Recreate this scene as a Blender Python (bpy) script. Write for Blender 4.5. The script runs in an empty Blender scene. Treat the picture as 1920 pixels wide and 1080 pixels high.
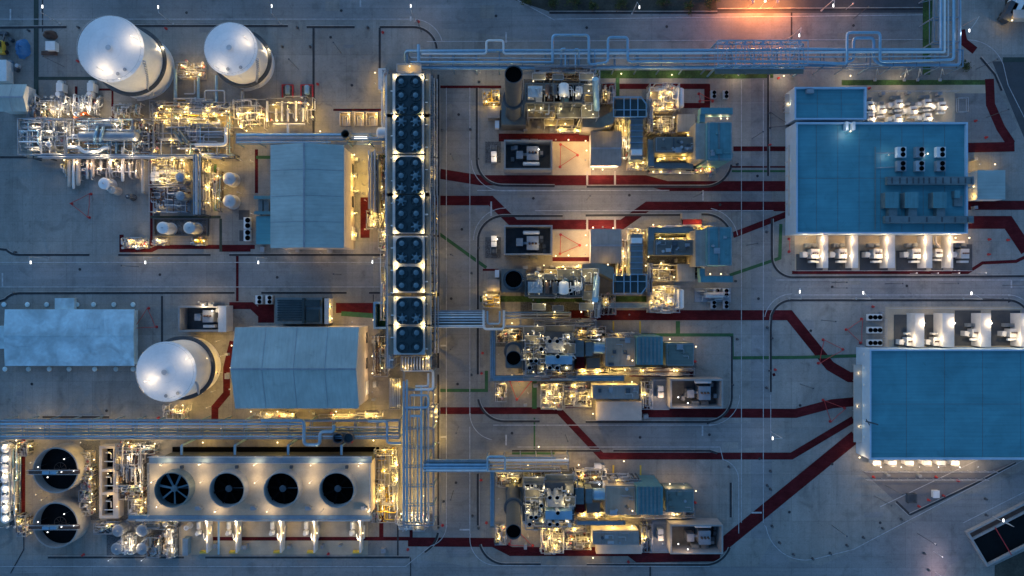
import bpy, math, random
from mathutils import Vector, Matrix
SC = bpy.context.scene
COL = SC.collection
D = 205.0                      # camera height, metres
S = 307.5 / 1920.0             # metres per photo pixel on the ground
PI = math.pi

def K(z): return S * (1 - z / D)
def P(px, py, z=0.0):
    k = K(z)
    return Vector(((px - 960) * k, (540 - py) * k, z))

XF = [None, False]             # current placement transform for repeated trains: (function, mirrored)
def xf(v): return XF[0](v) if XF[0] else v

# ---------------------------------------------------------------- materials
MATS = {}
def mat(key, col, rough=0.6, metal=0.0, var=0.12, scale=0.6, bump=0.0, kind=None, spec=0.5):
    m = bpy.data.materials.new(key)
    m.use_nodes = True
    nt = m.node_tree; N = nt.nodes; L = nt.links
    b = N['Principled BSDF']
    b.inputs['Roughness'].default_value = rough
    b.inputs['Metallic'].default_value = metal
    b.inputs['Specular IOR Level'].default_value = spec
    geo = N.new('ShaderNodeNewGeometry')
    def noise(sc, det=4, dist=0.0, vec=None):
        n = N.new('ShaderNodeTexNoise'); n.inputs['Scale'].default_value = sc
        n.inputs['Detail'].default_value = det; n.inputs['Distortion'].default_value = dist
        L.new(vec or geo.outputs['Position'], n.inputs['Vector']); return n
    def ramp(src, a, bb, c0, c1):
        r = N.new('ShaderNodeMapRange'); r.inputs[1].default_value = a; r.inputs[2].default_value = bb
        r.inputs[3].default_value = c0; r.inputs[4].default_value = c1
        L.new(src, r.inputs[0]); return r.outputs[0]
    def mul(x, y):
        n = N.new('ShaderNodeMath'); n.operation = 'MULTIPLY'
        L.new(x, n.inputs[0])
        if isinstance(y, float): n.inputs[1].default_value = y
        else: L.new(y, n.inputs[1])
        return n.outputs[0]
    f = ramp(noise(scale).outputs['Fac'], 0.3, 0.7, 1 - var, 1 + var)
    f = mul(f, ramp(noise(scale * 7, 3).outputs['Fac'], 0.3, 0.7, 1 - var * .6, 1 + var * .6))
    if kind in ('concrete', 'road', 'ground'):
        f = mul(f, ramp(noise(0.035, 5, 0.6).outputs['Fac'], 0.32, 0.68, 0.80, 1.18))
        f = mul(f, ramp(noise(0.13, 6, 1.2).outputs['Fac'], 0.56, 0.74, 1.0, 0.70))
        mp = N.new('ShaderNodeMapping'); L.new(geo.outputs['Position'], mp.inputs[0])
        mp.inputs['Scale'].default_value = (0.02, 0.5, 1) if kind == 'road' else (0.35, 0.05, 1)
        f = mul(f, ramp(noise(1.0, 3, 0.3, mp.outputs[0]).outputs['Fac'], 0.35, 0.65, 0.93, 1.06))
        br = N.new('ShaderNodeTexBrick'); br.offset = 0.0
        br.inputs['Scale'].default_value = 1.0; br.inputs['Brick Width'].default_value = 6.0
        br.inputs['Row Height'].default_value = 5.0; br.inputs['Mortar Size'].default_value = 0.05
        br.inputs['Mortar Smooth'].default_value = 0.3
        br.inputs['Color1'].default_value = (1, 1, 1, 1); br.inputs['Color2'].default_value = (.95, .95, .95, 1)
        br.inputs['Mortar'].default_value = (.80, .80, .80, 1); br.inputs['Bias'].default_value = -0.2
        L.new(geo.outputs['Position'], br.inputs['Vector'])
        sp = N.new('ShaderNodeSeparateColor'); L.new(br.outputs['Color'], sp.inputs[0])
        f = mul(f, sp.outputs[0])
        f = mul(f, ramp(noise(2.2, 8, .4).outputs['Fac'], .35, .7, .92, 1.07))
        f = mul(f, ramp(noise(.45, 8, 2.2).outputs['Fac'], .60, .72, 1.0, .80))
        mq = N.new('ShaderNodeMapping'); L.new(geo.outputs['Position'], mq.inputs[0]); mq.inputs['Scale'].default_value = (.03, .9, 1) if kind == 'road' else (.9, .06, 1); mq.inputs['Rotation'].default_value = (0, 0, .03)
        f = mul(f, ramp(noise(1.2, 5, .5, mq.outputs[0]).outputs['Fac'], .58, .68, 1.0, .88))
        b2 = N.new('ShaderNodeTexBrick'); b2.offset = .37; b2.inputs['Scale'].default_value = 1; b2.inputs['Brick Width'].default_value = 21; b2.inputs['Row Height'].default_value = 14; b2.inputs['Mortar Size'].default_value = .06
        b2.inputs['Color1'].default_value = (1.06, 1.06, 1.06, 1); b2.inputs['Color2'].default_value = (.90, .90, .90, 1); b2.inputs['Mortar'].default_value = (.78, .78, .78, 1); L.new(geo.outputs['Position'], b2.inputs['Vector'])
        s2 = N.new('ShaderNodeSeparateColor'); L.new(b2.outputs['Color'], s2.inputs[0]); f = mul(f, s2.outputs[0])
        dots = N.new('ShaderNodeTexVoronoi'); dots.inputs['Scale'].default_value = 0.11
        L.new(geo.outputs['Position'], dots.inputs['Vector'])
        f = mul(f, ramp(dots.outputs['Distance'], 0.03, 0.06, 0.86, 1.0))
    if kind in ('roof_x', 'roof_y'):
        sx = N.new('ShaderNodeSeparateXYZ'); L.new(geo.outputs['Position'], sx.inputs[0])
        wv = N.new('ShaderNodeMath'); wv.operation = 'FRACT'
        f = mul(f, ramp(noise(0.15, 5, 0.5).outputs['Fac'], 0.3, 0.7, 0.86, 1.10)); ms = N.new('ShaderNodeMapping'); L.new(geo.outputs['Position'], ms.inputs[0]); ms.inputs['Scale'].default_value = (1.2, .06, 1) if kind == 'roof_x' else (.06, 1.2, 1); f = mul(f, ramp(noise(1.0, 6, .3, ms.outputs[0]).outputs['Fac'], .35, .7, 1.05, .90)); f = mul(f, ramp(noise(.32, 7, 1.5).outputs['Fac'], .62, .74, 1.0, .86))
        q = mul(sx.outputs[0 if kind == 'roof_x' else 1], 1.0)
        L.new(q, wv.inputs[0])
        f = mul(f, ramp(wv.outputs[0], 0.0, 0.14, 0.86, 1.0))
        L.new(q, sx.inputs[0]) if False else None
    if kind == 'worn':      # tyre scuffs and faded patches
        mp = N.new('ShaderNodeMapping'); L.new(geo.outputs['Position'], mp.inputs[0]); mp.inputs['Scale'].default_value = (.25, .9, 1)
        f = mul(f, ramp(noise(1.3, 8, 1.5, mp.outputs[0]).outputs['Fac'], .45, .75, .92, 1.35))
        f = mul(f, ramp(noise(.08, 4, .5).outputs['Fac'], .35, .65, .82, 1.2))
    if kind == 'tarp':
        f = mul(f, ramp(noise(.12, 6, 1.6).outputs['Fac'], .35, .65, .72, 1.12))
        f = mul(f, ramp(noise(.5, 8, .8).outputs['Fac'], .4, .75, .94, 1.12))
    if kind == 'grate':
        wv = N.new('ShaderNodeTexWave'); wv.inputs['Scale'].default_value = 1.6
        L.new(geo.outputs['Position'], wv.inputs['Vector'])
        f = mul(f, ramp(wv.outputs['Fac'], 0.2, 0.8, 0.55, 1.1))
    mx = N.new('ShaderNodeMix'); mx.data_type = 'RGBA'; mx.blend_type = 'MULTIPLY'
    mx.inputs[0].default_value = 1.0
    mx.inputs[6].default_value = (*col, 1)
    cb = N.new('ShaderNodeCombineColor')
    for i in range(3): L.new(f, cb.inputs[i])
    L.new(cb.outputs[0], mx.inputs[7])
    L.new(mx.outputs[2], b.inputs['Base Color'])
    if bump:
        bp = N.new('ShaderNodeBump'); bp.inputs['Strength'].default_value = bump; bp.inputs['Distance'].default_value = 0.1
        L.new(noise(scale * 5, 5).outputs['Fac'], bp.inputs['Height']); L.new(bp.outputs[0], b.inputs['Normal'])
    MATS[key] = m
    return m
def emis(key, col, strength):
    m = bpy.data.materials.new(key); m.use_nodes = True
    b = m.node_tree.nodes['Principled BSDF']
    b.inputs['Base Color'].default_value = (.8, .8, .8, 1)
    b.inputs['Emission Color'].default_value = (*col, 1); b.inputs['Emission Strength'].default_value = strength
    m.cycles.emission_sampling = 'NONE'
    MATS[key] = m
mat('ground', (.285, .278, .255), .85, var=.06, kind='ground', spec=.25)
mat('road', (.25, .25, .245), .8, var=.05, kind='road', spec=.25)
mat('pad', (.285, .268, .24), .85, var=.06, kind='concrete', spec=.25)
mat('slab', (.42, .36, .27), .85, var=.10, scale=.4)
mat('asphalt', (.06, .065, .07), .85, var=.15, scale=.3)
mat('asphalt_worn', (.16, .155, .155), .85, var=.12, scale=.3)
mat('soil', (.045, .045, .035), .95, var=.4, scale=.25)
mat('lawn', (.045, .095, .022), .95, var=.5, scale=.3)
mat('red_paint', (.080, .0125, .0155), .9, var=.16, scale=.35, spec=.04, kind='worn')
mat('green_paint', (.025, .10, .035), .8, var=.2, scale=.6)
mat('dark_green', (.03, .05, .042), .85, var=.2)
mat('line_paint', (.43, .43, .43), .7, var=.25, scale=1.0)
mat('yellow_paint', (.6, .42, .05), .6, var=.1)
mat('drain', (.028, .030, .034), .8, var=.3)
mat('kerb', (.36, .34, .31), .85, var=.15)
mat('white', (.78, .78, .77), .35, var=.05, scale=.25)
mat('tank_shell', (.72, .72, .70), .45, var=.07, scale=.3)
mat('white_metal', (.74, .73, .70), .4, var=.08)
mat('silver', (.62, .62, .62), .33, .75, var=.10)
mat('galv', (.48, .49, .50), .45, .45, var=.14)
mat('clad', (.58, .57, .54), .4, .3, var=.12)
mat('steel', (.30, .32, .34), .5, .3, var=.15)
mat('blue_pipe', (.27, .44, .56), .35, .35, var=.10)
mat('blue_steel', (.17, .26, .33), .5, .2, var=.14)
mat('dark_steel', (.07, .08, .09), .55, .2, var=.2)
mat('black', (.003, .003, .003), .95, var=.2, spec=.05)
mat('teal_dark', (.028, .052, .060), .6, .0, var=.2, spec=.3)
mat('fan_blade', (.12, .19, .22), .45, .2, var=.1)
mat('stack_steel', (.05, .065, .078), .6, .1, var=.15)
mat('grating', (.23, .215, .17), .6, .2, var=.15, kind='grate')
mat('roof_blue', (.078, .28, .33), .5, var=.05, scale=.1, kind='roof_y')
mat('parapet', (.42, .55, .66), .45, var=.06)
mat('roof_grey', (.36, .44, .42), .5, var=.05, scale=.1, kind='roof_y')
mat('roof_grey_cross', (.36, .44, .42), .5, var=.05, scale=.1, kind='roof_x')
mat('wall_tan', (.50, .44, .38), .7, var=.08)
mat('wall_white', (.68, .67, .64), .6, var=.06)
mat('roof_tan', (.34, .27, .20), .6, var=.08, kind='roof_x')
mat('roof_slate', (.29, .265, .24), .6, var=.08, kind='roof_x')
mat('duct_blue', (.16, .20, .205), .5, .2, var=.12, kind='roof_y')
mat('filter_blue', (.095, .235, .26), .5, var=.08, kind='roof_x')
mat('filter_teal', (.14, .175, .155), .5, var=.08, kind='roof_y')
mat('filter_grey', (.32, .29, .25), .55, var=.1, kind='roof_x')
mat('enclosure_dark', (.14, .14, .125), .5, .1, var=.10)
mat('concrete_wall', (.30, .29, .28), .85, var=.12)
mat('fire_wall', (.62, .59, .55), .85, var=.08)
mat('transformer', (.62, .60, .56), .5, var=.06)
mat('radiator', (.25, .27, .28), .5, .1, var=.1)
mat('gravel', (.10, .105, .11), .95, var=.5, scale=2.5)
mat('red_metal', (.42, .03, .03), .5, var=.1)
mat('orange_metal', (.75, .16, .03), .5, var=.1)
mat('yellow_metal', (.60, .40, .05), .5, var=.12)
mat('tarp', (.52, .70, .74), .7, var=.06, scale=.18, bump=.4, kind='tarp')
mat('tarp_blue', (.03, .16, .36), .6, var=.15, scale=.8, bump=.4)
mat('rust', (.10, .06, .045), .9, var=.3)
mat('water', (.004, .006, .007), .5, var=.2, spec=.08)
mat('louvre', (.05, .06, .065), .7, var=.2, kind='grate')
mat('crown', (.045, .07, .02), .8, var=.4, scale=1.5)
mat('bark', (.10, .07, .05), .9, var=.2)
mat('rubber', (.02, .02, .02), .8)
mat('glass', (.02, .03, .04), .1)
WARM = (1.0, .66, .24); GOLD = (1.0, .61, .13); SOFT = (1.0, .76, .46); COOL = (.95, .95, 1.0); PEACH = (1.0, .64, .33)
emis('lamp_warm', (1, .74, .36), 1.6)
emis('lamp_white', (1, .96, .90), 1.6)
emis('lamp_orange', (1, .30, .08), 4)

# ---------------------------------------------------------------- mesh building
ORG = {}
class MB:
    def __init__(self): self.v = []; self.f = []
    def add(self, vs, fs):
        n = len(self.v); self.v.extend(xf(Vector(a)) for a in vs)
        if XF[1]: fs = [tuple(reversed(q)) for q in fs]
        self.f.extend(tuple(i + n for i in q) for q in fs); return self
    def wbox(self, x0, y0, x1, y1, z0, z1):
        if x0 > x1: x0, x1 = x1, x0
        if y0 > y1: y0, y1 = y1, y0
        return self.add([(x0,y0,z0),(x1,y0,z0),(x1,y1,z0),(x0,y1,z0),(x0,y0,z1),(x1,y0,z1),(x1,y1,z1),(x0,y1,z1)],
                 [(0,3,2,1),(4,5,6,7),(0,1,5,4),(1,2,6,5),(2,3,7,6),(3,0,4,7)])
    def box(self, px0, py0, px1, py1, z0, z1):     # the top face is where the photo shows it
        a = P(px0, py0, z1); b = P(px1, py1, z1)
        return self.wbox(a.x, a.y, b.x, b.y, z0, z1)
    def wcyl(self, x, y, r, z0, z1, seg=24, r1=None, cap=True, bot=True):
        r1 = r if r1 is None else r1
        vs = [(x + r*math.cos(2*PI*i/seg), y + r*math.sin(2*PI*i/seg), z0) for i in range(seg)]
        vs += [(x + r1*math.cos(2*PI*i/seg), y + r1*math.sin(2*PI*i/seg), z1) for i in range(seg)]
        fs = [(i, (i+1) % seg, seg+(i+1) % seg, seg+i) for i in range(seg)]
        if cap: fs.append(tuple(range(seg, 2*seg)))
        if bot: fs.append(tuple(reversed(range(seg))))
        return self.add(vs, fs)
    def cyl(self, px, py, rp, z0, z1, seg=24, r1=None, cap=True):
        c = P(px, py, z1); k = K(z1)
        return self.wcyl(c.x, c.y, rp*k, z0, z1, seg, None if r1 is None else r1*k, cap)
    def lathe(self, x, y, prof, seg=32):
        n = len(prof); vs = []; fs = []
        for i in range(seg):
            a = 2*PI*i/seg
            for r, z in prof: vs.append((x + r*math.cos(a), y + r*math.sin(a), z))
        for i in range(seg):
            j = (i+1) % seg
            for q in range(n-1): fs.append((i*n+q, j*n+q, j*n+q+1, i*n+q+1))
        return self.add(vs, fs)
    def dome(self, x, y, r, z, h, seg=24, rings=5):
        return self.lathe(x, y, [(r*math.cos(PI/2*i/rings) if i < rings else 0.001, z + h*math.sin(PI/2*i/rings)) for i in range(rings+1)], seg)
    def prism(self, poly, z0, z1):
        n = len(poly)
        vs = [(x, y, z0) for x, y in poly] + [(x, y, z1) for x, y in poly]
        fs = [(i, (i+1) % n, n+(i+1) % n, n+i) for i in range(n)] + [tuple(range(n, 2*n)), tuple(reversed(range(n)))]
        return self.add(vs, fs)
    def tube(self, pts, r, seg=8, cap=True):
        pts = [Vector(p) for p in pts]; n = len(pts); vs = []; fs = []
        up = None
        for i in range(n):
            if i == 0: t = pts[1]-pts[0]
            elif i == n-1: t = pts[-1]-pts[-2]
            else: t = (pts[i+1]-pts[i]).normalized() + (pts[i]-pts[i-1]).normalized()
            if t.length < 1e-9: t = Vector((0,0,1))
            t.normalize()
            if up is None:
                up = Vector((0,0,1)) if abs(t.z) < .9 else Vector((1,0,0))
            u = (up - t*up.dot(t))
            if u.length < 1e-6: u = t.orthogonal()
            u.normalize(); w = t.cross(u); up = u
            rr = r[i] if isinstance(r, (list, tuple)) else r
            for k in range(seg):
                a = 2*PI*k/seg; vs.append(pts[i] + u*(rr*math.cos(a)) + w*(rr*math.sin(a)))
        for i in range(n-1):
            for k in range(seg):
                fs.append((i*seg+k, i*seg+(k+1) % seg, (i+1)*seg+(k+1) % seg, (i+1)*seg+k))
        if cap: fs += [tuple(reversed(range(seg))), tuple(range((n-1)*seg, n*seg))]
        return self.add(vs, fs)
    def wpipe(self, pts, r, seg=8, bend=None):
        pts = [Vector(p) for p in pts]; out = [pts[0]]; bend = bend or r*2.6
        for i in range(1, len(pts)-1):
            a, b, c = pts[i-1], pts[i], pts[i+1]
            d0 = (a-b); d1 = (c-b); q = min(bend, d0.length*.45, d1.length*.45)
            s = b + d0.normalized()*q; e = b + d1.normalized()*q
            for k in range(5):
                t = k/4; out.append(s*(1-t)**2 + b*2*t*(1-t) + e*t*t)
        out.append(pts[-1]); return self.tube(out, r, seg)
    def pipe(self, pts, r, seg=8, bend=None):      # (px, py, z) as seen in the photo
        return self.wpipe([P(*p) for p in pts], r, seg, bend)
    def bar(self, p, q, w=.15, h=None):
        p = Vector(p); q = Vector(q); t = (q-p).normalized(); h = h or w
        u = t.cross(Vector((0,0,1)))
        if u.length < 1e-4: u = Vector((1,0,0))
        u.normalize(); o = t.cross(u)
        vs = []
        for c in (p, q):
            for a, b in ((-1,-1),(1,-1),(1,1),(-1,1)): vs.append(c + u*(a*w/2) + o*(b*h/2))
        return self.add(vs, [(0,1,2,3),(7,6,5,4),(0,4,5,1),(1,5,6,2),(2,6,7,3),(3,7,4,0)])
    def capsule(self, p, q, r, seg=14, dome=.35):
        p = Vector(p); q = Vector(q); t = (q-p).normalized()
        pts = [p - t*(r*dome), p - t*(r*dome*.7), p, q, q + t*(r*dome*.7), q + t*(r*dome)]
        return self.tube(pts, [r*.25, r*.7, r, r, r*.7, r*.25], seg)
    def rail(self, pts, h=1.1, w=.07, closed=False):
        pts = [Vector(p) for p in pts]
        if closed: pts = pts + [pts[0]]
        for a, b in zip(pts, pts[1:]):
            for hh in (h, h*.5): self.bar(a+Vector((0,0,hh)), b+Vector((0,0,hh)), w)
            n = max(1, int((b-a).length/2.5))
            for i in range(n+1):
                c = a.lerp(b, i/n); self.bar(c, c+Vector((0,0,h)), w)
        return self
    def mesh(self, name, m, org):
        me = bpy.data.meshes.new(name)
        me.from_pydata([tuple(a-org) for a in self.v], [], self.f)
        me.materials.append(MATS[m]); me.shade_smooth(); me.set_sharp_from_angle(angle=math.radians(35)); me.update()
        return me
    def build(self, name, m, parent=None, label=None):
        org = ORG[parent.name] if parent else Vector((0,0,0))
        o = bpy.data.objects.new(name, self.mesh(name, m, org)); COL.objects.link(o)
        if parent: o.parent = parent
        if label: o['label'] = label
        ORG[o.name] = org
        return o
    def thing(self, name, m, label, cat, group=None):
        xs = [a.x for a in self.v]; ys = [a.y for a in self.v]
        org = Vector(((min(xs)+max(xs))/2, (min(ys)+max(ys))/2, min(a.z for a in self.v)))
        o = bpy.data.objects.new(name, self.mesh(name, m, org)); COL.objects.link(o); o.location = org
        tag(o, label, cat, group); ORG[o.name] = org
        return o
    def struct(self, name, m, label=None):
        o = self.build(name, m); o['kind'] = 'structure'
        if label: o['label'] = label
        return o
SEEN = {}
def tag(o, label, cat, group=None):
    n = len(label.split())
    if n < 4 or n > 16: print('LABEL LENGTH', n, label)
    if label in SEEN and SEEN[label] != group: print('DUP LABEL', label)
    SEEN[label] = group if group else o.name
    o['label'] = label; o['category'] = cat
    if group: o['group'] = group
def T(name, label, cat, px, py, z=0.0, group=None):
    o = bpy.data.objects.new(name, None); o.empty_display_size = .5; COL.objects.link(o)
    o.location = xf(P(px, py, z)); ORG[o.name] = o.location.copy()
    tag(o, label, cat, group); return o
LD = {}
LP = .36
def light(root, pos, power, col=WARM, spot=None, aim=None):
    key = (power, col, spot)
    if key not in LD:
        d = bpy.data.lights.new('lamp_glow', 'SPOT' if spot else 'POINT'); d.energy = power*LP; d.color = col
        d.shadow_soft_size = .18
        if spot: d.spot_size = math.radians(spot); d.spot_blend = .7
        LD[key] = d
    o = bpy.data.objects.new('lamp_glow', LD[key]); COL.objects.link(o)
    pos = xf(Vector(pos)); org = ORG[root.name]
    o.parent = root; o.location = pos - org
    if spot:
        a = xf(Vector(aim)) - pos
        o.rotation_euler = a.to_track_quat('-Z', 'Y').to_euler()
    return o
HN = 0
def lamp(root, px, py, z, power=700, col=WARM, pole=None, head='lamp_warm', size=.45, down=.45):
    """a luminaire fixed on root: emitting head, optional pole, and the light it throws"""
    global HN
    HN += 1
    if z < 7 and pole is not None: z *= .75; power *= .8
    c = P(px, py, z); m = MB()
    hood = (pole is not None and z < 9) or HN % 3 == 0
    m.wcyl(c.x, c.y, size*.5, z-.12, z+(0 if hood else .12), 10, size*(.5 if hood else .3))
    h = m.build('lamp', head, root)
    if hood: q = MB(); q.wcyl(c.x, c.y, size*.56, z+.005, z+.14, 10, size*.3); q.build('lamp_hood', 'steel', h)
    if pole is not None:
        q = MB(); q.wcyl(c.x, c.y, .07, pole, z-.12, 6); q.build('lamp_pole', 'galv', root)
    light(root, (c.x, c.y, z-down), power, col)
    return h
def strip(pts, w, z, arc=None):
    """flat painted band along px points on the ground, mitred"""
    pts = [Vector(((x-960)*S, (540-y)*S)) for x, y in pts]; h = w*S/2; L = []; R = []
    n = len(pts)
    for i in range(n):
        d0 = (pts[i]-pts[i-1]).normalized() if i else (pts[1]-pts[0]).normalized()
        d1 = (pts[i+1]-pts[i]).normalized() if i < n-1 else d0
        t = (d0+d1).normalized(); nn = Vector((-t.y, t.x)); c = max(.4, nn.dot(Vector((-d0.y, d0.x))))
        L.append(pts[i]+nn*(h/c)); R.append(pts[i]-nn*(h/c))
    global ZS
    ZS += 1; z = z + (ZS % 40)*.0001
    m = MB()
    vs = [(a.x, a.y, z) for a in L]+[(a.x, a.y, z) for a in R]
    m.add(vs, [(n+i, n+i+1, i+1, i) for i in range(n-1)])
    return m
ZS = 0
def arc(cx, cy, r, a0, a1, n=10):
    return [(cx+r*math.cos(math.radians(a0+(a1-a0)*i/n)), cy-r*math.sin(math.radians(a0+(a1-a0)*i/n))) for i in range(n+1)]
def sheet(poly, z):
    m = MB(); m.add([((x-960)*S, (540-y)*S, z) for x, y in poly], [tuple(range(len(poly)))])
    # make it face upward
    global ZN
    ZN += 1
    m.v = [Vector((v.x, v.y, z + (ZN % 60)*.0001)) for v in m.v]
    a = sum((poly[i][0]*poly[(i+1) % len(poly)][1]-poly[(i+1) % len(poly)][0]*poly[i][1]) for i in range(len(poly)))
    if a > 0: m.f = [tuple(reversed(q)) for q in m.f]
    return m
ZN = 0
def rect(x0, y0, x1, y1): return [(x0,y0),(x1,y0),(x1,y1),(x0,y1)]
def copy_tree(o, delta, parent=None):
    c = o.copy(); COL.objects.link(c)
    ORG[c.name] = ORG.get(o.name, Vector((0,0,0))) + delta
    if parent: c.parent = parent
    else: c.location = o.location + delta
    for ch in o.children: copy_tree(ch, delta, c)
    return c
ORD = ['first', 'second', 'third', 'fourth', 'fifth', 'sixth', 'seventh', 'eighth', 'ninth', 'tenth', 'eleventh', 'twelfth']
# ================================================================ the setting: ground, roads, markings
m = MB(); m.add([(-1500,-1500,0),(1500,-1500,0),(1500,1500,0),(-1500,1500,0)], [(0,1,2,3)]); m.struct('ground', 'ground')
Z1, Z2, Z3, Z4, Z5 = .008, .018, .028, .036, .042
def road(poly, z=Z1, mt='road', name='road'): return sheet(poly, z).struct(name, mt)
road([(-300,-400),(965,-400),(965,0),(1040,25),(1730,25),(1730,75),(1010,78),(900,62),(815,52),(790,38),(-300,38)])
road(rect(836,160,881,1045)); road(rect(-300,497,735,536)); road([(-300,1050),(800,1050),(880,1062),(1420,1062),(1500,1090),(1500,1400),(-300,1400)])
road(rect(895,350,1425,398)); road(rect(881,793,1425,843)); road(rect(1408,140,1447,1010)); road(rect(1447,519,2200,560))
road([(1450,1010),(1480,1052),(1540,1060),(1920,880),(2200,740),(2200,860),(1780,1060),(1650,1300),(1500,1300),(1420,1062)])
# darker or lighter cast pads
def pad(poly, mt='pad', z=Z2, name='pavement'): return sheet(poly, z).struct(name, mt)
pad(rect(700,130,820,1000)); pad(rect(900,150,1370,340)); pad(rect(900,412,1368,590)); pad(rect(900,600,1372,780)); pad(rect(900,850,1370,1050))
pad(rect(40,150,480,300), z=Z1); pad(rect(480,150,700,260), z=Z1); pad(rect(280,300,480,462), z=Z1); pad(rect(260,555,735,785), z=Z1); pad(rect(0,785,750,1042), z=Z1)
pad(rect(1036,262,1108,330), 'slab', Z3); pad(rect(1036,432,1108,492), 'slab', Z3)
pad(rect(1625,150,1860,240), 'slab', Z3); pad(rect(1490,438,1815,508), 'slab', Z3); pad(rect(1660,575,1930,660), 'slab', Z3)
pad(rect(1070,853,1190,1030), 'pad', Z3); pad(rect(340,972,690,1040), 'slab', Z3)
pad([(1790,175),(1875,175),(1908,240),(1880,262),(1790,262)], 'road', Z3)
pad([(1616,883),(1850,883),(1905,866),(1706,964)], 'asphalt_worn', Z3)
pad([(1640,640),(1800,640)] and rect(590,52,712,262), 'pad', Z1)
for q in (rect(1213,250,1306,322), rect(976,148,1122,226), rect(976,520,1122,596), rect(1213,426,1306,500), rect(972,612,1080,700), rect(1082,690,1300,700), rect(972,878,1080,964), rect(925,610,948,650), rect(225,826,284,975), rect(150,826,188,975), rect(200,978,336,1042), rect(18,826,44,985)): sheet(q, Z3).struct('gravel_shade_sheet', 'gravel')  # dark gravel beds; beneath boilers, turbines and stack they paint in shade
road([(955,-300),(965,0),(1040,25),(1343,25),(1350,-300)], Z2, 'soil', 'soil')
road([(1343,25),(1350,-300),(1750,-300),(1742,16),(1740,24)], Z2, 'asphalt', 'yard')
road([(1868,-200),(1885,12),(1908,30),(2300,30),(2300,-200)], Z2, 'soil', 'soil')
road([(1860,115),(2200,115),(2200,420),(1925,270)], Z2, 'asphalt', 'road')
road([(1730,25),(1742,-300),(1758,-300),(1744,140),(1730,140)], Z3, 'lawn', 'lawn')
road([(1865,1060),(2300,850),(2300,1400),(1860,1400)], Z2, 'soil', 'soil')
# grass verges: sheet plus a scatter of blades' worth of tufts
random.seed(5)
def verge(poly, n=260):
    sheet(poly, Z3).struct('lawn', 'lawn')
for q in ([(1118,132),(1345,132),(1360,147),(1118,147)], [(1345,128),(1450,128),(1450,146),(1360,148)], [(1578,150),(1850,150),(1850,159),(1578,160)], [(900,555),(1240,555),(1240,566),(900,566)]):
    verge(q)
# red and green walkways
RED = [([(825,326),(900,338),(1210,338),(1250,349),(1490,349)],19), ([(805,376),(920,376),(966,421),(1166,421),(1214,387),(1490,387)],18),
 ([(825,163),(940,163)],5), ([(1118,162),(1330,162)],10), ([(1326,158),(1326,206)],11), ([(1282,198),(1331,198)],10), ([(935,258),(1105,258)],15),
 ([(1375,279),(1490,279)],9), ([(1372,313),(1490,313)],3), ([(1374,441),(1490,396)],11), ([(1036,486),(1108,486)],8), ([(905,506),(935,506)],4),
 ([(1068,591),(1480,591),(1556,686),(1592,707),(1630,708)],19), ([(825,770),(1048,770),(1128,855),(1484,855),(1600,786)],13),
 ([(1204,774),(1492,775),(1560,757),(1604,753)],17), ([(1604,818),(1330,1042)],24), ([(1350,1044),(1196,1046),(1180,1034),(958,1034),(925,1017),(765,1016)],17),
 ([(770,1010),(385,1010)],7), ([(1207,728),(1211,772)],16), ([(1207,996),(1210,1040)],16), ([(1093,1000),(1093,1030)],8), ([(1098,738),(1098,760),(1060,762)],7),
 ([(715,965),(715,1008)],8), ([(771,988),(771,1012)],6), ([(437,640),(425,690),(425,738),(403,764),(403,792)],13),
 ([(430,573),(472,573),(490,590)],13), ([(445,480),(445,565)],5), ([(228,440),(228,469),(284,469),(296,463),(478,463)],8), ([(284,340),(284,462)],5),
 ([(481,280),(481,362)],6), ([(414,467),(470,467)],10), ([(1855,148),(1857,196),(1876,240),(1896,270)],17), ([(1815,277),(1902,275)],18),
 ([(1815,385),(2000,385)],17), ([(1815,417),(1890,417),(1925,470)],24), ([(1485,511),(1814,511),(1842,493),(1905,490),(1930,478)],6),
 ([(1802,56),(1806,78),(1828,95)],15), ([(1450,700),(1452,705)],5), ([(44,822),(44,985)],7), ([(1252,733),(1308,733)],4), ([(1296,690),(1296,720)],7),
 ([(186,168),(211,168),(211,222)],4), ([(143,162),(143,195)],5), ([(625,206),(730,206)],4), ([(440,46),(240,46)],2), ([(1180,703),(1238,703)],6),
 ([(0,794),(180,794)],3), ([(60,790),(400,790)],3)]
for i, (p, w) in enumerate(RED): strip(p, w, .048).struct('walkway_path', 'red_paint')
sheet(rect(676,370,693,446), .05).struct('walkway_path', 'red_paint')
for q in (rect(484,571,514,605), rect(630,568,700,587), rect(1083,975,1096,998)): sheet(q, .05).struct('walkway_path', 'red_paint')
GREEN = [([(825,732),(912,732),(912,695)],6), ([(812,430),(912,502)],6), ([(1368,516),(1462,484),(1464,420)],6), ([(1080,628),(1372,628),(1373,671),(1500,670),(1606,667)],6),
 ([(1002,712),(1002,766)],9), ([(1002,783),(1002,852)],3), ([(1271,602),(1271,628)],8), ([(1372,321),(1486,321)],4), ([(404,308),(404,395)],5), ([(480,295),(510,295)],6),
 ([(640,588),(700,592)],9), ([(1158,146),(1158,180)],7), ([(690,294),(790,290)],5), ([(740,605),(728,620)],8), ([(1010,555),(1010,570)],8), ([(960,850),(1040,850)],4)]
for p, w in GREEN: strip(p, w, .060).struct('walkway_path', 'green_paint')
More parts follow.
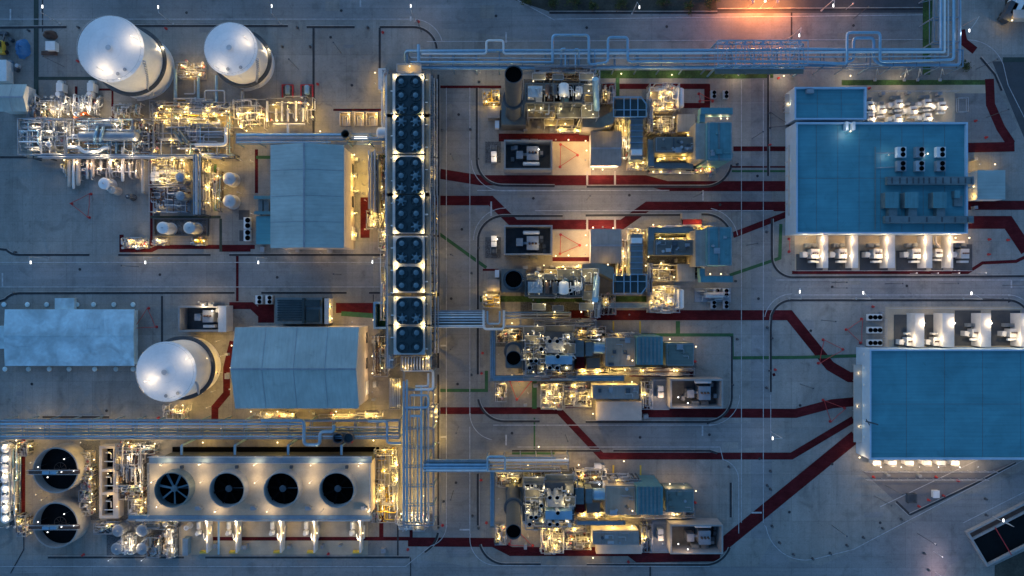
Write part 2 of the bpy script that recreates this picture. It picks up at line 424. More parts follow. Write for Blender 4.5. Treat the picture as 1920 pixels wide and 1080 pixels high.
for p, w in [([(68,-60),(68,216)],9), ([(68,147),(185,147)],6), ([(588,52),(588,262)],4), ([(712,52),(712,130)],4), ([(304,555),(304,645)],4), ([(0,295),(120,295)],4),
             ([(414,410),(414,472)],5), ([(282,407),(414,407)],5), ([(1372,630),(1372,745)],4), ([(1880,112),(2100,112)],9), ([(700,552),(700,600)],2), ([(746,978),(746,1045)],3), ([(770,1045),(770,1100)],2), ([(20,1075),(45,1030),(45,990)],2),
             ([(1219,1062),(1219,1100)],3), ([(1484,23),(1484,72)],3), ([(80,0),(80,60)],2)]:
    strip(p, w, .066).struct('drain_channel', 'dark_green' if w > 4 else 'drain')
# kerbs: a real step with a dark gutter beside it
def kerb(p, w=4):
    strip(p, w, .072).struct('gutter_path', 'drain')
    m = MB(); n = len(p)
    for a, b in zip(p, p[1:]):
        A = Vector(((a[0]-960)*S, (540-a[1])*S, .08)); B = Vector(((b[0]-960)*S, (540-b[1])*S, .08))
        t = (B-A).normalized(); o = Vector((-t.y, t.x, 0))*(w*S/2+.12)
        m.bar(A+o, B+o, .2, .16)
    m.struct('kerb', 'kerb')
KERBS = [[(0,52),(125,51)], [(200,49),(540,49)], [(575,51),(665,51)], arc(775,92,41,90,10) and [(712,51)]+arc(775,95,44,90,5),
 [(-60,462)]+arc(35,445,33,225,270,4)+[(168,478)], [(222,478),(395,478)], [(430,478),(735,478)], [(-40,575)]+arc(35,583,33,140,90,4)+[(440,549)], [(490,549),(650,549)], [(692,549),(735,549)],
 [(822,140),(822,690)], [(822,702),(822,985)], [(894,165),(894,292)]+arc(942,300,48,180,270)+[(1040,349)], [(1100,350),(1320,350)]+arc(1322,300,50,270,350),
 [(896,580),(896,470)]+arc(944,453,48,170,90)+[(1055,405)], [(1098,404),(1280,403)], [(1315,402)]+arc(1322,452,50,88,20),
 [(896,600),(896,702)], arc(946,740,50,190,270)+[(1012,790)], [(1098,791)]+[(1325,791)]+arc(1325,744,47,270,360)+[(1372,632)],
 [(896,888),(896,985)], arc(948,1008,50,195,270)+[(1014,1058)], [(1100,1059),(1320,1059)]+arc(1322,1010,49,270,340), [(1370,905),(1370,970)], [(960,845),(1125,845)], [(1150,845),(1330,845),(1345,850)],
 [(1447,410),(1447,470)]+arc(1487,480,40,190,270)+[(1920,518)], [(1445,735),(1445,615)]+arc(1485,603,40,165,90)+[(1890,563)]+arc(1890,603,40,90,10),
 [(90,1045),(345,1045)], [(385,1045),(768,1045)], arc(770,990,52,350,300), [(80,782),(205,782)], [(1706,965),(1832,905),(1905,868)], [(1706,965),(1680,940)],
 [(1838,108)]+[(1865,140),(1878,170)], [(1440,140),(1440,330)], [(1030,24),(1345,24)], [(1345,19),(1730,17)]]
for q in KERBS: kerb(q)
LINES = [[(0,36),(770,36)]+arc(775,92,56,90,15), [(837,165),(837,985)]+arc(797,985,40,0,-75)+[(760,1062),(0,1062)], [(881,165),(881,775)]+arc(931,775,50,180,260), [(881,800),(881,1000)]+arc(931,1010,50,170,270)+[(1330,1062)],
 [(0,492),(735,492)], [(0,538),(735,538)], [(1390,150),(1390,980)], [(1431,150),(1431,980)], [(895,357),(1255,357)], [(1003,395),(1450,395)], [(925,797),(1330,797)]+arc(1330,740,57,270,360), [(970,838),(1350,838)]+arc(1345,900,40,75,0)+[(1385,1000)],
 arc(942,300,58,180,270)+[(1050,358)], arc(948,450,60,180,90), arc(1322,452,62,80,10), [(1455,525),(1920,525)], [(1490,553),(1890,553)]+arc(1890,603,50,90,10), arc(1485,603,52,170,90),
 [(1433,985)]+arc(1510,975,75,190,280)+[(1600,1030),(1790,930),(1920,862)], [(1815,75)]+arc(1815,145,70,80,20)+[(1890,160),(1930,240)], [(970,0),(1040,38)], [(1040,36),(1730,28)], [(800,78),(1730,74)], [(1650,950),(1900,830)], [(1806,980),(1925,920)], [(1445,740),(1445,820)]]
for q in LINES: strip(q, 1.3, .080).struct('road_line', 'line_paint')
for x0, y0, x1, y1 in [(20,17,20,38), (676,-6,676,13), (949,60,949,80), (921,378,921,405), (1318,357,1318,376), (1317,798,1317,817), (949,815,949,835), (5,512,5,538), (1896,525,1896,540), (862,993,881,993), (826,819,836,819), (1409,961,1428,961), (1500,540,1500,550), (770,31,770,40), (1100,418,1100,419), (826,648,838,648)]:
    strip([(x0,y0),(x1,y1)], 3, .084).struct('road_line', 'line_paint')
for x in (1101, 1153):    # pale crossing bands over the red walkways
    strip([(x,321),(x,347)], 3.5, .086).struct('road_line', 'kerb'); strip([(x,407),(x,434)], 3.5, .086).struct('road_line', 'kerb')
strip([(1150,602),(1150,632)], 3, .086).struct('road_line', 'yellow_paint'); strip([(1200,602),(1200,630)], 3, .086).struct('road_line', 'yellow_paint')
strip([(1150,872),(1150,905)], 3, .086).struct('road_line', 'yellow_paint'); strip([(1201,872),(1201,905)], 3, .086).struct('road_line', 'yellow_paint')
R_ = random.Random(8)
for x, y in [(860,215),(866,430),(846,560),(858,720),(855,905),(1000,372),(1180,366),(1350,384),(1420,330),(1422,560),(1424,860),(1200,820),(1330,815),(960,812),(300,515),(520,520),(150,505),(620,70),(660,160),(200,770),(60,720),(1520,620),(1560,870),(1500,760),(1650,980),(1480,960),(1560,538),(1700,536),(1100,52),(1250,50),(1600,48),(930,30),(640,20),(350,24)]:
    c = P(x,y); m = MB(); m.wcyl(c.x,c.y,.42,.09,.10,14); m.struct('manhole_cover', 'drain')
    w_, h_ = 1.5+4*R_.random(), 1+3*R_.random(); x0 = x+R_.choice((-30,24)); y0 = y+R_.choice((-20,14)); sheet(rect(x0,y0,x0+w_/S*1.2,y0+h_/S),.034).struct('pavement_patch', R_.choice(('road','pad','ground')))
# ================================================================ street furniture
n = 0
def street_lamp(bx, by, hx, hy, label, z=8.5):
    r = T('street_lamp', label, 'street lamp', bx, by, 0, 'street lamps along the plant roads')
    b = P(bx, by); h = P(hx, hy, z)
    m = MB(); m.wcyl(b.x, b.y, .16, 0, z, 8, .09); m.wcyl(b.x, b.y, .3, 0, .3, 8); m.build('pole', 'galv', r)
    m = MB(); m.tube([(b.x, b.y, z-.1), ((b.x+h.x)/2, (b.y+h.y)/2, z+.25), (h.x, h.y, z+.15)], .06, 6); m.build('arm', 'galv', r)
    m = MB(); t = Vector((0,1,0)); m.box(hx-.9, hy-2.8, hx+.9, hy+2.8, z-.05, z+.16); m.build('lamp_head', 'lamp_white', r)
    light(r, (h.x, h.y, z-.35), 260, COOL)
for a in [(112,44,79,12,'street lamp above top road, between tall left tank and dark green strip'), (325,45,296,13,'street lamp above top road, between the two white tanks'), (527,45,509,11,'street lamp above top road, right of the smaller white tank'),
          (778,40,770,11,'street lamp beside the curved kerb above air coolers'), (92,484,57,492,'leftmost street lamp along the middle left road'), (298,484,272,492,'street lamp along middle left road below the lit manifold pit'), (500,484,484,492,'street lamp at the middle left road below grey gabled hall'),
          (710,484,698,491,'street lamp at the middle left road beside air coolers'), (1185,26,1199,13,'street lamp in front of the dark soil patch at top'), (1540,20,1563,10,'street lamp beside the orange lit yard at top'), (1480,72,1499,66,'street lamp right of the truss bridge on top pipe rack'),
          (1800,52,1818,57,'street lamp right of the pipe rack corner, by red patch'), (1480,560,1500,547,'street lamp at road bend left of lower blue roof'), (1605,560,1619,549,'street lamp on right road above the first lower transformer bays'), (1806,560,1822,550,'street lamp on right road above rightmost lower transformer bays'),
          (1446,810,1449,822,'street lamp at end of kerb left of lower blue roof'), (1862,969,1882,976,'street lamp standing on the wall of the dark basin')]:
    street_lamp(*a)
# bollards, hydrants
def bollard(px, py, label, group='dark bollards along the kerbs'):
    c = P(px, py); m = MB(); m.lathe(c.x, c.y, [(.40,0),(.40,.12),(.28,.14),(.28,.95),(.2,1.06),(.001,1.1)], 12); m.thing('bollard', 'dark_steel', label, 'bollard', group)
for x, y in [(1447,986),(1461,1017),(1487,1039),(1523,1047),(1556,1037),(1587,1022),(1618,1007),(1654,990),(1689,973)]: bollard(x, y, 'short dark bollard in the curved row left of the dark basin')
for x, y in [(1848,965),(1847,935),(1732,1037),(1740,1068)]: bollard(x, y, 'short dark bollard near the diagonal road in the lower right corner')
for x, y in [(1444,883),(1444,917),(1443,695),(1447,634)]: bollard(x, y, 'short dark bollard along kerb end left of the lower blue roof')
for x, y in [(896,298),(897,465),(897,990),(829,244),(882,243),(884,512),(884,703),(886,967),(832,940),(822,989)]: bollard(x, y, 'short dark bollard beside the long vertical road')
for x, y in [(1382,636),(1438,614),(1437,727),(1373,721),(1366,875),(1438,910),(1382,308),(1370,525),(1379,527),(1437,435)]: bollard(x, y, 'short dark bollard beside right vertical road')
for x, y in [(582,88),(558,52),(690,52),(530,88),(148,52),(28,550),(30,473),(55,58)]: bollard(x, y, 'short dark bollard on the left side yard kerbs')
for x, y in [(815,154),(898,153)]: bollard(x, y, 'short dark bollard under left end of top pipe rack')
def hydrant(px, py, label):
    c = P(px, py); r = T('fire_hydrant', label, 'hydrant', px, py, 0, 'red fire hydrants and call points')
    m = MB(); m.lathe(c.x, c.y, [(.4,0),(.4,.08),(.22,.12),(.22,.7),(.3,.75),(.24,.9),(.001,1.0)], 12); m.build('barrel', 'red_metal', r)
    m = MB(); m.tube([(c.x-.45,c.y,.55),(c.x+.45,c.y,.55)], .11, 8); m.build('outlet', 'red_metal', r)
for x, y, l in [(718,61,'red hydrant left of the curved kerb above the air coolers'), (596,158,'red hydrant beside dark drain right of white pump pipes'), (785,41,'red hydrant outside the curved kerb by the top road'), (312,54,'red hydrant under street lamp between white tanks'), (147,115,'red hydrant at left foot of the biggest tank'),
   (1459,147,'red hydrant left of upper blue roof, by pipe rack legs'), (1443,272,'red hydrant where thin red path meets right road'), (1854,449,'red hydrant at lower right of the red paths, upper one'), (1853,477,'orange red hydrant above the curved red path end'), (1889,450,'red hydrant nearest the right end of red paths'),
   (1828,227,'red hydrant in dark yard right of white switchgear'), (1848,258,'red hydrant beside the curved red walkway at right'), (1629,166,'red hydrant at corner of the upper blue roof wing'), (1740,937,'red box hydrant in the triangular yard'), (1768,929,'small red hydrant next to white crate in triangular yard'), (1722,949,'red hydrant near the tip of triangular yard'), (1795,901,'orange red hydrant under fence of the triangular yard'), (1754,894,'red hydrant against fence behind white cabinets'), (1637,894,'red hydrant at fence start of triangular yard'),
   (1453,693,'red hydrant beside kerb left of lower blue roof'), (1636,575,'red hydrant at the top of radiator row on lower yard'), (298,783,'red hydrant left of the lit tank valves'), (157,1040,'red hydrant below the lower dark basin'), (616,1038,'red hydrant at bottom kerb between pump bays'), (765,1030,'red hydrant at corner of bottom kerb'), (1163,783,'red box hydrant on roof apron of small pale building'), (1178,1053,'red hydrant at bottom kerb under the lowest turbine train'), (905,662,'red hydrant beside blue pipe tray of third train'), (903,700,'red hydrant by the green walkway of third train'), (902,900,'red hydrant beside blue bridge of fourth train'), (912,980,'red hydrant left of the lowest stack'), (830,985,'red hydrant at right kerb of lower pipe rack'), (1303,678,'red hydrant right of the teal enclosure'), (1303,942,'red hydrant right of lowest teal enclosure'), (660,828,'red valve hydrant behind the cooling tower')]:
    hydrant(x, y, l)
def barrier(pts, label, col='red_metal', open_=False):
    c = (sum(p[0] for p in pts)/len(pts), sum(p[1] for p in pts)/len(pts))
    r = T('chain_barrier', label, 'barrier', c[0], c[1], 0, 'red triangular chain barriers')
    for x, y in pts:
        q = P(x, y); m = MB(); m.wcyl(q.x, q.y, .42, 0, .1, 10); m.wcyl(q.x, q.y, .22, .1, 1.0, 8, .14); m.build('post', col, r)
    m = MB(); n = len(pts)
    for i in range(n - (1 if open_ else 0)):
        a = P(*pts[i]); b = P(*pts[(i+1) % n]); m.tube([a+Vector((0,0,.9)), a.lerp(b,.5)+Vector((0,0,.6)), b+Vector((0,0,.9))], .09, 5)
    m.build('chain', col, r)
barrier([(135,382),(171,364),(168,408)], 'red triangular chain barrier on open concrete left of process pipes')
barrier([(279,578),(254,615),(294,613)], 'red triangular chain barrier right of the blue tarpaulin shed')
barrier([(1051,271),(1083,291),(1050,313)], 'red triangular chain barrier on upper lit turbine yard')
barrier([(1051,440),(1087,460),(1050,476)], 'red triangular chain barrier on second lit turbine yard')
barrier([(956,714),(996,714),(969,749)], 'red chain barrier below third stack beside green path')
barrier([(1064,718),(1094,718),(1079,747)], 'red chain barrier left of pale gabled cabin, third train')
barrier([(965,988),(999,1023),(955,1020)], 'red chain barrier at the foot of lowest stack')
barrier([(1072,990),(1094,992),(1078,1010)], 'red chain barrier left of pale gabled cabin, fourth train')
barrier([(1543,637),(1580,655),(1534,681)], 'red triangular chain barrier crossed by the green path at right')
barrier([(1586,618),(1615,598),(1613,643)], 'red triangular chain barrier left of dark radiator row')
barrier([(1543,750),(1583,765),(1556,790)], 'red triangular chain barrier between red paths near lower blue roof')
barrier([(1479,448),(1479,472)], 'short red chain barrier left of the upper transformer bays', open_=True)
barrier([(1443,212),(1480,236),(1443,240)], 'dark triangular chain barrier left of upper blue roof', 'dark_steel')
barrier([(1310,176),(1336,190),(1312,190)], 'red chain barrier inside red framed plot, first train')
# ================================================================ storage tanks
def tank(px, py, rp, z, zr, label, lamps, fittings):
    c = P(px, py, z); R = rp*K(z)
    r = T('storage_tank', label, 'tank', px, py, z, 'white storage tanks'); r.location.z = 0; ORG[r.name] = r.location.copy()
    m = MB(); m.lathe(c.x, c.y, [(R+.35,0),(R+.35,.25),(R,.25)]+[(R+(.0 if i % 2 else .015), .25+(z-.25)*i/8) for i in range(9)], 72); m.build('shell', 'tank_shell', r)
    m = MB(); m.lathe(c.x, c.y, [(R+.22,z-.25),(R+.22,z+.02),(R-.1,z+.06),(R*.66,z+.45),(R*.33,z+.72),(.4,z+.85),(.001,z+.85)], 72); rf = m.build('roof', 'white', r)
    m = MB()
    for i in range(16): a_ = 2*PI*i/16; m.bar((c.x+.8*math.cos(a_),c.y+.8*math.sin(a_),z+.83),(c.x+(R-.1)*math.cos(a_),c.y+(R-.1)*math.sin(a_),z+.07),.07,.03)
    for q_ in (.36,.68): m.tube([(c.x+R*q_*math.cos(2*PI*i/48),c.y+R*q_*math.sin(2*PI*i/48),z+.86-.8*q_**1.5) for i in range(49)],.04,4)
    m.build('weld_seam', 'tank_shell', rf)
    m = MB(); m.tube([(c.x+(R-.15)*math.cos(2*PI*i/60),c.y+(R-.15)*math.sin(2*PI*i/60),z+1.05) for i in range(61)],.045,4)
    for i in range(30): a_ = 2*PI*i/30; m.bar((c.x+(R-.15)*math.cos(a_),c.y+(R-.15)*math.sin(a_),z),(c.x+(R-.15)*math.cos(a_),c.y+(R-.15)*math.sin(a_),z+1.05),.05)
    m.build('edge_rail', 'galv', rf)
    m = MB(); m.wcyl(c.x, c.y, .45, z+.7, z+1.25, 14); m.wcyl(c.x, c.y, .75, z+1.25, z+1.35, 14); m.build('vent', 'galv', rf)
    # walkway ring part way up
    m = MB(); m.lathe(c.x, c.y, [(R+.02,zr),(R+.02,zr+.15),(R+1.15,zr+.15),(R+1.15,zr),(R+.02,zr)], 72)
    for i in range(36):
        a = 2*PI*i/36; ca, sa = math.cos(a), math.sin(a)
        m.bar((c.x+(R+1.1)*ca,c.y+(R+1.1)*sa,zr+.1),(c.x+(R+1.1)*ca,c.y+(R+1.1)*sa,zr+1.2),.07)
        m.bar((c.x+R*ca,c.y+R*sa,zr-1),(c.x+(R+1.1)*ca,c.y+(R+1.1)*sa,zr),.1)
    for hh in (.6,1.2): m.tube([(c.x+(R+1.1)*math.cos(2*PI*i/72), c.y+(R+1.1)*math.sin(2*PI*i/72), zr+hh) for i in range(73)], .05, 4)
    m.build('ring_walkway', 'dark_steel', r)
    m = MB()
    for i in range(26):                         # spiral stair, lower right
        a = math.radians(-100+i*3.2); zz = .4+(zr-.4)*i/26 if i < 13 else zr+(z-zr)*(i-12)/13.5
        m.bar((c.x+R*math.cos(a),c.y+R*math.sin(a),zz),(c.x+(R+.9)*math.cos(a),c.y+(R+.9)*math.sin(a),zz),.35,.06)
    m.tube([(c.x+(R+.9)*math.cos(math.radians(-100+i*3.2)), c.y+(R+.9)*math.sin(math.radians(-100+i*3.2)), .4+(zr-.4)*i/26 if i < 13 else zr+(z-zr)*(i-12)/13.5) for i in range(26)], .09, 5)
    m.build('stair', 'galv', r)
    for fx, fy in fittings:
        m = MB(); q = P(fx, fy, z+.3); m.wcyl(q.x, q.y, .3, z-.1, z+.75, 10); m.wcyl(q.x, q.y, .5, z+.6, z+.68, 10); m.build('nozzle', 'steel', rf)
    m = MB()
    for i in range(7):
        a = math.radians(250+i*8); m.bar((c.x+(R-.1)*math.cos(a),c.y+(R-.1)*math.sin(a),z),(c.x+(R-.1)*math.cos(a),c.y+(R-.1)*math.sin(a),z+1.1),.06)
    m.build('handrail', 'white_metal', rf)
    for lx, ly, pw in lamps:                    # floodlights on short posts standing on the roof edge
        q = P(lx, ly, z+3.6); m = MB(); m.wbox(q.x-.12,q.y-.12,q.x+.12,q.y+.12,z+3.5,z+3.65); m.wcyl(q.x,q.y,.05,z-.3,z+3.5,6); m.build('floodlight', 'white_metal', r)
        light(r, (q.x, q.y, z+3.3), pw, SOFT)
    return r
tank(208, 92, 61, 16.8, 6.3, 'largest white storage tank at upper left with dark ring walkway', [(245,66,1000),(181,126,1000),(222,147,420)], [(222,139),(235,131)])
tank(433, 92, 48.5, 13.4, 4.6, 'smaller white storage tank right of the largest one at top', [(456,67,680),(401,122,680),(443,138,300)], [(452,127),(428,130)])
tank(312, 697, 55, 15.6, 5.6, 'white storage tank at lower left beside the wide gabled hall', [(347,674,850),(270,716,850),(316,747,320)], [(312,742),(334,737)])
def tank_side_lamp(root, px, py, z, pw, col=SOFT):
    lamp(root, px, py, z, pw, col, size=.4)
tk = [o for o in COL.objects if o.name.startswith('storage_tank')]
for o, ls in zip(tk, [[(277,122,7.6),(303,88,7.2)], [(497,120,6),(503,92,6)], [(387,672,7.6),(365,733,7.4)]]):
    for x, y, z in ls: tank_side_lamp(o, x, y, z, 420)
# small tanks
def small_tank(px, py, rp, z, mt, label, group='small tanks in the left process area', roof=None):
    c = P(px, py, z); R = rp*K(z); r = T('small_tank', label, 'tank', px, py, z, group); r.location.z = 0; ORG[r.name] = r.location.copy()
    m = MB(); m.wcyl(c.x, c.y, R, .15, z, 28); m.wcyl(c.x, c.y, R+.25, 0, .3, 28); m.build('shell', mt, r)
    m = MB(); m.dome(c.x, c.y, R+.05, z, R*.22, 28); rf = m.build('roof', roof or mt, r)
    m = MB(); m.wcyl(c.x, c.y, .22, z, z+R*.22+.4, 10); m.build('vent', 'galv', rf)
    m = MB(); m.bar((c.x+R+.1,c.y-.25,0),(c.x+R+.1,c.y-.25,z+1),.07); m.bar((c.x+R+.1,c.y+.25,0),(c.x+R+.1,c.y+.25,z+1),.07)
    for i in range(int(z/.5)): m.bar((c.x+R+.1,c.y-.25,.3+i*.5),(c.x+R+.1,c.y+.25,.3+i*.5),.05)
    m.build('ladder', 'galv', r); return r
small_tank(305, 427, 11, 5, 'tank_shell', 'small white tank in dark bund, left of the pair', 'pair of small tanks in the dark bund')
small_tank(355, 427, 11, 5, 'clad', 'small grey white tank in dark bund, right of the pair', 'pair of small tanks in the dark bund')
small_tank(195, 344, 10.5, 3.6, 'white', 'small blue white dome tank below the left process pipes')
small_tank(210, 356, 7, 3, 'wall_tan', 'small cream tank touching the blue dome tank')
small_tank(430, 335, 12, 3, 'clad', 'grey white vertical vessel right of green path, upper one')
small_tank(430, 377, 12, 3, 'clad', 'grey white vertical vessel right of green path, lower one')
small_tank(337, 332, 8.5, 5, 'steel', 'dark round vessel beside the central pipe rack, upper one')
small_tank(338, 367, 8.5, 5, 'steel', 'dark round vessel beside the central pipe rack, lower one')
small_tank(240, 368, 5, 3, 'dark_steel', 'small dark tank below cream tank on open concrete')
for (x, y), l in zip([(221,995),(266,995),(219,1029),(266,1029)], ['upper left', 'upper right', 'lower left', 'lower right']):
    small_tank(x, y, 11, 3.2, 'steel', l+' of the four grey filter vessels near bottom left', 'four grey filter vessels at bottom left')
# dark bund under the pair
def bund(x0, y0, x1, y1, label, mt='concrete_wall', h=1.2, floor_='gravel', t=.35):
    r = T('bund_wall', label, 'wall', (x0+x1)/2, (y0+y1)/2, 0)
    a = P(x0,y0,h); b = P(x1,y1,h); X0,X1,Y0,Y1 = a.x,b.x,b.y,a.y
    m = MB(); m.wbox(X0,Y0,X1,Y0+t,.05,h); m.wbox(X0,Y1-t,X1,Y1,.05,h); m.wbox(X0,Y0+t,X0+t,Y1-t,.05,h); m.wbox(X1-t,Y0+t,X1,Y1-t,.05,h); m.build('wall', mt, r)
    m = MB(); m.wbox(X0+t,Y0+t,X1-t,Y1-t,.05,.2); m.build('basin_floor', floor_, r); return r
bund(287, 409, 389, 442, 'low dark bund basin around the pair of small tanks', 'dark_steel')
# ================================================================ dark open basins bottom left
def basin(px, py, label):
    z = 5.7; rp = 43; c = P(px, py, z); R = rp*K(z); r = T('clarifier_basin', label, 'basin', px, py, z, 'round dark basins'); r.location.z = 0; ORG[r.name] = r.location.copy()
    m = MB(); m.lathe(c.x, c.y, [(R+.1,0),(R,z),(R-.35,z),(R-.4,2.8)], 64); m.build('shell', 'concrete_wall', r)
    m = MB(); m.wcyl(c.x, c.y, R-.38, 2.6, 2.8, 64); m.build('water', 'water', r)
    m = MB(); m.wbox(c.x-R-.9, c.y-.95, c.x+R+.6, c.y+.35, z+.15, z+.35); br = m.build('bridge', 'rust', r)
    m = MB(); m.rail([(c.x-R-.9,c.y-.9,z+.35),(c.x+R+.6,c.y-.9,z+.35)],1.0,.06); m.rail([(c.x-R-.9,c.y+.3,z+.35),(c.x+R+.6,c.y+.3,z+.35)],1.0,.08); m.build('handrail', 'galv', br)
    m = MB(); m.wbox(c.x-2.9, c.y-.75, c.x-.9, c.y+.1, z+.35, z+1.5); m.wbox(c.x-.8, c.y-.75, c.x+1.1, c.y+.1, z+.35, z+1.3); m.build('drive_box', 'blue_pipe', br)
    m = MB(); m.tube([(c.x+1.75*math.cos(2*PI*i/24), c.y+1.75*math.sin(2*PI*i/24), 3.6) for i in range(25)], .09, 5)
    for i in range(8): a = 2*PI*i/8; m.bar((c.x+.3*math.cos(a),c.y+.3*math.sin(a),3.5),(c.x+1.75*math.cos(a),c.y+1.75*math.sin(a),3.5),.08)
    m.build('feed_well', 'rust', r)
    for x, y in ((16,-21),(-15,13),(34,1),(-33,-6),(11,3)): 
        q = P(px+x, py+y, z+1); m = MB(); m.wcyl(q.x, q.y, .16, z+.85, z+1.05, 8); m.build('lamp', 'lamp_white', r); m = MB(); m.wcyl(q.x,q.y,.04,2.8,z+.85,5); m.build('lamp_pole', 'dark_steel', r)
    light(r, (c.x+R+1.5, c.y+1.5, z+1.5), 300, SOFT)
    return r
b0 = basin(104, 882, 'upper of the two round dark basins at lower left')
b1 = basin(104, 985, 'lower of the two round dark basins at lower left')
# ================================================================ gabled halls
def hall(label, x0, y0, x1, y1, ze, zr, ridge, axis, cat='building', roofm='roof_grey', wallm='wall_tan', name='gabled_hall', over=.35, seams=3, group=None):
    """roof outline as photographed at the eaves; ridge is a px coordinate seen at ridge height"""
    a = P(x0, y0, ze); b = P(x1, y1, ze); X0,X1,Y0,Y1 = a.x,b.x,b.y,a.y
    r = T(name, label, cat, (x0+x1)/2, (y0+y1)/2, ze, group); r.location = xf(Vector(((X0+X1)/2,(Y0+Y1)/2,0))); ORG[r.name] = r.location.copy()
    m = MB(); o = over
    if axis == 'y':
        xr = P(ridge, 0, zr).x; g = zr-.15
        poly = [(X0+o,0),(X1-o,0),(X1-o,ze-.1),(xr,g),(X0+o,ze-.1)]
        vs = [(x,Y0+o,z) for x,z in poly]+[(x,Y1-o,z) for x,z in poly]
    else:
        yr = P(0, ridge, zr).y; g = zr-.15
        poly = [(Y0+o,0),(Y1-o,0),(Y1-o,ze-.1),(yr,g),(Y0+o,ze-.1)]
        vs = [(X0+o,y,z) for y,z in poly]+[(X1-o,y,z) for y,z in poly]
    n = 5; m.add(vs, [tuple(range(n)), tuple(reversed(range(n,2*n)))]+[(i,n+i,n+(i+1)%n,(i+1)%n) for i in range(n)]); m.build('wall', wallm, r)
    m = MB(); t = .14
    if axis == 'y':
        for e, s in ((X0,1),(X1,-1)):
            m.add([(e,Y0,ze),(e,Y1,ze),(xr,Y1,zr),(xr,Y0,zr),(e,Y0,ze-t),(e,Y1,ze-t),(xr,Y1,zr-t),(xr,Y0,zr-t)], [(0,1,2,3) if s<0 else (3,2,1,0),(4,5,6,7),(0,4,5,1),(3,7,4,0),(1,5,6,2)])
    else:
        for e, s in ((Y0,1),(Y1,-1)):
            m.add([(X0,e,ze),(X1,e,ze),(X1,yr,zr),(X0,yr,zr),(X0,e,ze-t),(X1,e,ze-t),(X1,yr,zr-t),(X0,yr,zr-t)], [(0,1,2,3) if s>0 else (3,2,1,0),(4,5,6,7),(0,4,5,1),(3,7,4,0),(1,5,6,2)])
    rf = m.build('roof', roofm, r)
    m = MB()
    if axis == 'y':
        m.bar((xr,Y0,zr+.03),(xr,Y1,zr+.03),.5,.1)
        for i in range(1, seams+1):
            y = Y0+(Y1-Y0)*i/(seams+1); m.bar((X0,y,ze+.03),(xr,y,zr+.03),.12,.08); m.bar((X1,y,ze+.03),(xr,y,zr+.03),.12,.08)
    else:
        m.bar((X0,yr,zr+.03),(X1,yr,zr+.03),.5,.1)
        for i in range(1, seams+1):
            x = X0+(X1-X0)*i/(seams+1); m.bar((x,Y0,ze+.03),(x,yr,zr+.03),.12,.08); m.bar((x,Y1,ze+.03),(x,yr,zr+.03),.12,.08)
    m.build('ridge_cap', 'tarp' if roofm == 'tarp' else 'steel', rf)
    return r, (X0,X1,Y0,Y1)
h1, q1 = hall('tall grey gabled hall left of the air coolers', 507, 272, 645, 465, 14.3, 17.4, 570, 'y')
for i in range(3):
    y = q1[2]+(q1[3]-q1[2])*(i+.5)/3
    m = MB(); m.wbox(q1[1]-.33, y-1.6, q1[1]-.27, y+1.6, 1.2, 3.4); w = m.build('window', 'glass', h1)
for y in (290, 330, 352, 400, 440): lamp(h1, 664, y, 3.6, 420, GOLD)
m = MB(); m.wbox(q1[1]-.33, q1[2]+3, q1[1]-.2, q1[2]+7, 0, 4.5); m.build('door', 'wall_white', h1)
h2, q2 = hall('wide grey gabled hall above the lower pipe rack', 441, 613.5, 673, 766, 14.2, 17.6, 692, 'x', roofm='roof_grey_cross')
for i in range(3):
    y = q2[2]+(q2[3]-q2[2])*(i+.5)/3
    m = MB(); m.wbox(q2[1]-.33, y-1.6, q2[1]-.27, y+1.6, 1.2, 3.4); m.build('window', 'glass', h2)
m = MB(); m.wbox(q2[1]-.33, q2[2]+2, q2[1]-.2, q2[2]+6, 0, 4.5); m.build('door', 'wall_white', h2)
for y in (632, 668, 700, 735): lamp(h2, 698, y, 3.6, 240, PEACH)
for x in (470, 520, 580, 630): lamp(h2, x, 772, 4, 300, GOLD)
lamp(h2, 432, 690, 4, 420, GOLD); lamp(h2, 430, 730, 4, 420, GOLD); lamp(h2, 434, 648, 4, 300, GOLD)
hall('small pale gabled shed at the left edge of photo', -2, 158, 50, 209, 4.5, 6, 182, 'x', 'shed', 'roof_grey_cross', 'wall_white', 'gabled_shed', seams=1)
# tarpaulin shed
def tarp_shed():
    r, q = hall('long low shed under patched light blue tarpaulin at left', 9, 580, 252, 686, 2.6, 3.1, 629, 'x', 'shed', 'tarp', 'tarp', 'tarpaulin_shed', seams=0)
    X0,X1,Y0,Y1 = q; m = MB(); m.wbox(P(95,0,3).x, Y1-.02, P(132,0,3).x, Y1+3.3, 0, 1.2); m.build('porch', 'tarp', r)
    m = MB(); m.wbox(X0-3, Y0+5, X0-.3, Y1-5, 0, 1.4); m.build('annex', 'tarp', r)
    random.seed(11); m = MB()
    for i in range(9):
        x = X0+(X1-X0)*(.02+.93*random.random()); y = Y0+.5+(Y1-Y0)*.36*random.random()+random.choice((0,8)); w = 2+4*random.random()
        x2 = min(x+w, X1-.3); d = 1.5+2*random.random(); yr = P(0,629,3.1).y
        def hz(y): 
            return (2.6+.5*(y-Y0)/(yr-Y0) if y < yr else 2.6+.5*(Y1-y)/(Y1-yr))+.025+.008*i
        y2 = y+d
        if y < yr < y2: y2 = yr-.02
        y2 = min(y2, Y1-.1)
        m.add([(x,y,hz(y)),(x2,y,hz(y)),(x2,y2,hz(y2)),(x,y2,hz(y2))], [(0,1,2,3)])
    m.build('tarpaulin_patch', 'tarp', r)
    return r, q
ts, tq = tarp_shed()
bl = ['sandbag block weighing down the blue tarpaulin shed at its upper edge', 'sandbag block weighing down the blue tarpaulin shed at its lower edge']
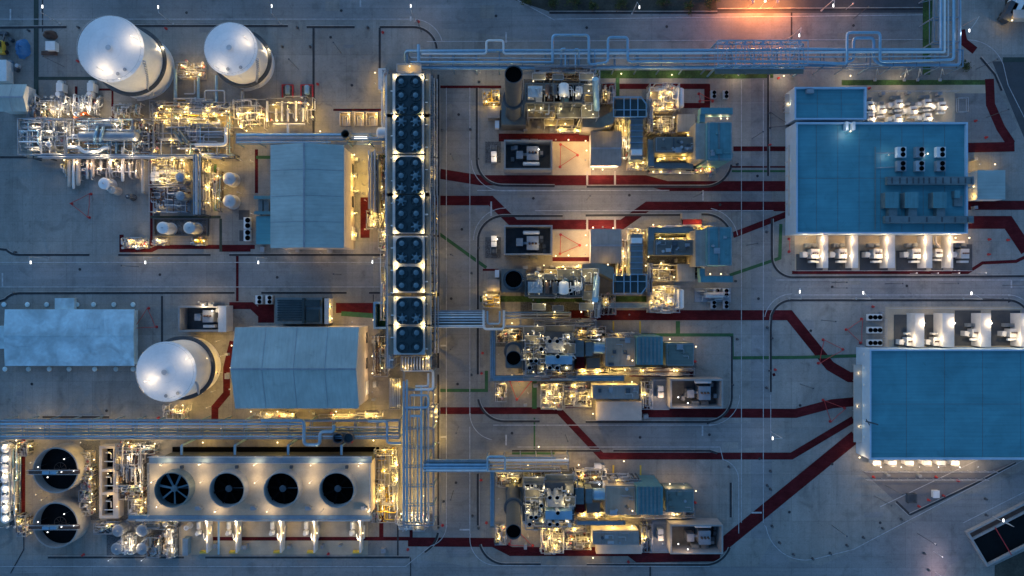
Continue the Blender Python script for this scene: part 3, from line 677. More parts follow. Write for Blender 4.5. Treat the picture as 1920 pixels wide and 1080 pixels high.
for k, (y, xs) in enumerate([(571,(8,52,88,145,176,214,250)), (692,(10,54,93,130,178,218,250))]):
    for x in xs:
        c = P(x, y); m = MB(); m.lathe(c.x, c.y, [(.72,0),(.76,.2),(.6,.36),(.3,.4),(.001,.41)], 8); m.thing('sandbag', 'tarp', bl[k], 'sandbag', 'sandbags round the tarpaulin shed')
# left edge yard clutter
def box_body(name, label, cat, x0, y0, x1, y1, z, mt, roofm=None, group=None, z0=0):
    a = P(x0,y0,z); b = P(x1,y1,z)
    r = T(name, label, cat, (x0+x1)/2, (y0+y1)/2, z, group); r.location = xf(Vector(((a.x+b.x)/2,(a.y+b.y)/2,z0))); ORG[r.name] = r.location.copy()
    m = MB(); m.wbox(a.x+.08,a.y-.08,b.x-.08,b.y+.08,z0,z-.15); m.build('body', mt, r)
    m = MB(); m.wbox(a.x,a.y,b.x,b.y,z-.15,z); rf = m.build('roof', roofm or mt, r)
    return r, rf
ct, _ = box_body('site_container', 'white site container at left edge above pale shed', 'container', -20, 112, 12, 152, 3, 'white_metal')
m = MB(); q = P(12,132,1.4); m.wbox(q.x-.06,q.y-1,q.x+.02,q.y+1,.3,2.4); m.build('door', 'steel', ct)
def tarp_heap(px, py, rx, ry, h, mt, label, cat, seed):
    random.seed(seed); c = P(px, py); m = MB(); vs = []; fs = []; nu, nv = 18, 6
    for j in range(nv):
        for i in range(nu):
            a = 2*PI*i/nu; q = 1-j/(nv-1)*.98; k = .85+.3*random.random() if j < nv-1 else 1
            vs.append((c.x+rx*q*k*math.cos(a), c.y+ry*q*k*math.sin(a), h*math.sin(PI/2*min(1,(j/(nv-1))*1.15))*(.85+.3*random.random()) if j else 0))
    for j in range(nv-1):
        for i in range(nu): fs.append((j*nu+i, j*nu+(i+1)%nu, (j+1)*nu+(i+1)%nu, (j+1)*nu+i))
    fs.append(tuple((nv-1)*nu+i for i in range(nu))); m.add(vs, fs); return m.thing('covered_heap', mt, label, cat)
tarp_heap(44, 92, 2.2, 3.0, 2.4, 'tarp_blue', 'blue tarpaulin covered heap near the left edge', 'tarp heap', 3)
tarp_heap(95, 66, 2.2, 1.5, 1.8, 'rust', 'dark brown scrap heap beside white box, left top yard', 'scrap heap', 4)
r, rf = box_body('storage_box', 'white storage box with dark skirt below brown scrap heap', 'box', 85, 77, 103, 94, 2, 'white_metal')
m = MB(); c = P(94,100); m.wbox(c.x-2.2,c.y-.6,c.x+2.2,c.y+.5,0,.7); m.build('step', 'rust', r)
r = T('loader', 'dark yellow site loader parked at upper left edge', 'machine', 12, 88)
c = P(12,88); m = MB(); m.wbox(c.x-1.6,c.y-2.6,c.x+.4,c.y+1.2,.7,2.2); m.build('body', 'yellow_metal', r)
m = MB(); m.wbox(c.x-1.2,c.y-.8,c.x+.1,c.y+.8,2.2,3.2); m.build('cab', 'glass', r)
m = MB(); m.bar((c.x+.3,c.y+1,1.8),(c.x+.4,c.y+3.6,1.2),.4); m.wbox(c.x-1.6,c.y+3.3,c.x+1.0,c.y+4.2,.2,1.3); m.build('bucket', 'dark_steel', r)
for sx in (-1.7,.5):
    for sy in (-1.8,.7): m = MB(); m.tube([(c.x+sx-.2,c.y+sy,.6),(c.x+sx+.25,c.y+sy,.6)], .6, 14); m.build('wheel', 'rubber', r)
random.seed(9)
for i, (x, y) in enumerate([(22,118),(34,132),(24,76),(36,125)]):
    c = P(x,y); m = MB(); m.wcyl(c.x,c.y,.6,.12,1.1,14); m.wcyl(c.x,c.y,.7,0,.12,14); m.wcyl(c.x,c.y,.5,1.1,1.2,14)
    m.thing('drum', ['blue_steel','dark_steel','dark_steel','galv'][i], 'steel drum '+['beside the white site container','under blue heap, nearest pale shed','beside the dark yellow loader','between blue heap and pale shed'][i], 'drum')
# ================================================================ flat blue roofed control buildings
def flat_building(label, x0, y0, x1, y1, z, name='control_building', par=.9, open_side=None, panel=42):
    a = P(x0,y0,z); b = P(x1,y1,z); X0,X1,Y0,Y1 = a.x,b.x,b.y,a.y; t = .45
    r = T(name, label, 'building', 960, 540); r.location = Vector(((X0+X1)/2,(Y0+Y1)/2,0)); ORG[r.name] = r.location.copy()
    m = MB(); m.wbox(X0+.05,Y0+.05,X1-.05,Y1-.05,0,z-par-.2); m.build('wall', 'parapet', r)
    m = MB(); m.wbox(X0+t,Y0+t,X1-t,Y1-t,z-par-.2,z-par); rf = m.build('roof', 'roof_blue', r)
    m = MB(); m.wbox(X0,Y0,X1,Y0+t,z-par-.2,z); m.wbox(X0,Y1-t,X1,Y1,z-par-.2,z); m.wbox(X0,Y0+t,X0+t,Y1-t,z-par-.2,z); m.wbox(X1-t,Y0+t,X1,Y1-t,z-par-.2,z); m.build('parapet', 'parapet', r)
    m = MB(); nx = max(2, round((x1-x0)/panel)); ny = max(2, round((y1-y0)/105)); zz = z-par+.012
    for i in range(1,nx): x = X0+(X1-X0)*i/nx; m.wbox(x-.05,Y0+t,x+.05,Y1-t,zz-.01,zz+.03)
    for i in range(1,ny): y = Y0+(Y1-Y0)*i/ny; m.wbox(X0+t,y-.05,X1-t,y+.05,zz-.01,zz+.02)
    m.build('roof_seam', 'duct_blue', rf)
    return r, rf, (X0,X1,Y0,Y1), z-par
cb, crf, cq, cz = flat_building('large blue roofed control building with rooftop units at right', 1493, 229, 1815, 438, 8.0)
cw, cwf, cwq, cwz = flat_building('blue roofed wing adjoining the control building at upper right', 1490, 163, 1625, 224, 7.2)
lb, lrf, lq, lz = flat_building('wide blue roofed building at the lower right edge', 1631, 655, 1990, 862, 8.0, panel=66)
# notch with two white brackets where wing meets the main roof
m = MB(); 
for x in (1588, 1601): q = P(x, 236, 8.6); m.wbox(q.x-.35,q.y-1.2,q.x+.35,q.y+1.2,7.1,8.8)
m.build('roof_bracket', 'white_metal', cb); lamp(cb, 1595, 246, 10.2, 330, COOL, pole=7.1)
lamp(cb, 1668, 290, 9.4, 150, COOL, pole=7.1); lamp(cb, 1740, 288, 9.4, 110, COOL, pole=7.1)
m = MB(); q = P(1518, 166, 7); m.wbox(q.x-1,q.y-1.4,q.x+1,q.y-.3,6.3,7.6); m.build('roof_hatch', 'steel', cw)
def canopy(root, x0, y0, x1, y1, z, lamps, power):
    m = MB(); m.box(x0,y0,x1,y1,z-.25,z); c_ = m.build('canopy', 'wall_tan', root)
    m = MB()
    for i in range(5):
        q = P((x0+x1)/2-3, y0+(y1-y0)*(i+.1)/5, z); m.wcyl(q.x,q.y,.12,0,z-.25,8)
    m.build('canopy_post', 'galv', c_)
    for x, y in lamps: lamp(root, x, y, z+2.0, power, (1,.86,.5), pole=z)
canopy(cb, 1478, 272, 1491, 404, 3.6, [(1484,300),(1484,335),(1484,380)], 45); canopy(cw, 1472, 176, 1488, 212, 3.4, [(1480,194)], 60)
canopy(lb, 1601, 684, 1626, 829, 3.6, [(1612,700),(1610,762),(1613,800)], 30)
m = MB()
for y in (664,690,722,760,790,820): q = P(1629,y,5); m.wbox(q.x-1.4,q.y-.35,q.x,q.y+.35,4.4,5.2)
m.build('wall_bracket', 'white_metal', lb)
m = MB()
for y in (285,318,344,378,410): q = P(1493,y,5); m.wbox(q.x-.9,q.y-.35,q.x,q.y+.35,4.4,5.2)
m.build('wall_bracket', 'white_metal', cb)
m = MB(); a = P(1624,790,9); b = P(1646,796,8.6); m.bar(a,b,.4); m.bar(P(1624,786,9),P(1632,800,7.4),.2); m.build('davit', 'dark_steel', lb)
def ac_unit(px, py, z0, label, group, w=2.6, d=3.0, h=1.5, mt='white_metal', fans=2, horiz=False):
    q = P(px, py, z0+h); r = T('cooling_unit', label, 'cooling unit', px, py, z0+h, group); r.location.z = z0; ORG[r.name] = r.location.copy()
    m = MB(); m.wbox(q.x-w/2,q.y-d/2,q.x+w/2,q.y+d/2,z0+.15,z0+h)
    for sx in (-1,1): m.wbox(q.x+sx*w*.4-.1,q.y-d/2,q.x+sx*w*.4+.1,q.y+d/2,z0,z0+.15)
    m.build('casing', mt, r)
    for i in range(fans):
        o = (i-(fans-1)/2)
        cx, cy = (q.x+o*w/fans, q.y) if horiz else (q.x+w*.12, q.y+o*d*.48)
        rr = min(w/fans*.40, d*.4) if horiz else d*.19
        m = MB(); m.lathe(cx, cy, [(rr+.1,z0+h),(rr+.1,z0+h+.15),(rr,z0+h+.15),(rr,z0+h+.03),(.001,z0+h+.03)], 20); f = m.build('fan', 'black', r)
    return r
for i, (x, y) in enumerate([(1691,285),(1726,285),(1765,285),(1691,311),(1726,311),(1765,311)]):
    ac_unit(x, y, cz, ['left white','middle','right white','left','middle','right'][i]+' twin fan unit in the '+('upper' if i < 3 else 'lower')+' row on the blue control roof', 'twin fan units on the control roof', mt='white_metal' if i in (0,2) else ['galv','steel'][i % 2])
def air_handler(x0,y0,x1,y1,z,label):
    r, rf = box_body('air_handler', label, 'air handler', x0,y0,x1,y1,z,'duct_blue','filter_blue','air handlers on the control roof',cz)
    m = MB(); a = P((x0+x1)/2+2, y1+5, z-.8); m.wbox(a.x-1.2,a.y-1.6,a.x+1.2,a.y+1.4,cz,z-.8); m.build('outlet_duct', 'duct_blue', r)
for x, l in ((1660,'left'),(1697,'middle'),(1750,'right')): air_handler(x, 360, x+25, 390, cz+2.6, l+' of three blue air handlers between the roof ducts')
air_handler(1790, 357, 1800, 371, cz+1.6, 'smallest blue air handler by the parapet on control roof')
def roof_duct(x0,y0,x1,y1,z,label,fins):
    r = T('roof_duct', label, 'duct', (x0+x1)/2, (y0+y1)/2, z); r.location.z = cz; ORG[r.name] = r.location.copy()
    m = MB(); m.box(x0,y0,x1,y1,cz+.5,z); m.build('duct', 'duct_blue', r)
    m = MB()
    for i in range(fins):
        x = x0+8+(x1-x0-16)*(i+.3*math.sin(i*7))/max(1,fins-1); m.box(x,y0+2,x+2.4,y1-2,z-.1,z+.12)
    m.build('duct_flange', 'dark_steel', r)
    m = MB()
    for i in range(6): x = x0+4+(x1-x0-8)*i/5; a = P(x,(y0+y1)/2,z); m.wbox(a.x-.15,a.y-.6,a.x+.15,a.y+.6,cz,cz+.5)
    m.build('duct_support', 'steel', r)
roof_duct(1664, 331, 1826, 346, cz+1.9, 'upper blue roof duct with dark slots on the control building', 13)
roof_duct(1660, 405, 1826, 418, cz+1.9, 'lower blue roof duct on the control building roof', 6)
m = MB(); m.wpipe([P(1641,275,cz+.3),P(1641,430,cz+.3)],.12,6); m.build('conduit', 'duct_blue', cb)
m = MB(); m.wpipe([P(1641,287,cz+.3),P(1682,287,cz+.3)],.12,6); m.wpipe([P(1643,315,cz+.3),P(1682,313,cz+.3)],.12,6); m.build('conduit', 'steel', cb)
# annex on right of the control building
r, rf = box_body('relay_cabin', 'pale grey cabin beside the right end of control building', 'cabin', 1833, 319, 1885, 374, 4.5, 'wall_white', 'roof_grey')
lamp(r, 1838, 308, 3.4, 420, GOLD); lamp(r, 1866, 308, 3.4, 300, GOLD); lamp(r, 1826, 350, 3.4, 300, GOLD); lamp(r, 1824, 368, 3.4, 200, GOLD)
m = MB(); m.pipe([(1815,352,3),(1833,350,3),(1833,362,3)],.25); m.build('cable_duct', 'blue_steel', r)
# ================================================================ transformers in bays
def firewall(x0,y0,x1,y1,z,label):
    a = P(x0,y0,z); b = P(x1,y1,z); r = T('fire_wall', label, 'wall', (x0+x1)/2, (y0+y1)/2, z); r.location.z = 0; ORG[r.name] = r.location.copy()
    m = MB(); m.wbox(a.x,a.y,b.x,b.y,0,z); m.build('wall', 'fire_wall', r); m = MB(); m.wbox(a.x-.08,a.y+.08,b.x+.08,b.y-.08,z,z+.15); m.build('coping', 'fire_wall', r); return r
def transformer(px, py, label, group, flip=1, sc=1.0, bund_=(0,0,0,0), style=0, name='transformer', mt='transformer'):
    q = P(px, py, 3); r = T(name, label, 'transformer', px, py, 3, group); r.location.z = 0; ORG[r.name] = r.location.copy()
    s = sc; x, y = q.x, q.y
    if bund_:
        a = P(bund_[0],bund_[1]); b = P(bund_[2],bund_[3]); m = MB(); m.wbox(a.x,b.y,b.x,a.y,.05,.22); m.build('oil_pit', 'asphalt', r)
    m = MB(); m.wbox(x-.2*s,y-1.5*s,x+2.2*s,y+1.3*s,.3,3.2*s); m.wbox(x-.3*s,y-1.6*s,x+2.3*s,y+1.4*s,3.2*s,3.35*s); m.build('tank', mt, r)
    m = MB(); m.wbox(x-2.6*s,y-1.2*s,x-1.1*s,y+.5*s,.3,2.7*s); m.wbox(x-1.1*s,y-.4*s,x-.2*s,y+.1*s,1.6*s,2.2*s); m.build('cable_box', mt, r)
    if style == 0:
        m = MB(); m.wbox(x-.4*s,y-2.6*s*flip-.3*s,x+2.4*s,y-2.6*s*flip+.35*s,1.2*s,2.8*s); m.build('conservator', 'transformer', r)
    else:
        m = MB(); m.capsule((x-1.0*s,y-2.4*s*flip,3.0*s),(x+2.4*s,y-2.4*s*flip,3.0*s),.42*s); m.build('conservator', 'white_metal', r)
    for i in range(2):
        m = MB()
        for k in range(6): m.wbox(x-1.4*s+i*2.0*s+k*.27*s,y+2.0*s*flip,x-1.4*s+i*2.0*s+k*.27*s+.13*s,y+3.2*s*flip,.5,2.4*s)
        m.build('radiator', 'radiator', r)
    for k in range(3):
        m = MB(); cx = x+.3*s+k*.7*s; m.lathe(cx, y, [(.16*s,3.3*s),(.26*s,3.5*s),(.14*s,3.6*s),(.24*s,3.8*s),(.12*s,3.9*s),(.2*s,4.1*s),(.06*s,4.3*s),(.001,4.4*s)], 10); m.build('bushing', 'rust', r)
    return r
for i, (x, px_) in enumerate([(1522,(1493,476,1542,507)),(1574,(1552,476,1596,507)),(1640,(1612,470,1664,507)),(1712,(1680,470,1736,507))]):
    t = transformer(x, 475, ORD[i]+' white transformer from left in bays below the control building', 'transformers below the control building', bund_=px_, sc=.95)
t = transformer(1757, 474, 'small bright transformer with bent pipe in narrow bay below the control building', 'transformers below the control building', bund_=(1746,478,1768,507), sc=.8)
m = MB(); m.pipe([(1754,442,3),(1754,455,3),(1762,464,2.8)],.3); m.build('cable_duct', 'wall_tan', t)
t = transformer(1803, 475, 'last transformer in the open dark bay right end below control building', 'transformers below the control building', bund_=(1786,458,1822,507), sc=.95)
for i, (x0,x1) in enumerate([(1543,1552),(1598,1608),(1664,1677),(1736,1747),(1782,1786)]):
    f = firewall(x0,441,x1,502,4.5, ORD[i]+' pale fire wall from left between bays below the control building')
    lamp(f, x0-2, 450, 5.4, 800, PEACH, head='lamp_white'); lamp(f, x0-3, 480, 5.4, 600, SOFT, head='lamp_white')
firewall(1786, 452, 1808, 455, 3.5, 'low pale screen wall above the last bay below the control building')
lamp(cb, 1818, 446, 4.6, 600, PEACH); lamp(cb, 1512, 446, 4.6, 420, SOFT); lamp(cb, 1792, 446, 4.6, 600, PEACH)
for i, (x, y, bb, st) in enumerate([(1703,640,(1676,590,1716,648),0),(1753,640,(1733,590,1766,648),0),(1826,624,(1790,582,1838,648),1),(1896,624,(1858,582,1912,648),1)]):
    transformer(x, y, ORD[i]+' white transformer from left in bays above lower blue roof', 'transformers above the lower building', flip=-1 if st == 0 else 1, sc=.85, bund_=bb, style=st)
for i, (x0,x1) in enumerate([(1716,1732),(1767,1788),(1839,1857),(1914,1930)]):
    f = firewall(x0,588,x1,650,4.5, ORD[i]+' pale fire wall from left between bays above lower blue roof')
    lamp(f, x0-3, 636, 5.6, 700, SOFT, head='lamp_white'); lamp(f, x1+3, 606, 5.6, 600, SOFT, head='lamp_white')
for i, y in enumerate((595,619,643)):
    ac_unit(1641, y, 0, ORD[i]+' of three dark triple fan coolers beside the upper left corner of lower roof', 'triple fan coolers by the lower building', 4.2, 1.9, 1.4, 'white_metal', 3, True)
m = MB(); a = P(1656,598); b = P(1656,650); m.rail([(a.x,a.y,0),(b.x,b.y,0)],2,.1); m.thing('yard_fence', 'galv', 'short steel fence right of the three triple fan coolers', 'fence')
def fence(pts, label, h=2.2):
    m = MB(); m.rail([P(*p) for p in pts], h, .08); return m.thing('yard_fence', 'galv', label, 'fence')
fence([(1666,578),(1905,578)], 'long thin fence above lower transformer bays')
fence([(1490,508),(1815,508)], 'long thin fence below upper transformer bays'); fence([(1617,882),(1862,882)], 'upper fence line of triangular yard under white cabinets'); fence([(1620,897),(1845,897)], 'lower fence line across triangular yard')
fence([(1630,174),(1790,174)], 'thin fence above the white switchgear yard')
# cabinets under the lower building
for i, x in enumerate((1644,1673,1705,1738,1765,1791)):
    r, rf = box_body('switch_cabinet', ORD[i]+' white cabinet from left along the bottom of lower blue building', 'cabinet', x-7, 864, x+8, 872, 2.6, 'white_metal', group='white cabinets below the lower building')
    m = MB(); q = P(x, 872, 1.3); m.wbox(q.x-.9,q.y-.12,q.x+.9,q.y-.02,.3,2.2); m.build('door', 'wall_white', r)
for x in (1652, 1690, 1725, 1760, 1800, 1835): lamp(lb, x, 876, 4.6, 900, (1,.68,.38), head='lamp_white', size=.3)
lamp(lb, 1612, 858, 4.5, 260, PEACH)
r, rf = box_body('supply_crate', 'white crate in the triangular yard near red hydrant', 'crate', 1750, 920, 1762, 934, 1.2, 'white_metal')
m = MB(); q = P(1707,933); m.wbox(q.x-1.4,q.y-1.4,q.x+1.4,q.y+1.4,0,.12)
for a in ((-1.2,-1.2),(1.2,-1.2),(1.2,1.2),(-1.2,1.2)): m.wbox(q.x+a[0]-.15,q.y+a[1]-.15,q.x+a[0]+.15,q.y+a[1]+.15,.12,1.2)
m.rail([(q.x-1.2,q.y-1.2,.1),(q.x+1.2,q.y-1.2,.1),(q.x+1.2,q.y+1.2,.1),(q.x-1.2,q.y+1.2,.1)],1.1,.14,True); m.thing('sump_guard', 'dark_steel', 'dark square sump guard rail in triangular yard', 'guard rail')
# upper right switchgear yard
sw = [(1633,196),(1634,219),(1655,204),(1687,193),(1685,220),(1714,205),(1741,192),(1741,218),(1768,197)]
for i, (x, y) in enumerate(sw):
    t = transformer(x-4, y, ['leftmost upper','leftmost lower','second column upper','third column upper','third column lower','middle','fifth column upper','fifth column lower','rightmost'][i]+' white power unit in the lit yard beside the blue wing', 'white power units in the lit yard', sc=.78, bund_=None, style=0, name='power_unit')
ru = [o for o in COL.objects if o.name.startswith('power_unit')]
for o, (x, y) in zip(ru, sw): lamp(o, x+10, y+3, 4.6, 620, SOFT, head='lamp_white', pole=0)
ry = [(1795,190),(1803,200)]
m = MB(); a = P(1790,186); b = P(1808,212); m.rail([(a.x,a.y,0),(b.x,a.y,0),(b.x,b.y,0),(a.x,b.y,0)],1.8,.1,True); m.thing('yard_fence', 'galv', 'small steel cage fence at right end of the white power units', 'fence')
# ================================================================ dark basin lower right
def settling():
    r = T('settling_basin', 'long dark rectangular basin with pale rim in the lower right corner', 'basin', 1880, 1000)
    p = [(1808,996),(2100,846),(2140,940),(1846,1060)]; W = [Vector(((x-960)*S,(540-y)*S)) for x, y in p]
    u = (W[1]-W[0]).normalized(); v = (W[3]-W[0]).normalized()
    def q(a, b, z): c = W[0]+u*a+v*b; return Vector((c.x,c.y,z))
    Lu = (W[1]-W[0]).length; Lv = (W[3]-W[0]).length
    def slab(a0,b0,a1,b1,z0,z1,m): m.add([q(a0,b0,z0),q(a1,b0,z0),q(a1,b1,z0),q(a0,b1,z0),q(a0,b0,z1),q(a1,b0,z1),q(a1,b1,z1),q(a0,b1,z1)], [(0,3,2,1),(4,5,6,7),(0,1,5,4),(1,2,6,5),(2,3,7,6),(3,0,4,7)])
    m = MB(); t=.6; slab(0,0,Lu,t,.02,1.2,m); slab(0,Lv-t,Lu,Lv,.02,1.2,m); slab(0,t,t,Lv-t,.02,1.2,m); slab(0,2.4,Lu,2.9,.02,1.1,m); m.build('rim', 'concrete_wall', r)
    m = MB(); slab(t,t,Lu,2.4,.03,.4,m); m.build('channel', 'rust', r)
    m = MB(); slab(t,2.9,Lu,Lv-t,.03,.35,m); m.build('water', 'water', r)
    m = MB(); m.bar(q(8,2.4,1.3),q(8,Lv,1.3),.2); m.build('boom', 'red_metal', r)
settling()
# tree clumps on the dark soil
def bush(px, py, r_, h, label, seed, name='shrub', cat='shrub', group=None):
    random.seed(seed); c = P(px, py); r = T(name, label, cat, px, py, 0, group)
    m = MB(); m.tube([(c.x,c.y,0),(c.x+.1,c.y,h*.4),(c.x+.2,c.y+.1,h*.7)], [.16,.12,.05], 6)
    for k in range(5): a = k*1.3; m.tube([(c.x+.1,c.y,h*.35),(c.x+r_*.5*math.cos(a),c.y+r_*.5*math.sin(a),h*.7)], [.08,.03], 5)
    m.build('trunk', 'bark', r)
    m = MB()
    cl = [(random.gauss(0,.45)*r_, random.gauss(0,.45)*r_, h*(.35+.6*random.random())) for _ in range(14)]
    for k in range(420):
        g = random.choice(cl); p = Vector((c.x+g[0]+random.gauss(0,.2)*r_, c.y+g[1]+random.gauss(0,.2)*r_, max(.2,g[2]+random.gauss(0,.18)*h)))
        a = Vector((random.gauss(0,1),random.gauss(0,1),random.gauss(0,1))).normalized()*.22; b = a.orthogonal().normalized()*.13
        m.add([p-a, p+b, p+a, p-b], [(0,1,2,3)])
    m.build('crown', 'crown', r)
for i, (x, y, rr) in enumerate([(985,4,1.6),(1035,10,1.9),(1075,2,2.2),(1110,14,1.4),(1160,6,2.0),(1240,8,1.8),(1290,14,1.5),(1328,5,2.0)]):
    bush(x, y, rr, 2.2, ORD[i]+' dark shrub from left on the dark soil patch at top', 20+i, group='shrubs on the top soil patch')
bush(1805, 128, 1.7, 1.6, 'olive shrub right of the pipe rack corner', 40)
# ================================================================ air fin coolers
CZ = 14.0
CG = [((752,779),(152,178,203)),((752,779),(227,250,274)),((752,779),(305,329,352)),((752,780),(376,400,424)),((753,780),(456,483)),((753,780),(511,535)),((754,781),(570,597)),((754,781),(624,651))]
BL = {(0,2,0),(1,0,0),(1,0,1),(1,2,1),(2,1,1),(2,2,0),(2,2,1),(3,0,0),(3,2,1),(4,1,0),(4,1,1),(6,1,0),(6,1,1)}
for gi, (xs, ys) in enumerate(CG):
    xl, xr = xs[0]-16, xs[1]+16; yt, yb = ys[0]-14, ys[-1]+14
    a = P(xl,yt,CZ); b = P(xr,yb,CZ)
    r = T('air_cooler', ORD[gi]+' bank of dark air cooler fans from top in the long central row', 'air cooler', (xl+xr)/2, (yt+yb)/2, CZ, 'air cooler banks in the central row'); r.location.z = 0; ORG[r.name] = r.location.copy()
    m = MB(); m.wbox(a.x,b.y,b.x,a.y,CZ-.35,CZ); m.build('deck', 'clad', r)
    m = MB(); m.wbox(a.x+.6,b.y+.4,b.x-.6,a.y-.4,CZ-2.4,CZ-.36); m.build('tube_bundle', 'steel', r)
    for x in (a.x+.25, b.x-.25):
        for y in (a.y-.3, (a.y+b.y)/2, b.y+.3): m = MB(); m.wbox(x-.16,y-.16,x+.16,y+.16,0,CZ-.36); m.build('column', 'steel', r)
    m = MB()
    for y in (a.y-.3, b.y+.3): m.bar((a.x+.25,y,CZ-2.6),(b.x-.25,y,CZ-2.6),.25); m.bar((a.x+.25,y,6),(b.x-.25,y,6),.25); m.bar((a.x+.25,y,6),(b.x-.25,y,.4),.14)
    for x in (a.x+.25, b.x-.25): m.bar((x,a.y,CZ-2.6),(x,b.y,CZ-2.6),.25); m.bar((x,a.y,6),(x,b.y,6),.25); m.bar((x,a.y,6),(x,(a.y+b.y)/2,.4),.14)
    m.build('beam', 'steel', r)
    c0 = P(xs[0],ys[0],CZ+.9); c1 = P(xs[1],ys[-1],CZ+.9); rf = 11.4*K(CZ+.9)
    m = MB()          # rounded dark plenum joining the fans
    poly = []
    for cx, cy, a0 in ((c1.x,c0.y,0),(c0.x,c0.y,90),(c0.x,c1.y,180),(c1.x,c1.y,270)):
        for k in range(7): t = math.radians(a0+15*k); poly.append((cx+rf*math.cos(t), cy+rf*math.sin(t)))
    m.prism(poly, CZ+.01, CZ+.55); m.build('plenum', 'teal_dark', r)
    for yi, y in enumerate(ys):
        for xi, x in enumerate(xs):
            q = P(x,y,CZ+.95); R = rf*.98
            m = MB(); m.lathe(q.x,q.y,[(R,CZ+.56),(R*.98,CZ+.95),(R*.93,CZ+.95),(R*.94,CZ+.575),(.001,CZ+.575)],28); f = m.build('fan_ring', 'teal_dark', r)
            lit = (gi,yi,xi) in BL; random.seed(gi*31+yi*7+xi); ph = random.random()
            m = MB()
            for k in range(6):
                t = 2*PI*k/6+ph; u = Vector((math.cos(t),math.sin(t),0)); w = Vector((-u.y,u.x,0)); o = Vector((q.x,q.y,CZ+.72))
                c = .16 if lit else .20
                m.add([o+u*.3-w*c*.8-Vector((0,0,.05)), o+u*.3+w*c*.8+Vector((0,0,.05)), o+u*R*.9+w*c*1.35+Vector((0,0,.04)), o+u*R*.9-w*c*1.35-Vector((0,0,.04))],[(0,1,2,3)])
            m.build('fan_blade', 'fan_blade' if lit else 'teal_dark', f)  # lit look is painted: chosen fans get paler blades, the others dark teal
            m = MB(); m.lathe(q.x,q.y,[(R*.45,CZ+.74),(R*.45,CZ+.84),(R*.3,CZ+.95),(.001,CZ+.98)],16); m.build('fan_hub', 'fan_blade', f)
    # light grey corner plates and walkways on both sides
    m = MB(); m.wbox(a.x-1.7,b.y-.2,a.x-.1,a.y+.2,CZ-1.2,CZ-1.05); m.wbox(b.x+.1,b.y-.2,b.x+1.7,a.y+.2,CZ-1.2,CZ-1.05); w = m.build('walkway', 'grating', r)
    m = MB(); m.rail([(a.x-1.65,a.y,CZ-1.05),(a.x-1.65,b.y,CZ-1.05)],1.1,.07); m.rail([(b.x+1.65,a.y,CZ-1.05),(b.x+1.65,b.y,CZ-1.05)],1.1,.07); m.build('handrail', 'galv', w)
    for y, on in ((yt+3,gi not in (4,)),(yb-3,gi not in (7,))):
        if on:
            for x in (xl+3.5, xr-3.5): lamp(r, x, y, CZ+1.25, 280, (1,.74,.30), pole=CZ, size=.4, down=.5)
    q = P(xs[0]-19, ys[0]+12, CZ); lamp(r, xl-6, (yt+yb)/2, 6.5, 800, GOLD); lamp(r, xr+7, (yt+yb)/2+8, 6, 800, GOLD)
    # header pipes along sides
    m = MB(); m.wpipe([(a.x-2.3,a.y,CZ-3),(a.x-2.3,b.y,CZ-3)],.32,8); m.wpipe([(a.x-2.3,(a.y+b.y)/2,CZ-3),(a.x+.2,(a.y+b.y)/2,CZ-3),(a.x+.2,(a.y+b.y)/2,CZ-1.4)],.2,8); m.build('header_pipe', 'silver', r)
    m = MB(); m.wpipe([(b.x+2.3,a.y,CZ-4),(b.x+2.3,b.y,CZ-4)],.26,8); m.wpipe([(b.x+3.1,a.y,CZ-5),(b.x+3.1,b.y,CZ-5)],.18,8); m.build('header_pipe', 'galv', r)
# end platform at the bottom and top of the row
def platform(label, x0,y0,x1,y1,z, lamps=(), mt='grating', power=500, col=GOLD, pipes=0, seed=1, name='platform', cat='platform', posts=True):
    a = P(x0,y0,z); b = P(x1,y1,z); r = T(name,label,cat,(x0+x1)/2,(y0+y1)/2,z); r.location.z = 0; ORG[r.name] = r.location.copy()
    m = MB(); m.wbox(a.x,b.y,b.x,a.y,z-.2,z); m.build('deck', mt, r)
    m = MB(); m.rail([(a.x,a.y,z),(b.x,a.y,z),(b.x,b.y,z),(a.x,b.y,z)],1.1,.08,True); m.build('handrail', 'galv', r)
    for x in (a.x+.2,b.x-.2):
        for y in (a.y-.2,b.y+.2): m = MB(); m.wbox(x-.13,y-.13,x+.13,y+.13,0,z-.2); m.build('column', 'steel', r)
    random.seed(seed); m = MB()
    for i in range(pipes):
        x = a.x+(b.x-a.x)*(i+.5)/pipes; m.wpipe([(x,a.y-.3,z-1),(x,a.y-.3,z+.6),(x,b.y+.3,z+.6),(x,b.y+.3,z-1.5)],.14+.12*random.random(),8)
    if pipes: m.build('pipe', 'silver', r)
    for x, y in lamps: lamp(r, x, y, z+2.2, power, col, pole=z)
    return r
platform('lit end platform with ribbed pipes below the last air cooler bank', 753,668,807,694,11,[(760,690),(800,672),(800,690)],pipes=10,power=300)
platform('lit end platform with star shaped bracing above the first air cooler bank', 745,122,790,137,12,[(768,124)],pipes=0,power=420,mt='slab')
r, rf = box_body('electrical_cabin', 'pale electrical cabin left of the topmost air coolers', 'cabin', 709, 128, 723, 168, 3.5, 'wall_white')
lamp(r, 703, 136, 3.6, 300, GOLD); lamp(r, 703, 156, 3.6, 300, GOLD)
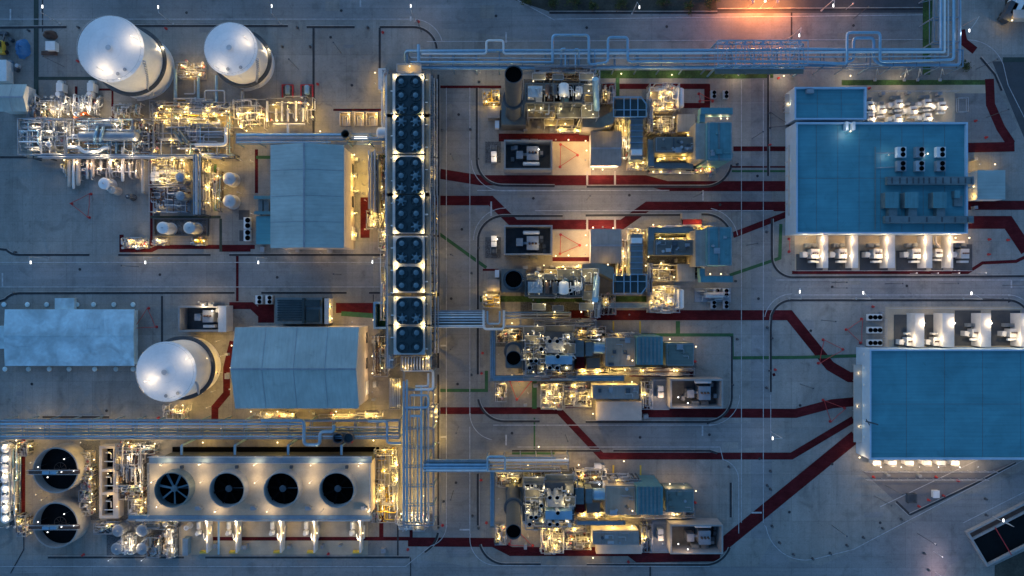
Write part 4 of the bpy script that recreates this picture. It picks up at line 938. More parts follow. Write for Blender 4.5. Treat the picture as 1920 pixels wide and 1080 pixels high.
# ================================================================ cooling tower
def cooling_tower():
    z = 9.5; r = T('cooling_tower', 'four fan cooling tower with tan deck at bottom left', 'cooling tower', 487, 915, z); r.location.z = 0; ORG[r.name] = r.location.copy()
    a = P(280,868,z); b = P(695,966,z); X0,X1,Y0,Y1 = a.x,b.x,b.y,a.y
    m = MB(); m.wbox(X0+.1,Y0+.1,X1-.1,Y1-.1,0,z-.2); m.build('casing', 'wall_tan', r)
    m = MB(); m.wbox(X0,Y0,X1,Y1,z-.2,z); m.build('deck', 'slab', r)
    m = MB(); m.wbox(X0,Y1+.02,X1+.3,Y1+1.9,z-.3,z+.1); m.wbox(X0-6,Y0-1.1,X1+.3,Y0-.02,z-.3,z+.1); w = m.build('walkway', 'blue_steel', r)
    m = MB(); m.rail([(X0,Y1+1.85,z+.1),(X1,Y1+1.85,z+.1)],1.1,.08); m.rail([(X0,Y1+.1,z+.1),(X1,Y1+.1,z+.1)],1.1,.06); m.rail([(X0-6,Y0-1.05,z+.1),(X1,Y0-1.05,z+.1)],1.1,.08); m.rail([(X0+.1,Y0,z),(X0+.1,Y1,z)],1.1,.08); m.rail([(X1-.1,Y0,z),(X1-.1,Y1,z)],1.1,.08); m.build('handrail', 'galv', w)
    m = MB(); m.wbox(X0+2,Y1+.05,X1,Y1+.9,.3,z-.8); m.build('louvre', 'louvre', r)
    m = MB(); m.wbox(X0+2,Y1+.95,X1+.6,Y1+2.4,.02,.25); m.build('basin_floor', 'black', r)
    for x in (340,440,540,640): q = P(x,0,8.5); m = MB(); m.wbox(q.x-.3,Y1+2,q.x+.3,Y1+4.8,8.1,8.5); m.wbox(q.x-.25,Y1+4.5,q.x+.25,Y1+5,0,8.2); m.build('riser_pipe', 'blue_pipe', r)
    for i, cx in enumerate((322,425,527,631)):
        zt = 12.6; q = P(cx,919,zt); R = 33*K(zt)
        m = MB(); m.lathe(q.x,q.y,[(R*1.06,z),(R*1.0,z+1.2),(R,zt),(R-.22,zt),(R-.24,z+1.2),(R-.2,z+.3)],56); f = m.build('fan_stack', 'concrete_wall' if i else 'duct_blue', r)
        m = MB(); m.wcyl(q.x,q.y,R-.2,z+.05,z+.3,40); m.build('drift_eliminator', 'black', f)
        m = MB(); n = 7
        for k in range(n):
            t = 2*PI*k/n+.25+i*i*.47; u = Vector((math.cos(t),math.sin(t),0)); w_ = Vector((-u.y,u.x,0)); o = Vector((q.x,q.y,z+1.5))
            m.add([o+u*.8-w_*.22-Vector((0,0,.12)), o+u*.8+w_*.22+Vector((0,0,.12)), o+u*(R-.5)+w_*.32+Vector((0,0,.1)), o+u*(R-.5)-w_*.32-Vector((0,0,.1)), o+u*.8-w_*.2-Vector((0,0,.2)), o+u*.8+w_*.2+Vector((0,0,.03)), o+u*(R-.5)+w_*.3+Vector((0,0,.02)), o+u*(R-.5)-w_*.3-Vector((0,0,.18))], [(0,1,2,3),(7,6,5,4),(0,3,7,4),(1,5,6,2)])
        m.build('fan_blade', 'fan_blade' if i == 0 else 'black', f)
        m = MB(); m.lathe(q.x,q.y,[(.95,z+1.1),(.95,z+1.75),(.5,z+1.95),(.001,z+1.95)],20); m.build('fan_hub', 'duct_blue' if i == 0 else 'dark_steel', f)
        m = MB(); m.bar((q.x+.5,q.y,z+.9),(q.x+R-.3,q.y,z+.9),.22); m.build('drive_shaft', 'dark_steel', f)
        s = P(cx+20, 873, z); m = MB(); m.wbox(s.x-.4,s.y-.7,s.x+.4,s.y+.1,z,z+.7); m.build('hatch', 'dark_steel', r)
        s = P(cx+53, 950, z); m = MB(); m.wbox(s.x-.9,s.y-.7,s.x+.4,s.y+.4,z,z+1.2); m.wcyl(s.x+.6,s.y-.2,.35,z,z+1.4,10); m.build('fan_motor', 'steel', r)
    for x, y in [(300,872),(372,872),(475,873),(582,873),(672,874),(374,906),(477,906),(580,906),(292,952),(402,960),(500,960),(602,960),(690,960),(283,905)]:
        lamp(r, x, y, z+2.8, 760, (1,.72,.40), pole=z, size=.3)
    return r
cooling_tower()
# pump bays below the cooling tower
def pump(px, py, label, group, z=0, sc=1.0, ang=0, mt='white_metal', motor='white_metal', name='pump', base=True):
    r = T(name, label, 'pump', px, py, z, group); c = P(px,py,z); s = sc
    def w(x,y): ca, sa = math.cos(ang), math.sin(ang); return (c.x+(x*ca-y*sa)*s, c.y+(x*sa+y*ca)*s)
    if base: m = MB(); p = [w(-1.9,-.8),w(1.9,-.8),w(1.9,.8),w(-1.9,.8)]; m.prism(p, z+.05, z+.4); m.build('base_plate', 'concrete_wall', r)
    m = MB(); x0,y0 = w(-1.6,0); x1,y1 = w(.1,0); m.capsule((x0,y0,z+1.1),(x1,y1,z+1.1),.55*s,14); m.build('motor', motor, r)
    m = MB(); x0,y0 = w(.1,0); x1,y1 = w(.7,0); m.tube([(x0,y0,z+1.1),(x1,y1,z+1.1)],.15*s,8); m.build('coupling', 'yellow_metal', r)
    m = MB(); x0,y0 = w(.7,0); x1,y1 = w(1.5,0); m.capsule((x0,y0,z+1.1),(x1,y1,z+1.1),.7*s,14); x2,y2 = w(1.1,0); m.tube([(x2,y2,z+1.1),(x2,y2,z+2.4)],.3*s,8); m.wcyl(x2,y2,.5*s,z+2.3,z+2.45,12); m.build('casing', mt, r)
    return r
for i, x in enumerate((376,432,513,576,662)):
    wx = (388,443,526,589,675)[i]
    pump(x, 988, ORD[i]+' water pump from left in lit bays below cooling tower', 'water pumps below the cooling tower', sc=1.15, ang=-PI/2)
    a = P(wx-1.5,972,3.5); b = P(wx+1.5,1037,3.5); r = T('partition_wall', ORD[i]+' pale partition wall from left in the lit pump bays', 'wall', wx, 1005, 0, 'partition walls of the pump bays')
    m = MB(); m.wbox(a.x,b.y,b.x,a.y,0,3.5); m.build('wall', 'fire_wall', r)
    m = MB(); q = P(wx,1036,1.2); m.wbox(q.x-2.2,q.y-.3,q.x+.2,q.y+.3,0,1.2); m.build('footing', 'yellow_paint', r)
    lamp(r, wx-4, 983, 4.6, 520, SOFT); lamp(r, wx-4, 1012, 4.4, 330, SOFT); lamp(r, wx+5, 1000, 4.0, 200, GOLD)
    m = MB(); m.pipe([(wx-6,1000,1.6),(wx-6,1010,1.6),(wx+8,1010,1.6),(wx+8,985,1.6)],.25); m.thing('pump_pipe', 'silver', ORD[i]+' discharge pipe from left passing under the pump bay walls', 'pipe', 'discharge pipes of the pump bays')
m = MB(); m.pipe([(410,968,4),(410,1038,4),(410,1038,.2)],.3); m.thing('pump_pipe', 'blue_pipe', 'single tall blue pipe between first and second pump bays', 'pipe')
# ================================================================ pipe racks and pipes
def rack(label, x0,y0,x1,y1,z, axis='x', step=42, mt='blue_steel', levels=(0,), lamps=(), power=500, col=GOLD, brace=True, name='pipe_rack'):
    a = P(x0,y0,z); b = P(x1,y1,z); r = T(name,label,'pipe rack',(x0+x1)/2,(y0+y1)/2,z); r.location.z = 0; ORG[r.name] = r.location.copy()
    n = max(1, round(((x1-x0) if axis == 'x' else (y1-y0))/step))
    for i in range(n+1):
        t = i/n; m = MB()
        if axis == 'x':
            x = a.x+(b.x-a.x)*t; ends = [(x,a.y),(x,b.y)]
        else:
            y = a.y+(b.y-a.y)*t; ends = [(a.x,y),(b.x,y)]
        for e in ends: m.wbox(e[0]-.15,e[1]-.15,e[0]+.15,e[1]+.15,0,z)
        for l in levels: m.bar((*ends[0],z-l-.15),(*ends[1],z-l-.15),.28)
        if brace and i % 3 == 1: m.bar((*ends[0],.3),(*ends[1],z-.4),.14)
        m.build('trestle', mt, r)
    m = MB()
    for l in levels:
        if axis == 'x': m.bar((a.x,a.y,z-l-.12),(b.x,a.y,z-l-.12),.2); m.bar((a.x,b.y,z-l-.12),(b.x,b.y,z-l-.12),.2)
        else: m.bar((a.x,a.y,z-l-.12),(a.x,b.y,z-l-.12),.2); m.bar((b.x,a.y,z-l-.12),(b.x,b.y,z-l-.12),.2)
    m.build('beam', mt, r)
    for q in lamps: lamp(r, q[0], q[1], q[2] if len(q) > 2 else z-1.5, power, col)
    return r
def pipe(pts, rad, mt, label, group=None, bend=None, seg=10, sup=None):
    m = MB(); m.pipe(pts, rad, seg, bend); o = m.thing('steel_pipe', mt, label, 'pipe', group)
    return o
RZ = 8.0
rack('long blue pipe rack across the top, from air coolers to right corner', 762,93,1806,124,RZ-.5,step=44,levels=(0,2.2),lamps=[(900,135,5),(960,133,5),(1020,135,4.5),(1090,133,4.5),(1165,138,3.6),(1260,140,3.5),(1385,140,3.6),(1470,142,3.4),(1595,142,3.6),(1690,143,3.4)],power=420,col=SOFT)
rack('blue pipe rack rising to the top edge at upper right', 1752,-60,1800,78,RZ-.5,axis='y',step=40,levels=(0,2.2))
z = RZ
BP = 'blue_pipe'
pipe([(760,116,5),(760,96,z),(792,96,z),(905,95,z),(1340,94,z),(1515,92,z),(1592,93,z),(1762,93,z),(1764,93,z),(1764,-60,z)],.42,BP,'uppermost long blue pipe on the top rack, bent upward at right')
pipe([(790,101,z),(912,101,z),(912,76,z+.6),(944,76,z+.6),(944,101,z),(1345,100,z),(1600,98,z),(1768,98,z),(1771,98,z),(1771,-60,z)],.32,'white_metal','second long pipe on the top rack with narrow square loop at left')
pipe([(770,117,z),(1034,117,z),(1036,117,z),(1036,66,z+.8),(1104,66,z+.8),(1104,122,z),(1140,117,z),(1140,70,z+.8),(1177,70,z+.8),(1177,116,z),(1345,115,z),(1515,116,z),(1588,120,z),(1588,61,z+.8),(1650,61,z+.8),(1650,116,z),(1788,112,z),(1788,-60,z)],.40,BP,'long blue pipe on top rack with three upward square loops')
pipe([(775,128,z-1),(1010,128,z-1),(1118,127,z-1),(1340,127,z-1),(1515,122,z-1),(1560,123,z-1),(1600,113,z-1),(1600,71,z),(1638,71,z),(1638,113,z-1),(1654,122,z-1),(1799,122,z-1),(1799,-60,z-1)],.45,BP,'lowest long blue pipe on the top rack with inner loop at right')
pipe([(770,108,z),(1020,110,z),(1340,108,z),(1700,106,z),(1778,106,z),(1778,-60,z)],.22,'galv','thin grey pipe in the middle of the top rack')
pipe([(800,123,z-2),(1345,122,z-2),(1790,118,z-2)],.25,'galv','grey pipe on the lower level of the top rack')
pipe([(1052,138,5),(1052,92,z+.6),(1060,92,z+.6)],.38,BP,'left vertical blue pipe inside the widest top rack loop')
pipe([(1085,138,5),(1085,93,z+.6),(1078,93,z+.6)],.38,BP,'right vertical blue pipe inside the widest top rack loop')
pipe([(1060,98,z),(1060,137,z),(1079,137,z),(1079,98,z)],.24,BP,'small U shaped blue pipe inside the widest top rack loop')
pipe([(1115,140,5),(1115,92,z+.8)],.2,BP,'thin upright blue pipe right of the widest top rack loop')
pipe([(785,84,z),(785,120,z),(785,130,4)],.5,BP,'short thick blue riser at left end of the top rack')
pipe([(1760,75,z-3),(1760,-60,z-3)],.3,'blue_steel','left lower blue pipe of rack rising to top edge')
# truss bridge over the road
def truss(label, x0,y0,x1,y1,z,h,n, mt='blue_steel'):
    a = P(x0,y0,z); b = P(x1,y1,z); r = T('truss_bridge', label,'bridge',(x0+x1)/2,(y0+y1)/2,z); r.location.z = 0; ORG[r.name] = r.location.copy()
    m = MB()
    for y in (a.y,b.y):
        m.bar((a.x,y,z),(b.x,y,z),.3); m.bar((a.x,y,z-h),(b.x,y,z-h),.3)
        for i in range(n):
            xa = a.x+(b.x-a.x)*i/n; xb = a.x+(b.x-a.x)*(i+1)/n; m.bar((xa,y,z if i % 2 else z-h),(xb,y,z-h if i % 2 else z),.18); m.bar((xa,y,z-h),(xa,y,z),.18)
    m.build('side_truss', mt, r)
    m = MB()
    for i in range(n+1):
        x = a.x+(b.x-a.x)*i/n; m.bar((x,a.y,z),(x,b.y,z),.2); m.bar((x,a.y,z-h),(x,b.y,z-h),.2)
        if i < n: x2 = a.x+(b.x-a.x)*(i+1)/n; m.bar((x,a.y if i%2 else b.y,z),(x2,b.y if i%2 else a.y,z),.16)
    m.build('cross_beam', mt, r)
    m = MB(); m.wbox(a.x,b.y-1.6,b.x,b.y-.2,z-h-.1,z-h+.02); w = m.build('walkway', 'grating', r)
    for x in (a.x,b.x):
        for y in (a.y,b.y): m = MB(); m.wbox(x-.22,y-.22,x+.22,y+.22,0,z-h); m.build('column', mt, r)
    return r
truss('blue lattice truss bridge carrying the top pipes over the road', 1346,76,1515,122,10.5,3.0,10,'blue_pipe')
for x in (905,960,1300,1345,1515,1680,1725): 
    pass
# inclined pipe supports under the right section
for i, x in enumerate((1640,1695,1720,1762)):
    m = MB(); a = P(x,150); b = P(x+5,128,7); m.bar(a,b,.22); m.bar(P(x+8,140),b,.18); m.wbox(a.x-.4,a.y-.4,a.x+.4,a.y+.4,0,.3); m.thing('pipe_support', 'galv', ORD[i]+' tan braced pipe prop from left under the right pipe run', 'support', 'braced props under the right pipe run')
# PR3: lower left rack
rack('long lower left pipe rack above the cooling tower', 0,789,748,822,7,step=42,levels=(0,2),lamps=[(30,826,4),(75,802,4.5),(150,830,4),(190,806,4.5),(240,830,4),(300,806,4.5),(380,830,3.5),(415,804,4.5),(480,812,4),(520,830,3.5),(560,806,4),(640,800,4),(700,826,3.5),(735,806,4)],power=520)
for i, (y, rr, mt, zz) in enumerate([(789,.28,'blue_steel',7.4),(795,.35,BP,7.4),(801,.20,'galv',7.3),(806,.3,'blue_steel',5.3),(812,.36,'duct_blue',7.4),(818,.26,BP,7.3),(822,.22,'blue_steel',7.2)]):
    pipe([(-60,y,zz),(566 if i in (1,) else 748,y,zz)],rr,mt,ORD[i]+' pipe from the top on the lower left rack')
pipe([(490,788,7.8),(570,788,7.8),(570,834,7.8),(600,834,7.8),(600,809,7.8),(626,809,7.8),(626,797,7.8)],.5,BP,'bright U shaped blue pipe loop on the lower left rack')
pipe([(690,790,7.6),(726,790,7.6),(726,831,7.6),(752,831,7.6)],.35,BP,'small blue pipe loop at right end of the lower left rack')
for i, (x, mt) in enumerate([(633,'black'),(653,'teal_dark')]):
    r = T('vent_stack', ('black open' if i == 0 else 'blue grey capped')+' round vent stack beside the U shaped pipe loop', 'stack', x, 822, 9); r.location.z = 0; ORG[r.name] = r.location.copy()
    q = P(x,822,9); R = 9.5*K(9); m = MB(); m.lathe(q.x,q.y,[(R+.2,0),(R,9),(R-.15,9),(R-.2,6)],28); m.build('shell', 'dark_steel', r)
    m = MB(); m.wcyl(q.x,q.y,R-.18,8.0 if i else 6,8.2 if i else 6.1,28); m.build('cap' if i else 'interior', mt, r)
# PR4: vertical rack right of hall
rack('vertical blue pipe rack below the air coolers', 756,696,812,985,8,axis='y',step=36,levels=(0,2.5),lamps=[(745,820,4),(742,870,4),(744,900,4),(746,940,4),(815,740,4),(818,790,4),(822,830,3.5),(800,880,4),(795,930,4),(770,965,4),(750,725,5)],power=600)
for i, (x, rr, mt, zz, y0, y1) in enumerate([(757,.34,BP,8.5,715,975),(763,.34,BP,8.5,712,975),(769,.18,'blue_steel',8.3,740,978),(776,.24,'galv',6,735,980),(783,.2,BP,8.4,780,975),(790,.3,BP,8.5,722,978),(797,.3,'duct_blue',8.4,745,978),(803,.24,'galv',8.3,705,980)]):
    pipe([(x,y0,zz),(x,y1,zz),(x,y1,3)],rr,mt,ORD[i]+' upright pipe from left on the vertical blue rack')
pipe([(757,694,9),(812,694,9),(812,730,9),(778,730,9)],.36,'white_metal','outer pale pipe loop at the top of vertical rack')
pipe([(779,724,8.8),(803,724,8.8),(803,700,8.8)],.3,'white_metal','inner pale pipe hook at the top of vertical rack')
pipe([(770,741,8.6),(803,741,8.6),(803,764,8.6),(760,764,8.6)],.33,BP,'blue pipe return bend at the vertical rack, under pale loop')
pipe([(770,780,8.8),(790,780,8.8),(790,850,8.8)],.36,BP,'blue pipe shoulder in the middle of vertical rack')
platform('lit slatted grating pit left of vertical rack', 731,709,751,766,2,[(734,712),(748,762)],pipes=6,power=300,mt='dark_steel')
# bridges to the right
def deck_bridge(label, x0,y0,x1,y1,z, pipes, lamps=()):
    a = P(x0,y0,z); b = P(x1,y1,z); r = T('pipe_bridge', label,'bridge',(x0+x1)/2,(y0+y1)/2,z); r.location.z = 0; ORG[r.name] = r.location.copy()
    m = MB(); m.wbox(a.x,b.y,b.x,a.y,z-.9,z-.7); m.build('deck', 'grating', r)
    m = MB()
    for y in (a.y,b.y): m.bar((a.x,y,z-.5),(b.x,y,z-.5),.25,.8); 
    for i in range(13): x = a.x+(b.x-a.x)*i/12; m.bar((x,a.y,z-1),(x,b.y,z-1),.2)
    m.rail([(a.x,a.y,z),(b.x,a.y,z)],1.1,.08); m.rail([(a.x,b.y,z),(b.x,b.y,z)],1.1,.08); m.build('girder', 'blue_steel', r)
    for x in (a.x+.3,b.x-.3):
        for y in (a.y,b.y): m = MB(); m.wbox(x-.2,y-.2,x+.2,y+.2,0,z-.9); m.build('column', 'blue_steel', r)
    for i, (y, rr, mt) in enumerate(pipes): m = MB(); m.pipe([(x0-6,y,z-.2),(x1+4,y,z-.2)],rr); m.build('pipe', mt, r)
    for q in lamps: lamp(r,*q,300,GOLD)
    return r
deck_bridge('upper grey pipe bridge crossing the vertical road from air coolers', 806,583,906,612,8.5,[(586,.25,'galv'),(590,.2,'white_metal'),(595,.3,'silver'),(600,.22,'galv'),(605,.2,'silver'),(612,.42,'white_metal')])
deck_bridge('lower blue pipe bridge crossing the vertical road to fourth train', 800,863,914,883,8.5,[(866,.3,'duct_blue'),(871,.4,BP),(877,.45,BP),(882,.4,'white_metal')])
def frame_loop(label, x0,y0,x1,y1,z,mt,rr=.36): pipe([(x0,y0,z),(x0,y1,z),(x1,y1,z),(x1,y0,z)],rr,mt,label)
frame_loop('outer pale square pipe loop at end of upper bridge', 907,582,945,617,9.2,'white_metal'); frame_loop('inner pale square pipe loop at end of upper bridge', 914,583,937,607,9.4,BP,.26)
frame_loop('blue square pipe loop at end of lower bridge', 914,882,947,856,9.2,BP,.3)
rack('grey pipe rack above third train, right of upper bridge', 945,586,1070,614,7,step=31,mt='steel',levels=(0,2),lamps=[(1016,604,4),(960,606,3.5),(1040,606,3.5)],power=420)
for i, (y, rr, mt) in enumerate([(586,.25,'blue_steel'),(590,.22,'galv'),(596,.28,'silver'),(612,.3,'galv')]): pipe([(945,y,7.4),(1070,y,7.4)],rr,mt,ORD[i]+' pipe from the top on grey rack above third train')
rack('lit pipe rack above fourth train, right of lower bridge', 916,857,1066,883,7,step=30,mt='steel',levels=(0,2),lamps=[(940,870,4),(990,872,4),(1030,868,4),(1060,860,4)],power=420)
for i, (y, rr, mt, x1) in enumerate([(858,.25,'blue_steel',1042),(863,.42,'white_metal',1066),(870,.25,'galv',1066),(876,.2,'silver',1050),(883,.32,'silver',1052)]): pipe([(914,y,7.4),(x1,y,7.4)],rr,mt,ORD[i]+' pipe from the top on lit rack above fourth train')
# pipe trays in the third and fourth trains
def tray(pts, w, z, label):
    r = T('cable_tray', label, 'cable tray', pts[0][0], pts[0][1], z); r.location.z = 0; ORG[r.name] = r.location.copy()
    for k, (a_, b_) in enumerate(zip(pts, pts[1:])):
        a = P(*a_,z); b = P(*b_,z); t = (b-a).normalized(); o = Vector((-t.y,t.x,0)); ww = w*K(z)/2
        m = MB(); m.bar(a-t*ww*(1 if k else 0), b+t*ww*.99, ww*2, .25 if k == 0 else .24); m.build('tray', 'duct_blue', r)
        m = MB()
        for q in (-.55,0,.55): m.tube([a+o*ww*q+Vector((0,0,.32)), b+o*ww*q+Vector((0,0,.32))], .2, 6)
        m.build('pipe', 'blue_steel', r)
        n = max(2,int((b-a).length/6)); m = MB()
        for i in range(n+1): c = a.lerp(b,i/n); m.bar(c-o*ww-Vector((0,0,.3)), c+o*ww-Vector((0,0,.3)), .2); m.wbox(c.x-.13,c.y-.13,c.x+.13,c.y+.13,0,z-.4)
        m.build('trestle', 'steel', r)
tray([(924,615),(924,709),(1165,709)], 11, 6.5, 'L shaped blue pipe tray round the third stack')
tray([(923,882),(923,985)], 9, 6.5, 'short blue pipe tray left of the fourth stack')
tray([(1080,980),(1168,980)], 9, 5.5, 'short blue pipe tray above pale cabin, fourth train')

# pipe frames flanking the air cooler row, and the pipe run along the foot of the cooling tower
rack('tall steel pipe frame along the left side of the air cooler row',724,142,736,690,11.5,axis='y',step=16,mt='steel',levels=(0,3,6),brace=False)
rack('tall steel pipe frame along the right side of the air cooler row',798,142,812,690,11.5,axis='y',step=16,mt='dark_steel',levels=(0,3,6),brace=False)
for i, (x, rr, mt, zz) in enumerate([(725,.16,'silver',11.8),(728.5,.24,'galv',11.8),(732,.14,'blue_steel',11.8),(735,.2,'steel',8.6)]): pipe([(x,142,zz),(x,300+i*60,zz),(x+1.5,310+i*60,zz),(x+1.5,688,zz),(x+1.5,688,3)],rr,mt,ORD[i]+' long pipe from left on the frame left of air coolers')
for i, (x, rr, mt, zz) in enumerate([(799.5,.2,'steel',8.6),(802.5,.16,'galv',11.8),(806,.26,'silver',11.8),(810,.14,'blue_steel',11.8)]): pipe([(x,142,zz),(x,260+i*80,zz),(x-1.5,270+i*80,zz),(x-1.5,688,zz),(x-1.5,688,3)],rr,mt,ORD[i]+' long pipe from left on the frame right of air coolers')
R_ = random.Random(5)
for i in range(26):
    y = 150+i*21; m = MB(); x = 738 if i % 2 else 797; d = -1 if i % 2 else 1
    m.pipe([(x,y,13),(x+d*5,y,13),(x+d*5,y,11.9),(x+d*(8+4*R_.random()),y,11.9)],.13+.12*R_.random(),7); m.thing('branch_pipe', R_.choice(('silver','galv','white_metal')), 'short branch pipe joining an air cooler bank to its side pipe frame', 'pipe', 'branch pipes of the air coolers')
rack('low pipe rack along the foot of the cooling tower',256,968,694,976,4.5,axis='x',step=22,mt='blue_steel',levels=(0,1.6),brace=False)
for i, (y, rr, mt) in enumerate([(968.5,.3,'blue_steel'),(972,.22,'galv'),(975.5,.3,'silver')]): pipe([(256,y,4.8),(694,y,4.8)],rr,mt,ORD[i]+' pipe from the top on low rack at cooling tower foot')
# ================================================================ process skids
def skid(name, label, cat, x0, y0, x1, y1, seed, zmax=4.0, z0=0.0, pipes=10, ves=2, hves=0, valves=8, lamps=(), power=500, col=GOLD, base='slab', frame=True,
         mts=('silver','white_metal','galv','clad'), group=None, deck=0, rmax=.3, along=None, lz=None):
    pipes = min(64, int(pipes*1.8)); rmax *= .72; power *= .85; deck += 1
    a = P(x0,y0,z0); b = P(x1,y1,z0); X0,X1,Y0,Y1 = a.x,b.x,b.y,a.y; W = X1-X0; H = Y1-Y0
    r = T(name,label,cat,(x0+x1)/2,(y0+y1)/2,z0,group); R = random.Random(seed)
    if base: m = MB(); m.wbox(X0,Y0,X1,Y1,z0+.04 if z0 == 0 else z0-.3,z0+.28); m.build('base_slab', base, r)
    if frame:
        nx = max(1,round(W/6)); ny = max(1,round(H/6)); m = MB()
        for i in range(nx+1):
            x = X0+.2+(W-.4)*i/nx
            for j in range(ny+1):
                y = Y0+.2+(H-.4)*j/ny; m.wbox(x-.11,y-.11,x+.11,y+.11,z0+.28,z0+zmax)
            m.bar((x,Y0+.1,z0+zmax-.15),(x,Y1-.1,z0+zmax-.15),.2)
        for j in range(ny+1):
            y = Y0+.2+(H-.4)*j/ny; m.bar((X0,y,z0+zmax-.15),(X1,y,z0+zmax-.15),.2)
        m.build('frame', 'steel', r)
    for k in range(deck):
        x = X0+W*R.random()*.6; y = Y0+H*R.random()*.6; w = W*(.2+.25*R.random()); h = H*(.2+.3*R.random()); zz = z0+zmax*(.5+.5*R.random())
        m = MB(); m.wbox(x,y,min(x+w,X1),min(y+h,Y1),zz-.1,zz); g = m.build('platform', 'grating', r)
        m = MB(); m.rail([(x,y,zz),(min(x+w,X1),y,zz),(min(x+w,X1),min(y+h,Y1),zz),(x,min(y+h,Y1),zz)],1.1,.07,True); m.build('handrail', 'galv', g)
    for k in range(ves):
        x = X0+W*(.1+.8*R.random()); y = Y0+H*(.1+.8*R.random()); rr = .4+.5*R.random(); h = zmax*(.6+.5*R.random())
        m = MB(); m.wcyl(x,y,rr,z0+.28,z0+h,16); m.dome(x,y,rr,z0+h,rr*.5,16,4); m.wcyl(x,y,rr*.3,z0+h+rr*.4,z0+h+rr*.5+.4,8); m.build('vessel', R.choice(mts), r)
    for k in range(hves):
        y = Y0+H*(k+.5)/hves; xa = X0+W*(.05+.3*R.random()); xb = min(X1-.5, xa+W*(.4+.3*R.random())); rr = .6+.35*R.random()
        m = MB(); m.capsule((xa,y,z0+1.6),(xb,y,z0+1.6),rr,14)
        for q in (.25,.75): x = xa+(xb-xa)*q; m.wbox(x-.2,y-rr*.7,x+.2,y+rr*.7,z0+.28,z0+1.4); m.wcyl(x,y,.18,z0+1.6,z0+1.6+rr+.5,8)
        m.build('horizontal_vessel', R.choice(mts), r)
    for k in range(pipes):
        z = z0+.6+(zmax-.4)*R.random(); rr = .09+(rmax-.09)*R.random()**1.5; ax = along if along is not None else R.random()
        if ax < .5:
            xa, xb = sorted((X0+W*R.random()*.4, X1-W*R.random()*.4)); y = Y0+H*R.random(); d = H*(R.random()-.5)*.6; y2 = min(max(y+d,Y0),Y1); xm = xa+(xb-xa)*(.3+.4*R.random())
            p = [(xa,y,z0+.3),(xa,y,z),(xm,y,z),(xm,y2,z),(xb,y2,z),(xb,y2,z0+.3)]
        else:
            ya, yb = sorted((Y0+H*R.random()*.4, Y1-H*R.random()*.4)); x = X0+W*R.random(); d = W*(R.random()-.5)*.6; x2 = min(max(x+d,X0),X1); ym = ya+(yb-ya)*(.3+.4*R.random())
            p = [(x,ya,z0+.3),(x,ya,z),(x,ym,z),(x2,ym,z),(x2,yb,z),(x2,yb,z0+.3)]
        m = MB(); m.wpipe(p,rr,8); pp = m.build('pipe', R.choice(mts), r)
        if R.random() < .5:
            q = p[2]; m = MB(); m.wcyl(q[0],q[1],rr*2,z-.12,z+.12,10); m.build('flange', 'galv', pp)
    for k in range(valves):
        x = X0+W*R.random(); y = Y0+H*R.random(); z = z0+.5+zmax*.7*R.random()
        m = MB(); m.lathe(x,y,[(.001,z),(.3,z+.15),(.32,z+.4),(.12,z+.55),(.1,z+.8),(.001,z+.8)],10); m.wcyl(x,y,.09,z0+.2,z,6); v = m.build('valve', R.choice(('silver','white_metal','galv')), r)
        m = MB(); m.lathe(x,y,[(.34,z+.8),(.34,z+.88),(.26,z+.88),(.26,z+.8),(.34,z+.8)],12); m.bar((x-.3,y,z+.84),(x+.3,y,z+.84),.05); m.build('hand_wheel', R.choice(('red_metal','steel','white_metal')), v)
    for q in lamps: lamp(r, q[0], q[1], q[2] if len(q) > 2 else (lz or z0+zmax+1.2), power, col)
    return r
WH = ('white_metal','clad','silver','galv','steel')
# --- left process area
skid('metering_skid','brightly lit white metering skid at the far left of process area','metering skid',52,228,140,296,1,4.5,pipes=34,ves=2,hves=2,valves=22,lamps=[(62,236),(70,258),(88,246),(60,280),(104,285),(118,240),(132,270)],power=300,col=SOFT,mts=('silver','galv','steel','clad','steel','blue_pipe'),deck=2,rmax=.4)
skid('gas_scrubber_skid','long scrubber skid with big horizontal blue grey vessel left of center pipes','scrubber skid',142,228,265,296,2,4.5,pipes=30,ves=2,hves=1,valves=14,lamps=[(150,240),(172,284),(215,232),(240,286),(252,262),(190,292)],power=300,col=SOFT,mts=('blue_pipe','silver','galv','white_metal'),deck=1,rmax=.4)
m = MB(); m.capsule(P(152,256,4.2),P(256,256,4.2),1.45,24,.6); 
for x in (170,238): q = P(x,256,2); m.wbox(q.x-.3,q.y-1.1,q.x+.3,q.y+1.1,0,3.2)
m.thing('knockout_drum','steel','large blue grey horizontal drum in the left process area','vessel')
for i, x in enumerate((181,192)):
    m = MB(); m.pipe([(x-4,270,3),(x-3,258,6.2),(x,246,6.2),(x+2,238,4)],.42,10); m.thing('steel_pipe','blue_pipe',('left' if i == 0 else 'right')+' curved blue pipe over the horizontal drum','pipe')
m = MB(); m.pipe([(128,276,4.4),(150,276,4.4),(156,285,4.4),(184,285,4.4),(194,277,4.4),(205,277,4.4)],.5,10); m.thing('steel_pipe','white_metal','thick pale pipe with dogleg bends below the horizontal drum','pipe')
skid('valve_skid','lit valve skid with slanted blue pipes between drum and hall','valve skid',300,216,438,296,3,4.5,pipes=36,ves=2,hves=2,valves=20,lamps=[(306,228),(330,220),(352,226),(380,222),(410,226),(424,250),(424,280),(380,290),(350,282),(316,262)],power=360,mts=('silver','galv','steel','clad','steel','blue_pipe'),deck=3,rmax=.4)
for i in range(2):
    m = MB(); m.pipe([(326+i*10,246,5.2),(342+i*10,268,5.2)],.4,10); m.thing('steel_pipe','duct_blue',('left' if i == 0 else 'right')+' slanted blue pipe on the lit valve skid','pipe')
m = MB(); m.pipe([(366,272,5),(424,272,5),(424,240,5)],.5,10); m.thing('steel_pipe','white_metal','pale thick elbow pipe at right of the lit valve skid','pipe')
